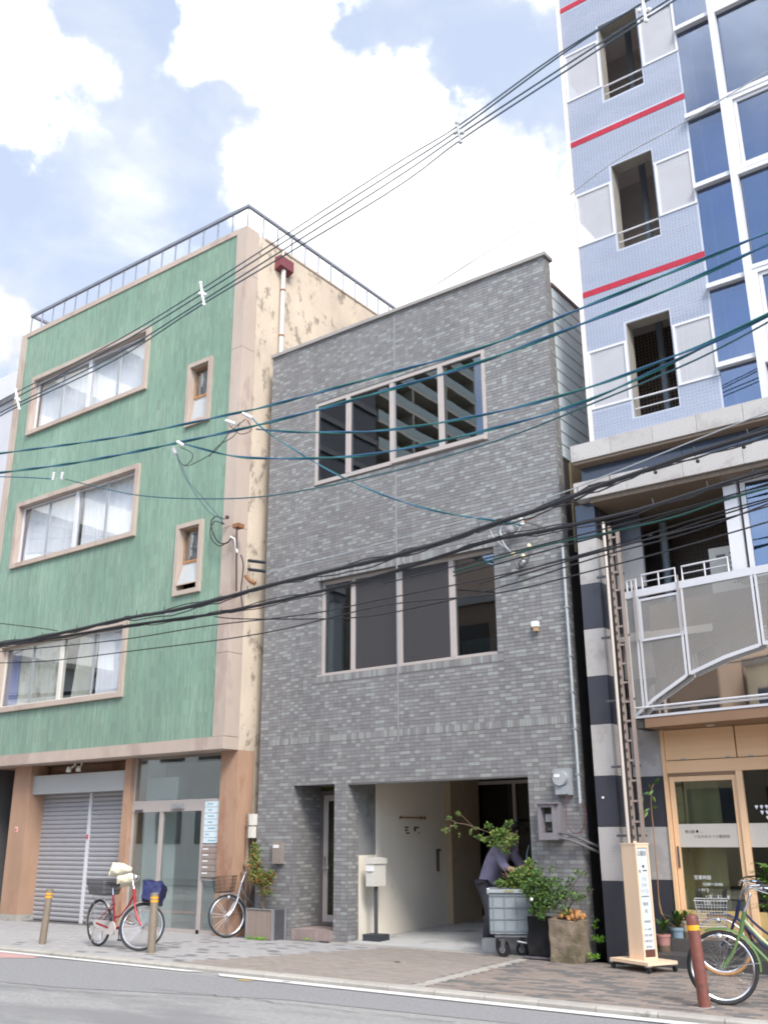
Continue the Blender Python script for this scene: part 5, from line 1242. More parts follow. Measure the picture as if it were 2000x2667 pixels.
for (x, y, r) in ((475,790,.045),(620,820,.035),(705,680,.036),(700,665,.03)): build(MB().sphere(pk(x,y), r, 10, 8), 'knob', surf('cream_knob_%d' % x, (.58,.50,.32), .4), h2)
mb = MB(); mb.tube(smooth_path([pk(490,840),pk(520,950),pk(580,1000),pk(640,940),pk(690,880),pk(715,720)]), .014, 6); mb.tube(smooth_path([pk(620,860),pk(560,930),pk(600,1010),pk(520,990)]), .016, 6); mb.sphere(pk(600,950), .05, 8, 6)
build(mb, 'clamps', M['steel_dark'], h2); build(MB().sphere(pk(625,905), .035, 8, 6), 'metal_clamp', M['steel'], h2)
cb = thing('security_sensor', 'small white box sensor alone on the grey tiles right of the lower window', 'sensor', (-6.47, 12.45, 4.4))
build(B1(-6.525, -6.43, 12.42, 12.495, 4.39, 4.47), 'cover', M['white'], cb); build(B1(-6.50, -6.44, 12.43, 12.49, 4.325, 4.388), 'lens_block', surf('tan_sensor', (.42,.28,.16), .5), cb)
cdt = thing('wall_conduit', 'long galvanised conduit with clips down the right edge of the grey facade', 'conduit', (-5.95, 12.42, 1.9))
build(MB().tube([(-5.955, 12.45, 1.93), (-5.965, 12.45, 5.53)], .020, 10), 'pipe', surf('galvanised_pipe', (.36,.39,.41), .45, .08, 6), cdt, smooth=True)
for z in (2.3, 2.9, 3.4, 3.9, 4.6): build(MB().box(-5.99, -5.92, 12.428, 12.485, z, z+.02), 'clip', M['steel'], cdt)
tag(build(MB().tube(smooth_path([(-6.12,12.40,2.05),(-6.13,12.36,1.8),(-6.08,12.32,1.62),(-5.98,12.33,1.55),(-5.90,12.38,1.62),(-5.87,12.42,1.8),(-5.93,12.45,1.95)]), .007, 6), 'loop_wire', surf('dark_red_wire', (.09,.025,.04), .5), smooth=True), 'thin dark red wire looping between the round meter and the meter cabinet', 'wire')
em = thing('electricity_meter', 'grey round-faced electricity meter high on the grey tiles right of the garage', 'meter', (-6.19, 12.4, 2.05))
mg = surf('meter_grey', (.29,.31,.33), .4, .06, 5)
build(B1(-6.30, -6.06, 12.42, 12.495, 2.04, 2.39), 'back_plate', mg, em)
mb = MB(); vs = []
for i in range(17): a = 2*math.pi*i/16
mb.prism([(-6.19+.10*math.cos(a/8*math.pi), 2.26+.10*math.sin(a/8*math.pi)) for a in range(16)], 'y', 12.34, 12.419); build(mb, 'dome', surf('dome_grey', (.34,.35,.36), .15, .1, 8), em)
build(B1(-6.27, -6.10, 12.37, 12.419, 2.05, 2.16), 'terminal_cover', mg, em); build(B1(-6.26, -6.18, 12.333, 12.339, 2.27, 2.31), 'dial', M['white'], em)
mc_ = thing('meter_cabinet', 'grey meter cabinet with a glazed front and two fat cables leaving to the right', 'meter cabinet', (-6.38, 12.4, 1.45))
mgp = surf('cabinet_mauve_grey', (.20,.185,.20), .45, .08, 5)
cabf = build(frame_rect(MB(), -6.535, -6.28, 1.47, 1.93, 12.33, 12.495, .045, wb=.09), 'cabinet_case', mgp, mc_)
build(MB().box(-6.56, -6.22, 12.30, 12.495, 1.93, 1.95), 'rain_hood', mgp, mc_); build(MB().box(-6.279, -6.225, 12.36, 12.495, 1.47, 1.929), 'cabinet_side', mgp, mc_)
build(B1(-6.49, -6.325, 12.45, 12.494, 1.56, 1.885), 'cabinet_interior', M['black_gap'], mc_); build(B1(-6.47, -6.36, 12.42, 12.449, 1.70, 1.80), 'meter_dial', M['steel'], mc_); build(B1(-6.45, -6.35, 12.43, 12.449, 1.585, 1.625), 'meter_strip', M['steel_dark'], mc_)
for i, dz in enumerate((0, -.07)):
    build(MB().tube(smooth_path([(-6.24,12.36,1.56+dz),(-6.12,12.36,1.54+dz),(-5.98,12.40,1.49+dz),(-5.86,12.5,1.42+dz),(-5.72,12.7,1.34+dz),(-5.72,12.95,1.3+dz)]), .019, 8), 'outlet_cable', surf('fat_cable_%d' % i, (.12,.115,.12), .4), mc_, smooth=True)
ic = thing('intercom', 'steel intercom box beside the tiled door recess above the planter', 'intercom', (-11.38, 12.45, 1.1))
build(B1(-11.44, -11.262, 12.40, 12.495, 1.12, 1.455), 'housing', surf('brushed_steel_box', (.36,.31,.27), .3, .08, 3, metal=.4), ic); build(B1(-11.42, -11.30, 12.394, 12.3995, 1.36, 1.41), 'name_label', M['white'], ic)
build(B1(-11.49, -11.445, 12.45, 12.495, 1.30, 1.43), 'side_switch', M['steel'], ic); build(MB().sphere((-11.468, 12.447, 1.38), .008, 6, 5), 'button', M['black'], ic)
wsw = thing('switch_box', 'white plastic switch boxes on the left corner of the grey facade beside the old pipes', 'switch box', (-11.93, 12.45, 1.8))
build(B1(-11.97, -11.885, 12.38, 12.495, 1.72, 1.90), 'upper_box', M['offwhite'], wsw); build(B1(-11.985, -11.90, 12.39, 12.495, 1.52, 1.70), 'lower_box', M['offwhite'], wsw)

# ================================================================== bollards
def bollard(loc, m, label, bands, r, h, tilt, dome):
    t = thing('bollard', label, 'bollard', loc, rot=(tilt[0], tilt[1], 0), group='bollards along the kerb')
    if dome: prof = [(r,0),(r,h-.06),(r*.98,h-.035),(r*.85,h-.012),(r*.5,h),(r*.1,h+.004)]
    else: prof = [(r,0),(r,h-.01),(r*.96,h),(r*.2,h+.004)]
    build(MB().lathe((0,0,0), prof, 24), 'post', m, t, smooth=True)
    for z in bands: build(MB().lathe((0,0,z), [(r+.0015,0),(r+.0015,.028 if not dome else .045)], 24), 'reflective_band', M['reflector'], t, smooth=True)
    build(MB().lathe((0,0,0), [(r+.03,0),(r+.03,.006)], 20), 'ground_collar', M['curb'], t)
    return t
bollard((-13.74, 9.84, 0), M['bronze_post'], 'grey-brown bollard leaning slightly, left of the red bicycle', [.71,.665], .054, .79, (0, R(4.0)), False)
bollard((-11.38, 9.93, 0), M['bronze_post'], 'grey-brown bollard standing in front of the red bicycle wheel', [.71,.665], .056, .785, (0, 0), False)
bollard((-3.56, 9.78, 0), M['red_post'], 'red-brown domed bollard with one orange band beside the green bicycle', [.66], .057, .80, (0, R(-3.2)), True)

# ================================================================== bicycles
def ring(mb, c, R_, r, seg=44, s=8):
    return mb.tube([(c[0]+R_*math.cos(2*math.pi*k/seg), c[1], c[2]+R_*math.sin(2*math.pi*k/seg)) for k in range(seg)], r, s, closed=True)
def bicycle(label, loc, heading, steer, frame_m, tyre_m, fender_m, basket=None, rear_basket=None, covers=False, chaincase=None, lean=0.0, hidden_rear=False, frame2=None):
    t = thing('bicycle', label, 'bicycle', loc, rot=(lean, 0, heading))
    WR = .325; WB = 1.10; AX = Vector((0, 0, WR))
    # local: front contact at origin, x forward
    def wheel(cx, mtx, name):
        tl = MB(); ring(tl, (0,0,0), WR-.018, .018, 48, 8)
        rm = MB(); ring(rm, (0,0,0), WR-.042, .0125, 48, 6)
        sp = MB()
        for k in range(32):
            a = 2*math.pi*k/32; b_ = a+.35*(1 if k % 2 else -1)
            sp.tube([(.02*math.cos(b_), .025*(1 if k % 4 < 2 else -1), .02*math.sin(b_)), ((WR-.045)*math.cos(a), 0, (WR-.045)*math.sin(a))], .0012, 3, cap=False)
        hb = MB().tube([(0,-.05,0),(0,.05,0)], .018, 10)
        def tf(m_): m_.v = [tuple(mtx @ (Vector(v)+Vector((cx,0,WR)))) for v in m_.v]; return m_
        w = build(tf(tl), name, tyre_m, t, smooth=True); build(tf(rm), 'rim', M['chrome'], w, smooth=True); build(tf(sp), 'spokes', M['chrome'], w, kind='stuff'); build(tf(hb), 'hub', M['steel'], w, smooth=True)
    I = Matrix.Identity(4)
    # steering axis through head tube: from axle (0,0,WR) leaning back
    hx = Vector((-.245, 0, .80)); pivot = Vector((-.045, 0, WR+.0))
    ax = (hx-Vector((-.06, 0, .40))).normalized()
    S = Matrix.Translation(hx) @ Matrix.Rotation(steer, 4, ax) @ Matrix.Translation(-hx)
    wheel(0, S, 'front_wheel'); wheel(-WB, I, 'rear_wheel')
    bb = Vector((-.66, 0, .27)); seat = Vector((-.80, 0, .78)); head_lo = Vector((-.20, 0, .62)); rear = Vector((-WB, 0, WR))
    fm = MB()
    fm.tube([bb, seat+Vector((.012,0,-.06))], .0155, 8)
    f2 = MB() if frame2 else fm
    fm.tube(smooth_path([head_lo, (-.34,0,.47), (-.48,0,.33), bb+Vector((.02,0,.0))], 5), .017, 8)
    f2.tube(smooth_path([hx+Vector((.01,0,-.05)), (-.38,0,.58), (-.55,0,.45), (-.70,0,.42)], 5), .014, 8)
    for s in (-1, 1):
        fm.tube([bb+Vector((0,s*.03,0)), rear+Vector((0,s*.055,0))], .009, 6); fm.tube([(-.74,s*.02,.60), rear+Vector((0,s*.055,0))], .008, 6)
    fm.tube([head_lo-ax*.03, hx+ax*.02], .021, 10)
    fr = build(fm, 'frame', frame_m, t, smooth=True)
    if frame2: build(f2, 'top_tube', frame2, t, smooth=True)
    def tfS(m_): m_.v = [tuple(S @ Vector(v)) for v in m_.v]; return m_
    fk = MB()
    for s in (-1, 1): fk.tube(smooth_path([(-.175,s*.045,.60), (-.13,s*.05,.50), (-.07,s*.052,.40), (0,s*.052,WR)], 5), [.013]*16, 8)
    fk.tube([(-.18,-.05,.605),(-.18,.05,.605)], .013, 8)
    build(tfS(fk), 'fork', frame_m, t, smooth=True)
    def fender(cx, a0, a1, mt, S_=None, nm='mudguard'):
        f = MB(); n = 22; vs = []
        for i in range(n+1):
            a = a0+(a1-a0)*i/n
            for (dy, dr) in ((-.026,-.012),(-.014,.004),(0,.008),(.014,.004),(.026,-.012)): vs.append((cx+(WR+.018+dr)*math.cos(a), dy, WR+(WR+.018+dr)*math.sin(a)))
        f.add(vs, [(5*i+k, 5*i+5+k, 5*i+6+k, 5*i+1+k) for i in range(n) for k in range(4)])
        if S_: f = tfS(f)
        build(f, nm, mt, t, smooth=True)
    fender(0, R(68), R(185), fender_m, True); fender(-WB, R(35), R(185), fender_m)
    st_ = MB()
    for s in (-1, 1): st_.tube([(0,s*.055,WR), ((WR+.02)*math.cos(R(172)), s*.028, WR+(WR+.02)*math.sin(R(172)))], .003, 4); 
    build(tfS(st_), 'mudguard_stay', M['chrome'], t)
    st_ = MB()
    for s in (-1, 1): st_.tube([(-WB,s*.06,WR), (-WB+(WR+.02)*math.cos(R(160)), s*.03, WR+(WR+.02)*math.sin(R(160)))], .003, 4)
    build(st_, 'rear_stay', M['chrome'], t)
    # handlebar
    hb = MB(); top = hx+ax*.20
    hb.tube([hx, top], .012, 8); hb.tube(smooth_path([top+Vector((-.20,-.27,.05)), top+Vector((-.10,-.27,.06)), top+Vector((.02,-.17,.05)), top+Vector((.05,-.05,.0)), top+Vector((.05,.05,.0)), top+Vector((.02,.17,.05)), top+Vector((-.10,.27,.06)), top+Vector((-.20,.27,.05))], 5), .011, 8)
    build(tfS(hb), 'handlebar', M['chrome'], t, smooth=True)
    for s in (-1, 1):
        build(tfS(MB().tube([top+Vector((-.10,s*.27,.06)), top+Vector((-.23,s*.27,.045))], .017, 8)), 'grip', M['black'], t, smooth=True); build(tfS(MB().tube([top+Vector((-.02,s*.24,.05)), top+Vector((-.15,s*.29,.01))], .006, 5)), 'brake_lever', M['steel'], t, smooth=True)
    lm = MB(); lm.sphere((-.0,.075,.60), .035, 10, 8); lm.tube([(-.10,.05,.52),(0,.07,.60)], .006, 5); build(tfS(lm), 'headlamp', M['chrome'], t, smooth=True)
    # saddle and post
    sd_ = MB(); sd_.tube([seat+Vector((.012,0,-.06)), seat+Vector((-.02,0,.08))], .012, 8); build(sd_, 'seat_post', M['chrome'], t)
    s2 = MB(); vs = []; n = 10
    for i in range(n+1):
        u_ = i/n; w_ = .018+.082*max(0, (u_-.25)/.75)**1.1*(1-max(0, u_-.88)*3.2); zt = .875+.022*u_; x_ = -.64-.27*u_
        vs += [(x_, -w_, zt-.03), (x_, -w_*.8, zt), (x_, 0, zt+.012), (x_, w_*.8, zt), (x_, w_, zt-.03)]
    s2.add(vs, [(5*i+k, 5*i+5+k, 5*i+6+k, 5*i+1+k) for i in range(n) for k in range(4)]+[(5*i+4, 5*i+9, 5*i+5, 5*i) for i in range(n)]+[(0,1,2,3,4), tuple(5*n+k for k in (4,3,2,1,0))])
    build(s2, 'saddle', M['black'], t, smooth=True)
    cc_ = MB(); cc_.tube([bb+Vector((0,.045,0)), bb+Vector((0,-.05,0))], .02, 10); 
    for s, a in ((1, -1.5), (-1, -1.5+math.pi)):
        e_ = bb+Vector((.165*math.cos(a), s*.065, .165*math.sin(a))); cc_.tube([bb+Vector((0,s*.06,0)), e_], .009, 6); cc_.obox(e_+Vector((-.045,0 if s > 0 else -.09,-.012)), (.09,0,0), (0,.09,0), (0,0,.024))
    build(cc_, 'cranks', M['steel_dark'], t)
    if chaincase:
        m_ = MB(); n = 14; out = []
        for i in range(n+1): a = -math.pi/2+math.pi*i/n; out.append((bb.x+.095*math.cos(a), bb.z+.095*math.sin(a)))
        for i in range(n+1): a = math.pi/2+math.pi*i/n; out.append((rear.x+.045*math.cos(a), rear.z+.045*math.sin(a)))
        m_.prism(out, 'y', -.075, -.05); build(m_, 'chain_case', chaincase, t)
        m_ = MB(); m_.obox((rear.x+.03,-.0765,rear.z-.012), (.34,0,-.05), (0,.001,0), (0,0,.028)); build(m_, 'chain_case_slot', frame_m, t)
    # stand
    sn = MB()
    for s in (-1, 1): sn.tube([rear+Vector((0,s*.06,0)), rear+Vector((-.05,s*.10,-WR+.004)), rear+Vector((-.09,s*.10,-WR+.012))], .007, 6)
    build(sn, 'stand', M['steel'], t)
    rk = MB()
    for s in (-1, 1): rk.tube([(-.80,s*.05,.70), (-1.25,s*.06,.71)], .005, 5); rk.tube([(-1.22,s*.06,.71), rear+Vector((0,s*.06,0))], .005, 5)
    for k in range(4): rk.tube([(-.86-k*.11,-.055,.705), (-.86-k*.11,.055,.705)], .004, 5)
    build(rk, 'rear_rack', M['steel'], t)
    def wire_basket(c, lx0, lx1, wy0, wy1, h, m_, S_, name, step=.028, thk=.0019):
        b_ = MB(); x0, y0, z0 = c
        def P_(u, v, w): k = w/h; return (x0+u*(lx0+(lx1-lx0)*k)/1.0, y0+v*(wy0+(wy1-wy0)*k), z0+w)
        for w in [h*i/4 for i in range(5)]:
            b_.tube([P_(-.5,-.5,w), P_(.5,-.5,w), P_(.5,.5,w), P_(-.5,.5,w)], .0045 if w in (0, h) else thk*1.3, 4, closed=True)
        nx_ = int(lx1/step); ny_ = int(wy1/step)
        for i in range(nx_+1):
            u = -.5+i/nx_
            for v in (-.5, .5): b_.tube([P_(u,v,0), P_(u,v,h)], thk, 3, cap=False)
            b_.tube([P_(u,-.5,0), P_(u,.5,0)], thk, 3, cap=False)
        for i in range(ny_+1):
            v = -.5+i/ny_
            for u in (-.5, .5): b_.tube([P_(u,v,0), P_(u,v,h)], thk, 3, cap=False)
        if S_: b_ = tfS(b_)
        return build(b_, name, m_, t, kind='stuff')
    if basket: wire_basket((.045, 0, .69), .24, .30, .30, .38, .23, basket, True, 'front_basket')
    if basket == 'none': pass
    if rear_basket: wire_basket((-1.03, 0, .725), .36, .46, .28, .36, .21, rear_basket, False, 'rear_basket', .018, .0032)
    return t, S, tfS, top, ax
# red bicycle with cream handlebar muffs and a navy covered basket
bkr = surf('black_tyre', (.022,.022,.024), .7, .1, 10)
red = surf('red_frame_paint', (.34,.012,.022), .35, .1, 8)
silver = surf('silver_fender', (.52,.50,.46), .35, .15, 8, metal=.4)
t, S, tfS, top, ax = bicycle('red step-through bicycle with cream handlebar muffs and a navy basket cover', (-11.72, 10.02, 0), R(-6.2), R(44), red, bkr, silver, basket=None, rear_basket=M['steel_dark'], chaincase=surf('grey_chain_case', (.50,.47,.44), .5, .1, 6))
mb = MB(); rn = random.Random(4); vs = []; nn = 9
for j in range(nn+1):
    w_ = j/nn
    for i in range(24):
        a = 2*math.pi*i/24; kx = max(-1, min(1, 1.35*math.cos(a))); ky = max(-1, min(1, 1.35*math.sin(a)))
        f = 1+.05*math.sin(i*2.1+j*1.7)+.03*math.sin(i*5+j)
        if j == nn: f *= .7
        vs.append((.05+kx*(.125+.03*w_)*f, ky*(.155+.03*w_)*f, .665+.27*w_+.012*math.sin(i*1.3)))
mb.add(vs, [(24*j+i, 24*j+(i+1) % 24, 24*(j+1)+(i+1) % 24, 24*(j+1)+i) for j in range(nn) for i in range(24)]+[tuple(range(23, -1, -1)), tuple(24*nn+i for i in range(24))])
build(tfS(mb), 'basket_cover', surf('navy_nylon', (.012,.018,.085), .45, .2, 10, .4, 20), t, smooth=True)
cream = surf('cream_nylon', (.66,.62,.47), .6, .08, 12, .5, 25)
for s in (-1, 1):
    mb = MB(); vs = []; nn = 10; e0 = top+Vector((.03, s*.20, .05)); e1 = top+Vector((-.24, s*.31, .0))
    d_ = (e1-e0); u1 = Vector((0,0,1)); u2 = d_.normalized().cross(u1).normalized()
    for j in range(nn+1):
        k = j/nn; rr_ = .035+.075*min(1, k*1.6)**.7; c_ = e0+d_*k
        for i in range(16):
            a = 2*math.pi*i/16; f = 1+.08*math.sin(i*2+j*1.1+s)
            vs.append(c_+(u1*math.sin(a)*rr_*.85+u2*math.cos(a)*rr_)*f)
    mb.add(vs, [(16*j+i, 16*j+(i+1) % 16, 16*(j+1)+(i+1) % 16, 16*(j+1)+i) for j in range(nn) for i in range(16)]+[tuple(range(16))])
    build(tfS(mb), 'handlebar_muff', cream, t, smooth=True)
build(tfS(MB().sphere(top+Vector((.06,0,.0)), .045, 12, 8)), 'bell', M['chrome'], t, smooth=True)
# silver bicycle nosing out of the gap between the buildings
silvf = surf('silver_frame', (.40,.40,.42), .3, .08, 8, metal=.5)
bicycle('silver bicycle with a dark mesh basket parked nose-out in the gap between the two buildings', (-12.12, 12.12, 0), R(-101), R(-14), silvf, bkr, silvf, basket=M['black'])
# green bicycle in front on the right
grnf = surf('green_frame_paint', (.095,.165,.055), .35, .08, 8)
bicycle('green bicycle with a wire basket cut off by the right edge', (-3.44, 10.02, 0), R(198.6), R(0), grnf, bkr, grnf, basket=M['steel'], frame2=surf('pale_green_tube', (.40,.50,.28), .35))
bicycle('navy bicycle with tan tyres and a black wire basket behind the green one', (-4.10, 12.00, 0), R(183), R(8), surf('navy_frame', (.012,.02,.055), .3), surf('tan_tyre', (.42,.22,.08), .7, .1, 10), surf('navy_fender', (.02,.03,.07), .3), basket=M['black'])
# ================================================================== planter with photinia, letter box on a post
pt = thing('planter_box', 'wood-look planter box with metal end trim between the grey facade and the silver bicycle', 'planter', (-11.45, 12.33, 0))
pwm = wood('weathered_board', (.30,.24,.205), (.22,.17,.145), 'z', .7)
for k in range(5): build(B1(-11.74+k*.113, -11.74+k*.113+.110, 12.17, 12.19, .01, .44), 'board', pwm, pt)
build(MB().box(-11.745, -11.725, 12.155, 12.47, 0, .452).box(-11.19, -11.165, 12.155, 12.20, 0, .452).box(-11.19, -11.165, 12.44, 12.475, 0, .452).box(-11.725, -11.19, 12.155, 12.20, .44, .452), 'metal_trim', M['steel'], pt)
build(B1(-11.188, -11.172, 12.20, 12.44, .0, .44), 'end_panel', M['steel_dark'], pt); build(B1(-11.72, -11.19, 12.19, 12.46, .0, .41), 'soil', M['bark'], pt)
def shrub(name, label, stems, blobs, mats, size, wood_r=.012, group=None, cat='shrub', seed=1):
    random.seed(seed); r = thing(name, label, cat, stems[0][0], group=group)
    mb = MB()
    for s in stems: n = len(s); mb.tube(smooth_path(s, 4), [wood_r*(1-.6*i/((n-1)*4)) for i in range((n-1)*4+1)], 6)
    build(mb, 'stem', M['bark'], r, smooth=True)
    lf = MB()
    for (c, rad, n) in blobs: leaves(lf, blob_pts(c, rad, n), size, len(mats))
    build(lf, 'foliage', mats, r, kind='stuff'); return r
bx, by = -11.50, 12.30
shrub('photinia_bush', 'green and coppery-leaved bush growing in the wood-look planter', [[(bx,by,.4),(bx-.03,by,.62),(bx-.1,by,.95),(bx-.16,by,1.25)], [(bx,by,.4),(bx+.03,by,.65),(bx+.10,by-.02,.85)], [(bx,by,.4),(bx-.08,by-.02,.7),(bx-.2,by-.02,.95)]],
      [((bx-.22,by,1.33),(.08,.08,.13),190), ((bx-.22,by-.02,1.12),(.12,.10,.15),420), ((bx-.14,by-.03,.93),(.17,.14,.12),600), ((bx+.02,by-.04,.86),(.17,.13,.10),460), ((bx+.16,by-.04,.95),(.08,.08,.07),220), ((bx+.06,by-.04,.70),(.11,.1,.07),120)],
      [M['leaf_a'],M['leaf_b'],M['leaf_o'],M['leaf_y'],M['leaf_a'],M['leaf_c'],M['leaf_o']], .05, seed=2)
pm2 = thing('post_mailbox', 'cream letter box with a rolled lid on a dark post at the garage entrance', 'mailbox', (-9.55, 12.75, 0))
cw = surf('cream_enamel', (.56,.54,.49), .4, .04, 4)
x0, x1, y0, y1 = -9.60, -9.38, 12.60, 12.90
# box turned slightly, long side along the cream wall
mb = MB(); prof = [(12.60,.80),(12.60,1.10),(12.61,1.15),(12.64,1.185),(12.69,1.20),(12.93,1.20),(12.95,1.18),(12.95,.80)]
mb.prism([(p_[0]*1.0, p_[1]) for p_ in prof], 'x', -9.70, -9.52)
bxm = build(MB().box(-9.78, -9.62, 12.74, 13.04, .80, 1.12), 'box', cw, pm2)
mb = MB(); pf = [(-9.80,1.125),(-9.80,1.16),(-9.785,1.19),(-9.755,1.212),(-9.72,1.22),(-9.60,1.20),(-9.60,1.125)]
mb.prism([(a, b) for a, b in pf], 'y', 12.73, 13.05); build(mb, 'rolled_lid', cw, pm2)
build(MB().box(-9.775, -9.63, 12.728, 12.739, 1.02, 1.085), 'slot_flap', M['white'], pm2); build(MB().box(-9.74, -9.66, 12.725, 12.731, 1.012, 1.02), 'flap_lip', M['steel'], pm2)
build(MB().tube([(-9.70,12.89,.07),(-9.70,12.89,.80)], .03, 12), 'post', surf('dark_post', (.045,.05,.06), .5), pm2, smooth=True)
build(B1(-9.86, -9.54, 12.76, 13.02, .02, .115), 'base_block', surf('dark_base', (.035,.037,.045), .6, .1, 5), pm2)

# ================================================================== refuse cart
ct = thing('collection_cart', 'grey ribbed plastic collection cart full of cut branches at the garage mouth', 'cart', (-7.06, 12.42, 0), rz=R(27), local=True)
cm_ = surf('grey_green_plastic', (.23,.26,.28), .5, .06, 5); cw_, cdp = .55, .44
shell = MB()
for (x0, x1, y0, y1) in ((-cw_/2, cw_/2, -cdp/2, -cdp/2+.02), (-cw_/2, cw_/2, cdp/2-.02, cdp/2), (-cw_/2, -cw_/2+.02, -cdp/2+.02, cdp/2-.02), (cw_/2-.02, cw_/2, -cdp/2+.02, cdp/2-.02)): shell.box(x0, x1, y0, y1, .29, .84)
shell.box(-cw_/2+.02, cw_/2-.02, -cdp/2+.02, cdp/2-.02, .29, .31)
build(shell, 'tub', cm_, ct)
rb = MB()
for k in range(4): x = -cw_/2+.04+k*(cw_-.09)/3; rb.box(x, x+.012, -cdp/2-.014, -cdp/2, .30, .80)
for k in range(4): z = .32+k*.145; rb.box(-cw_/2, cw_/2, -cdp/2-.012, -cdp/2-.0005, z, z+.012)
for k in range(3): y = -cdp/2+.03+k*.19; rb.box(cw_/2+.0005, cw_/2+.014, y, y+.012, .30, .80); rb.box(-cw_/2-.014, -cw_/2-.0005, y, y+.012, .30, .80)
build(rb, 'ribs', surf('rib_grey', (.17,.195,.21), .5), ct, kind='stuff')
build(frame_rect(MB(), 0, 1, 0, 1, 0, 1, .1) if False else MB().box(-cw_/2-.025, cw_/2+.025, -cdp/2-.028, -cdp/2, .80, .845).box(-cw_/2-.025, cw_/2+.025, cdp/2, cdp/2+.028, .80, .845).box(-cw_/2-.025, -cw_/2, -cdp/2, cdp/2, .80, .845).box(cw_/2, cw_/2+.025, -cdp/2, cdp/2, .80, .845), 'rim', surf('rim_grey', (.31,.34,.35), .45), ct)
build(MB().box(-.07, .05, -cdp/2-.034, -cdp/2-.0285, .81, .835), 'rim_label', surf('yellowish_label', (.28,.26,.12), .5), ct)
build(MB().tube(smooth_path([(cw_/2+.07,-cdp/2+.02,.80),(cw_/2+.08,-cdp/2+.02,.45),(cw_/2+.07,-cdp/2+.02,.24),(cw_/2-.03,-cdp/2+.02,.18),(cw_/2-.2,-cdp/2+.03,.2)]), .012, 8).tube([(-cw_/2+.05,-cdp/2+.05,.26),(cw_/2-.05,-cdp/2+.05,.26)], .013, 8).tube([(-cw_/2+.05,cdp/2-.05,.26),(cw_/2-.05,cdp/2-.05,.26)], .013, 8), 'tube_frame', M['steel'], ct, smooth=True)
for (x, y, r_) in ((-.12, -.12, .09), (.13, -.02, .085), (-.14, .17, .09)):
    w = build(MB().tube([(x-.012,y-.022,r_),(x+.012,y+.022,r_)], r_, 24), 'castor', M['black'], ct, smooth=False); build(MB().tube([(x-.014,y-.026,r_),(x+.014,y+.026,r_)], r_*.45, 12), 'hub', M['steel'], w)
    build(MB().box(x-.03, x+.03, y-.040, y-.030, r_-.02, .27).box(x-.03, x+.03, y+.030, y+.040, r_-.02, .27), 'fork', M['steel_dark'], w)
build(MB().box(-cw_/2-.03, -cw_/2+.0, -.21, -.17, .78, .855), 'hinge_clip', M['white'], ct)
tag(build(MB().obox((-7.66,12.62,.02), (.19,.05,0), (-.05,.17,0), (0,0,.15)), 'concrete_block', surf('pale_block', (.50,.49,.46), .8, .06, 4)), 'small pale concrete block beside the castor of the cart', 'block')

# rough black boxy form between the cart and the trough
# ================================================================== person bending over the cart
def skin_mesh(joints, edges, name, mat, parent, sub=2, root=0):
    me = bpy.data.meshes.new(name); me.from_pydata([j[0] for j in joints], edges, [])
    o = link(name, me); sk = o.modifiers.new('s', 'SKIN'); sk.use_smooth_shade = True
    for i, j in enumerate(joints):
        v = me.skin_vertices[0].data[i]; r = j[1]; v.radius = r if isinstance(r, tuple) else (r, r); v.use_root = (i == root)
    ss = o.modifiers.new('u', 'SUBSURF'); ss.levels = sub; ss.render_levels = sub
    dg = bpy.context.evaluated_depsgraph_get(); m2 = bpy.data.meshes.new_from_object(o.evaluated_get(dg)); bpy.data.objects.remove(o)
    m2.materials.clear(); m2.materials.append(mat); m2.name = name
    m2.polygons.foreach_set('use_smooth', [True]*len(m2.polygons))
    ob = link(name, m2, parent); ob.location = -Vector(parent.location) if parent.name not in LOCAL else (0,0,0); return ob
ps = thing('person', 'person in grey-violet shirt and black cap stooping behind the grey cart', 'person', (-7.80, 13.10, .03))
o_ = Vector((-7.80, 13.10, .03))
def J(x, y, z, r): return (tuple(o_+Vector((x, y, z))), r)
j = [J(0,0,.86,(.13,.11)), J(.06,0,1.02,(.135,.11)), J(.17,-.01,1.20,(.15,.12)), J(.27,-.02,1.33,(.14,.10)), J(.34,-.03,1.40,.055), J(.40,-.05,1.47,.062), J(.44,-.06,1.54,.088), J(.45,-.06,1.61,.07),
     J(-.02,.10,.80,.085), J(.04,.12,.46,.06), J(-.06,.13,.08,.042), J(.10,.10,.03,.035),
     J(-.02,-.10,.80,.085), J(.08,-.12,.46,.06), J(0,-.13,.08,.042), J(.16,-.14,.03,.035),
     J(.28,.15,1.32,.06), J(.42,.20,1.10,.045), J(.58,.10,1.02,.034), J(.66,.04,1.02,.03),
     J(.30,-.20,1.30,.06), J(.42,-.26,1.07,.045), J(.58,-.22,1.03,.034), J(.66,-.20,1.06,.03)]
e = [(0,1),(1,2),(2,3),(3,4),(4,5),(5,6),(6,7),(0,8),(8,9),(9,10),(10,11),(0,12),(12,13),(13,14),(14,15),(3,16),(16,17),(17,18),(18,19),(3,20),(20,21),(21,22),(22,23)]
body = skin_mesh(j, e, 'body', M['skin'], ps)
sj = [((o_.x-.05, o_.y, o_.z+.74), (.21,.17))]+[(a, (r[0]*1.18+.02, r[1]*1.2+.02) if isinstance(r, tuple) else r*1.25+.014) for a, r in (j[0], j[1], j[2], j[3], j[16], j[17], j[20], j[21])]
sj += [(tuple((Vector(j[17][0])+Vector(j[18][0]))/2), .05), (tuple((Vector(j[21][0])+Vector(j[22][0]))/2), .05)]
shirt = skin_mesh(sj, [(0,1),(1,2),(2,3),(3,4),(4,5),(5,6),(4,7),(7,8),(6,9),(8,10)], 'shirt', M['cloth'], ps)
tj = [(a, (r[0]+.018, r[1]+.018) if isinstance(r, tuple) else r+.022) for a, r in (j[0], j[8], j[9], j[10], j[12], j[13], j[14])]
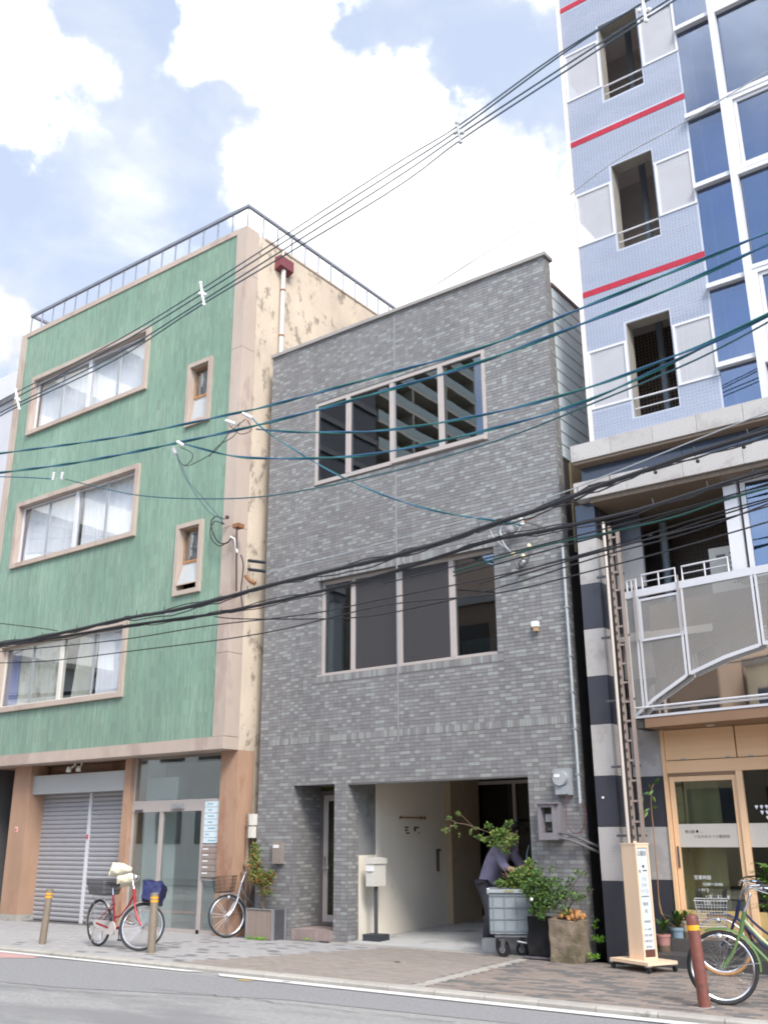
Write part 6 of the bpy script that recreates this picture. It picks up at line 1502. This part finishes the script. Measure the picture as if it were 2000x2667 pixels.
skin_mesh(tj, [(0,1),(1,2),(2,3),(0,4),(4,5),(5,6)], 'trousers', M['trousers'], ps)
hc = o_+Vector((.445, -.06, 1.575))
mb = MB(); mb.sphere(hc+Vector((-.012,0,.03)), .112, 16, 12, (1,.9,.85)); build(mb, 'hair', M['hair'], ps, smooth=True)
mb = MB(); mb.sphere(hc+Vector((0,0,.055)), .115, 16, 12, (1.02,.95,.72)); mb.lathe(hc+Vector((.10,0,.045)), [(.085,0),(.085,.008)], 16); build(mb, 'cap', surf('black_cap', (.012,.012,.014), .8), ps, smooth=True)
mb = MB(); mb.sphere(hc+Vector((.092,0,-.02)), .016, 8, 6, (1.2,.8,1.2)); mb.sphere(hc+Vector((.085,0,-.055)), .014, 8, 6, (.7,1.5,.5))
for s in (-1, 1): mb.sphere(hc+Vector((-.005,s*.088,-.015)), .022, 8, 6, (.8,.4,1.3))
build(mb, 'nose_mouth_ears', M['skin'], ps, smooth=True)
mb = MB()
for s in (-1, 1): mb.sphere(hc+Vector((.08,s*.033,.0)), .011, 8, 6)
build(mb, 'eyes', M['ink'], ps, smooth=True)
for (wr, dirv) in ((j[19][0], Vector((.8,-.2,-.3))), (j[23][0], Vector((.7,.1,.5)))):
    w_ = Vector(wr); d_ = dirv.normalized(); sidev = d_.cross(Vector((0,0,1))).normalized()
    hj = [(tuple(w_), .028), (tuple(w_+d_*.06), (.034,.018))]; he = [(0,1)]
    for k in range(4):
        b0 = w_+d_*.085+sidev*(.022*(k-1.5)); l = .034*(1-.12*abs(k-1.3)); n0 = len(hj)
        hj += [(tuple(b0), .0095), (tuple(b0+d_*l+Vector((0,0,-.008))), .0085), (tuple(b0+d_*l*1.5+Vector((0,0,-.032))), .0075)]; he += [(1,n0),(n0,n0+1),(n0+1,n0+2)]
    n0 = len(hj); tb = w_+d_*.03+sidev*.032; hj += [(tuple(tb), .011), (tuple(tb+d_*.035+sidev*.014+Vector((0,0,-.015))), .009)]; he += [(0,n0),(n0,n0+1)]
    skin_mesh(hj, he, 'hand', M['skin'], ps, sub=1)
sw_ = thing('pruning_saw', 'curved pale blue pruning saw held up at the right of the stooping person', 'saw', Vector(j[23][0]))
a = Vector(j[23][0])+Vector((.06,0,.0))
build(MB().tube(smooth_path([a, a+Vector((.03,0,.10)), a+Vector((.04,0,.20)), a+Vector((.08,0,.31))]), [.012,.012,.011,.010,.010,.009,.009,.008,.008,.008,.007,.007,.006,.006,.006,.005,.005,.004,.003], 6), 'blade', surf('pale_blue_blade', (.25,.36,.44), .35), sw_, smooth=True)
build(MB().tube([a+Vector((-.03,0,-.08)), a], .016, 8), 'handle', M['black'], sw_)

# branch held out to the left, foliage in front of the face
D_ = lambda x, y, Y: P(1150+x/3.6875, 1950+y/3.6875, Y)
random.seed(21)
brn = thing('cut_branch', 'leafy cut branch reaching left in front of the stooping person', 'branch', D_(600, 850, 12.75))
mb = MB(); main = smooth_path([D_(700,905,12.8), D_(560,840,12.75), D_(430,795,12.7), D_(330,760,12.65), D_(230,725,12.6), D_(150,715,12.55), D_(80,675,12.55)], 4)
mb.tube(main, [.010*(1-.6*i/(len(main)-1)) for i in range(len(main))], 6)
subs = [[D_(300,745,12.63), D_(190,640,12.6), D_(150,615,12.6)], [D_(140,715,12.55), D_(60,770,12.5), D_(0,790,12.5)], [D_(520,830,12.72), D_(600,740,12.7), D_(640,690,12.7)], [D_(560,850,12.72), D_(430,850,12.68), D_(350,860,12.65)], [D_(600,870,12.72), D_(600,960,12.7), D_(590,1000,12.7)], [D_(300,760,12.63),D_(280,800,12.6),D_(275,830,12.6)]]
for s in subs: mb.tube(smooth_path(s, 3), .004, 5)
build(mb, 'stem', M['bark'], brn, smooth=True)
lf = MB(); gm = [M['leaf_a'], M['leaf_b'], M['leaf_b'], M['leaf_y'], M['leaf_c']]
for (x, y, rx, n) in ((155,622,.035,22),(70,668,.04,26),(55,780,.05,22),(5,785,.03,10),(120,740,.04,14),(275,800,.045,26),(175,830,.02,6),(450,745,.06,60),(365,850,.06,70),(430,880,.05,50),(520,820,.09,170),(600,800,.10,190),(640,720,.06,60),(560,900,.10,190),(640,900,.09,150),(610,980,.06,70),(480,930,.05,50),(700,860,.06,60),(340,770,.03,12)):
    leaves(lf, blob_pts(D_(x,y,12.68), (rx, rx*.9, rx*.8), n), .045, len(gm))
build(lf, 'foliage', gm, brn, kind='stuff')
# cuttings heaped in the cart and the shrub in the stone trough
cut = thing('branch_cuttings', 'heap of fresh green cuttings piled over the rim of the grey cart', 'branches', (-7.0, 12.4, .8))
lf = MB()
for (x, y, rx, n) in ((560,1300,.07,110),(650,1290,.08,150),(700,1210,.08,170),(760,1260,.09,200),(780,1170,.06,80),(850,1100,.06,90),(850,1200,.09,200),(830,1300,.09,200),(720,1330,.07,100)):
    leaves(lf, blob_pts(D_(x,y,12.40), (rx, rx*1.1, rx*.75), n), .05, 5)
build(lf, 'foliage', gm, cut, kind='stuff')
mb = MB()
for k in range(9): mb.tube([D_(random.uniform(600,800), 1340, 12.45), D_(random.uniform(550,900), random.uniform(1120,1250), 12.42)], .005, 5)
build(mb, 'twigs', M['bark'], cut)
tr_ = thing('stone_trough', 'rough square stone trough at the foot of the grey pier, topped with orange bark pieces', 'trough', (-6.12, 12.3, 0))
random.seed(9)
mb = MB(); n = 9
def rough_box(x0, x1, y0, y1, z0, z1, n, amp):
    m_ = MB()
    def face(f, flip=False):
        vs = []
        for i in range(n+1):
            for k in range(n+1):
                v = Vector(f(i/n, k/n)); q_ = v*7
                v = v+Vector((mnoise.noise(q_), mnoise.noise(q_+Vector((9,0,0))), mnoise.noise(q_+Vector((0,9,0)))))*amp; vs.append(v)
        fs = [(i*(n+1)+k, (i+1)*(n+1)+k, (i+1)*(n+1)+k+1, i*(n+1)+k+1) for i in range(n) for k in range(n)]
        m_.add(vs, fs)
    L_ = lambda a, b, t_: a+(b-a)*t_
    face(lambda u, v: (L_(x0,x1,u), y0, L_(z0,z1,v))); face(lambda u, v: (L_(x0,x1,u), y1, L_(z0,z1,v))); face(lambda u, v: (x0, L_(y0,y1,u), L_(z0,z1,v))); face(lambda u, v: (x1, L_(y0,y1,u), L_(z0,z1,v))); face(lambda u, v: (L_(x0,x1,u), L_(y0,y1,v), z1)); face(lambda u, v: (L_(x0,x1,u), L_(y0,y1,v), z0))
    return m_
rt_ = build(rough_box(-6.34, -5.93, 12.10, 12.40, .0, .50, 14, .028), 'stone_block', surf('mossy_stone', (.215,.17,.125), .95, .35, 8, .9, 40, c2=(.12,.105,.06), c2amt=.45, c2scale=5), tr_, smooth=True)
ob_ = surf('orange_bark', (.46,.23,.085), .85, .35, 14, .4, 40)
for k in range(34):
    x = random.uniform(-6.20,-5.94); y = random.uniform(12.12,12.34); z = .51+random.random()*.13*(1-abs(x+6.05)*3)
    s = random.uniform(.02,.045); build(MB().sphere((x,y,z), s, 7, 5, (random.uniform(.7,1.2), random.uniform(.7,1.1), random.uniform(.7,1.3))), 'bark_piece', ob_, tr_)
build(MB().sphere((-6.28,12.2,.50), .07, 8, 6, (1.1,1,.6)), 'dry_clump', surf('brown_clump', (.20,.12,.07), .9, .3, 10), tr_)
gs = []
for (x, y, rx, n) in ((830,1350,.10,240),(930,1180,.07,60),(900,1280,.10,190),(980,1300,.11,240),(1000,1400,.12,300),(900,1450,.11,280),(960,1520,.09,190),(880,1560,.06,110),(960,1610,.05,70),(1050,1500,.09,130),(1090,1300,.10,110),(1180,1380,.10,110),(1120,1430,.10,120),(1230,1260,.07,40),(1290,1190,.05,26),(1280,1420,.08,60),(1340,1430,.05,30),(1370,1200,.04,14),(1060,1160,.06,24),(1400,1350,.04,12),(1180,1560,.07,50)):
    gs.append((D_(x,y,12.12), (rx, rx, rx*.85), n))
base = Vector((-6.2,12.25,.5))
shrub('wild_shrub', 'loose green shrub spilling from the stone trough over the grey pier', [[base, D_(1150,1500,12.2), D_(1050,1380,12.15), D_(950,1200,12.1)], [base, D_(1200,1450,12.2), D_(1270,1300,12.15), D_(1370,1180,12.1)], [base, D_(1100,1560,12.15), D_(1000,1480,12.1), D_(900,1420,12.1)], [base, D_(1250,1480,12.2), D_(1340,1430,12.15), D_(1460,1345,12.1)]], gs, [M['leaf_a'],M['leaf_a'],M['leaf_b'],M['leaf_c'],M['leaf_a']], .05, .009, seed=31)
tag(build(MB().sphere(D_(862,1447,11.95), .022, 8, 6), 'plastic_clip', M['white']), 'tiny shiny white clip glinting in the green shrub', 'clip')
bb_ = thing('black_form', 'rough black boxy form between the cart and the stone trough', 'box', (-6.55, 12.3, .0))
build(rough_box(-6.74, -6.38, 12.26, 12.47, .035, .50, 12, .035), 'form_skin', surf('black_form_surface', (.006,.006,.008), .8, .2, 9, .5, 18), bb_, smooth=True)  # uneven near-black block beside the foot of the pier
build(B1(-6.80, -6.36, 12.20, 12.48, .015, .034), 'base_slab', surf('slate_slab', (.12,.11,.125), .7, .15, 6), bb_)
wm = MB()
random.seed(13)
def blades(mb, c, n, h, w, spread, mi=1, droop=.5):
    for _ in range(n):
        a = random.random()*6.28; L_ = h*random.uniform(.6,1.1); d_ = Vector((math.cos(a), math.sin(a), 0)); sp = spread*random.uniform(.4,1); side = Vector((-d_.y, d_.x, 0)); pts = []
        for k in range(6):
            t_ = k/5; pts.append(Vector(c)+d_*(sp*t_**1.3)+Vector((0,0,L_*(t_-droop*t_*t_))))
        vs = []
        for k, p_ in enumerate(pts): ww = w*math.sin(math.pi*min(.98, .12+.86*k/5))**.7; vs += [p_-side*ww, p_+side*ww]
        mb.add(vs, [(2*k, 2*k+2, 2*k+3, 2*k+1) for k in range(5)], random.randrange(mi))
# ================================================================== sign stand
sg = thing('sign_stand', 'pale wooden clinic sign stand on castors with a black-lettered white panel', 'sign', (-5.07, 12.02, 0), rz=R(-26), local=True)
build(B1(-.335, .335, -.225, .225, .085, .12), 'base_board', M['paleH'], sg)
for (x, y) in ((-.31,-.2),(.31,-.2),(.31,.2),(-.31,.2)):
    c_ = build(MB().tube([(x,y-.012,.035),(x,y+.012,.035)], .032, 14), 'castor', M['black'], sg); build(MB().box(x-.03, x+.03, y-.03, y+.03, .070, .084), 'castor_plate', M['chrome'], c_)
bx0, bx1, by0, by1, zt = -.12, .14, -.10, .105, 1.43
box_ = build(MB().box(bx0, bx1-.03, by0, by1, .121, zt-.02).box(bx1-.03, bx1, by0, by0+.022, .121, zt-.02).box(bx1-.03, bx1, by1-.022, by1, .121, zt-.02).box(bx1-.03, bx1, by0+.022, by1-.022, .121, .15).box(bx1-.03, bx1, by0+.022, by1-.022, zt-.055, zt-.02), 'sign_case', M['paleV'], sg)
build(B1(bx0-.006, bx1+.006, by0-.006, by1+.006, zt-.02, zt), 'case_lid', M['paleH'], sg)
build(MB().tube([(0,.02,zt),(0,.02,zt+.02)], .02, 8), 'lid_knob', M['paleV'], sg)
panel = build(B1(bx1-.029, bx1-.012, by0+.023, by1-.023, .235, zt-.056), 'sign_panel', surf('milky_panel', (.60,.64,.67), .3, .03, 3), sg)
build(B1(bx1-.029, bx1-.014, by0+.023, by1-.023, .151, .234), 'panel_foot', surf('dark_wood_foot', (.10,.04,.03), .6), sg)
SFACE = Euler((R(90), 0, R(90)))
def sgt(s, y, z, sz, m=M['ink'], sx=.8, nm='sign_lettering'): text_mesh(s, sz, nm, m, sg, Vector((bx1-.011, y, z)), SFACE, align='CENTER', sx=sx, ext=.0006)
sgt('公園前', 0, 1.285, .065, sx=.75)
build(MB().sphere((bx1-.0115, .008, 1.16), .018, 10, 6, (.08,1,1)), 'emblem', M['ink'], sg)
build(B1(bx1-.0118, bx1-.0108, .0, .060, 1.105, 1.118), 'bar_mark', M['ink'], sg); sgt('整', -.05, 1.09, .035)
ik = surf('pale_ink', (.28,.31,.33), .6); ik2 = surf('brown_grey_ink', (.16,.15,.145), .6)
for s, z in (('つる', 1.00), ('かめ', .93), ('カイロ', .86)): sgt(s, 0, z, .052, ik)
build(B1(bx1-.0118, bx1-.0108, -.055, .06, .815, .824), 'bar_mark', M['ink'], sg)
for s, z, sz in (('整体', .72, .044), ('院', .64, .044), ('営業時間', .53, .027), ('10～20時', .445, .03), ('定休 水曜', .38, .030), ('日曜 祝日', .315, .032), ('要予約', .25, .032)): sgt(s, 0, z, sz, ik2, sx=.9)
# ================================================================== potted plants by the step
def pot(loc, r, h, m, label, kind):
    t_ = thing('flower_pot', label, 'plant pot', loc)
    x, y, z = loc
    build(MB().lathe((x,y,z), [(r*.72,0),(r*.95,h*.86),(r*1.05,h*.86),(r*1.05,h),(r*.9,h),(r*.88,h*.88)], 20), 'pot', m, t_, smooth=True)
    build(MB().lathe((x,y,z), [(r*.8,0.0),(r*.86,h*.9)], 16), 'soil', M['bark'], t_)
    return t_
p1 = pot((-5.03,12.62,.151), .085, .20, surf('pink_terracotta', (.44,.22,.20), .7, .06, 6), 'pink plastic pot half hidden behind the sign stand', 0)
p2 = pot((-4.93,12.86,.151), .10, .27, surf('blue_grey_glaze', (.22,.31,.38), .4, .06, 6), 'blue-grey pot between the pink and the cream pots', 0)
p3 = pot((-4.80,12.98-.12,.301), .075, .20, surf('cream_pot_paint', (.46,.39,.28), .6, .06, 6), 'cream pot on the upper step beside the shop door', 0)
random.seed(17)
C_ = lambda x, y, Y: P(1500+x/2.708, 1850+y/2.708, Y)
for (c, n, h, w, sp, lb) in (((-5.03,12.62,.34), 22, .34, .020, .16, 'dark green strap-leaved plant in the pink pot'), ((-4.93,12.86,.41), 20, .36, .024, .20, 'mid green leafy plant in the blue-grey pot'), ((-4.80,12.86,.49), 10, .26, .022, .14, 'small arching plant in the cream pot')):
    r_ = thing('potted_plant', lb, 'plant', c); mb = MB(); blades(mb, c, n, h, w, sp, 3, .45); build(mb, 'leaves', [M['leaf_a'], M['leaf_b'], M['leaf_c']], r_, kind='stuff')
    build(MB().tube([c, Vector(c)+Vector((0,0,.08))], .01, 6), 'stem', M['bark'], r_)
vn = thing('climbing_plant', 'tall thin stem with a few pale leaves rising in front of the striped stone wall', 'plant', (-4.97,12.85,.4))
st_ = smooth_path([(-4.93,12.86,.4), C_(600,1430,12.85), C_(570,1150,12.85), C_(545,850,12.88), C_(530,700,12.88), C_(530,560,12.88), C_(560,500,12.88)], 4)
build(MB().tube(st_, [.012]*6+[.007]*(len(st_)-6), 6), 'stem', surf('reddish_stem', (.30,.16,.08), .7), vn, smooth=True)
for k, (x, y, dx, dy) in enumerate(((540,520,40,-30),(545,560,-35,40),(530,580,-60,10),(535,600,25,50),(525,560,-20,-50),(530,690,45,-8),(520,690,-45,30),(505,700,-25,60),(470,600,-10,60),(560,510,25,-35))):
    a = C_(x,y,12.86); b = C_(x+dx,y+dy,12.80); m_ = (a+b)/2; sd_ = (b-a).cross(Vector((0,1,.2))).normalized()*(b-a).length*.17
    build(MB().add([a, m_+sd_, b, m_-sd_, m_+Vector((0,-.006,0))], [(0,1,4),(1,2,4),(2,3,4),(3,0,4)]), 'leaf', M['leaf_b'] if k % 2 else M['leaf_a'], vn)
lp = thing('leafy_plant', 'large glossy strap-leaved plant cut by the right edge behind the green bicycle', 'plant', (-3.25, 11.8, .0))
mb = MB()
for (x, y) in ((1340,1150),(1350,1250),(1345,1350),(1360,1440),(1330,1200)): blades(mb, C_(x,y,12.2), 14, .30, .028, .24, 3, .7)
build(mb, 'leaves', [M['leaf_a'], M['leaf_b'], M['leaf_c']], lp, kind='stuff')
mb = MB(); mb.lathe((-3.25,12.55,.151), [(.12,0),(.16,.30),(.15,.30)], 18); build(mb, 'pot', surf('brown_pot', (.12,.07,.05), .6), lp, smooth=True)
build(MB().tube([(-3.25,12.55,.44), C_(1350,1400,12.4), C_(1350,1150,12.2)], .016, 6), 'stem', M['bark'], lp)
lf = MB(); 
# weeds
wd = thing('weeds', 'bright green weeds sprouting at the foot of the black gap beside the banded pillar', 'weeds', (-5.78, 12.5, 0))
mb = MB()
Z7 = lambda x, y, Y: P(1350+x/5.53, 2350+y/5.53, Y)
for (x, y, s, n, Y) in ((1100,530,.05,40,12.5),(1200,530,.06,60,12.5),(1120,260,.03,14,12.6),(1095,360,.03,10,12.6),(1050,790,.05,36,12.3),(1120,790,.04,26,12.3)): leaves(mb, blob_pts(Z7(x,y,Y), (s, s, s*.6), n), .045, 1)
build(mb, 'leaves', M['leaf_bright'], wd, kind='stuff')
mb = MB()
for (x, y) in ((-11.62,12.12),(-11.45,12.12),(-11.35,12.13)): leaves(mb, blob_pts((x,y,.02), (.07,.03,.02), 60), .03, 1)
leaves(mb, blob_pts((-10.72,12.46,.02), (.07,.02,.02), 30), .03, 1)
wm_ = thing('kerb_weeds', 'low bright weeds along the foot of the planter and the door step', 'weeds', (-11.5, 12.1, 0)); build(mb, 'leaves', M['leaf_bright'], wm_, kind='stuff')
tag(build(MB().add([(-8.0,11.0,.004),(-7.93,10.98,.012),(-7.88,11.02,.004),(-7.95,11.05,.010)], [(0,1,2),(0,2,3)]), 'fallen_leaf', M['bark']), 'single brown fallen leaf on the fine brown paving', 'leaf')
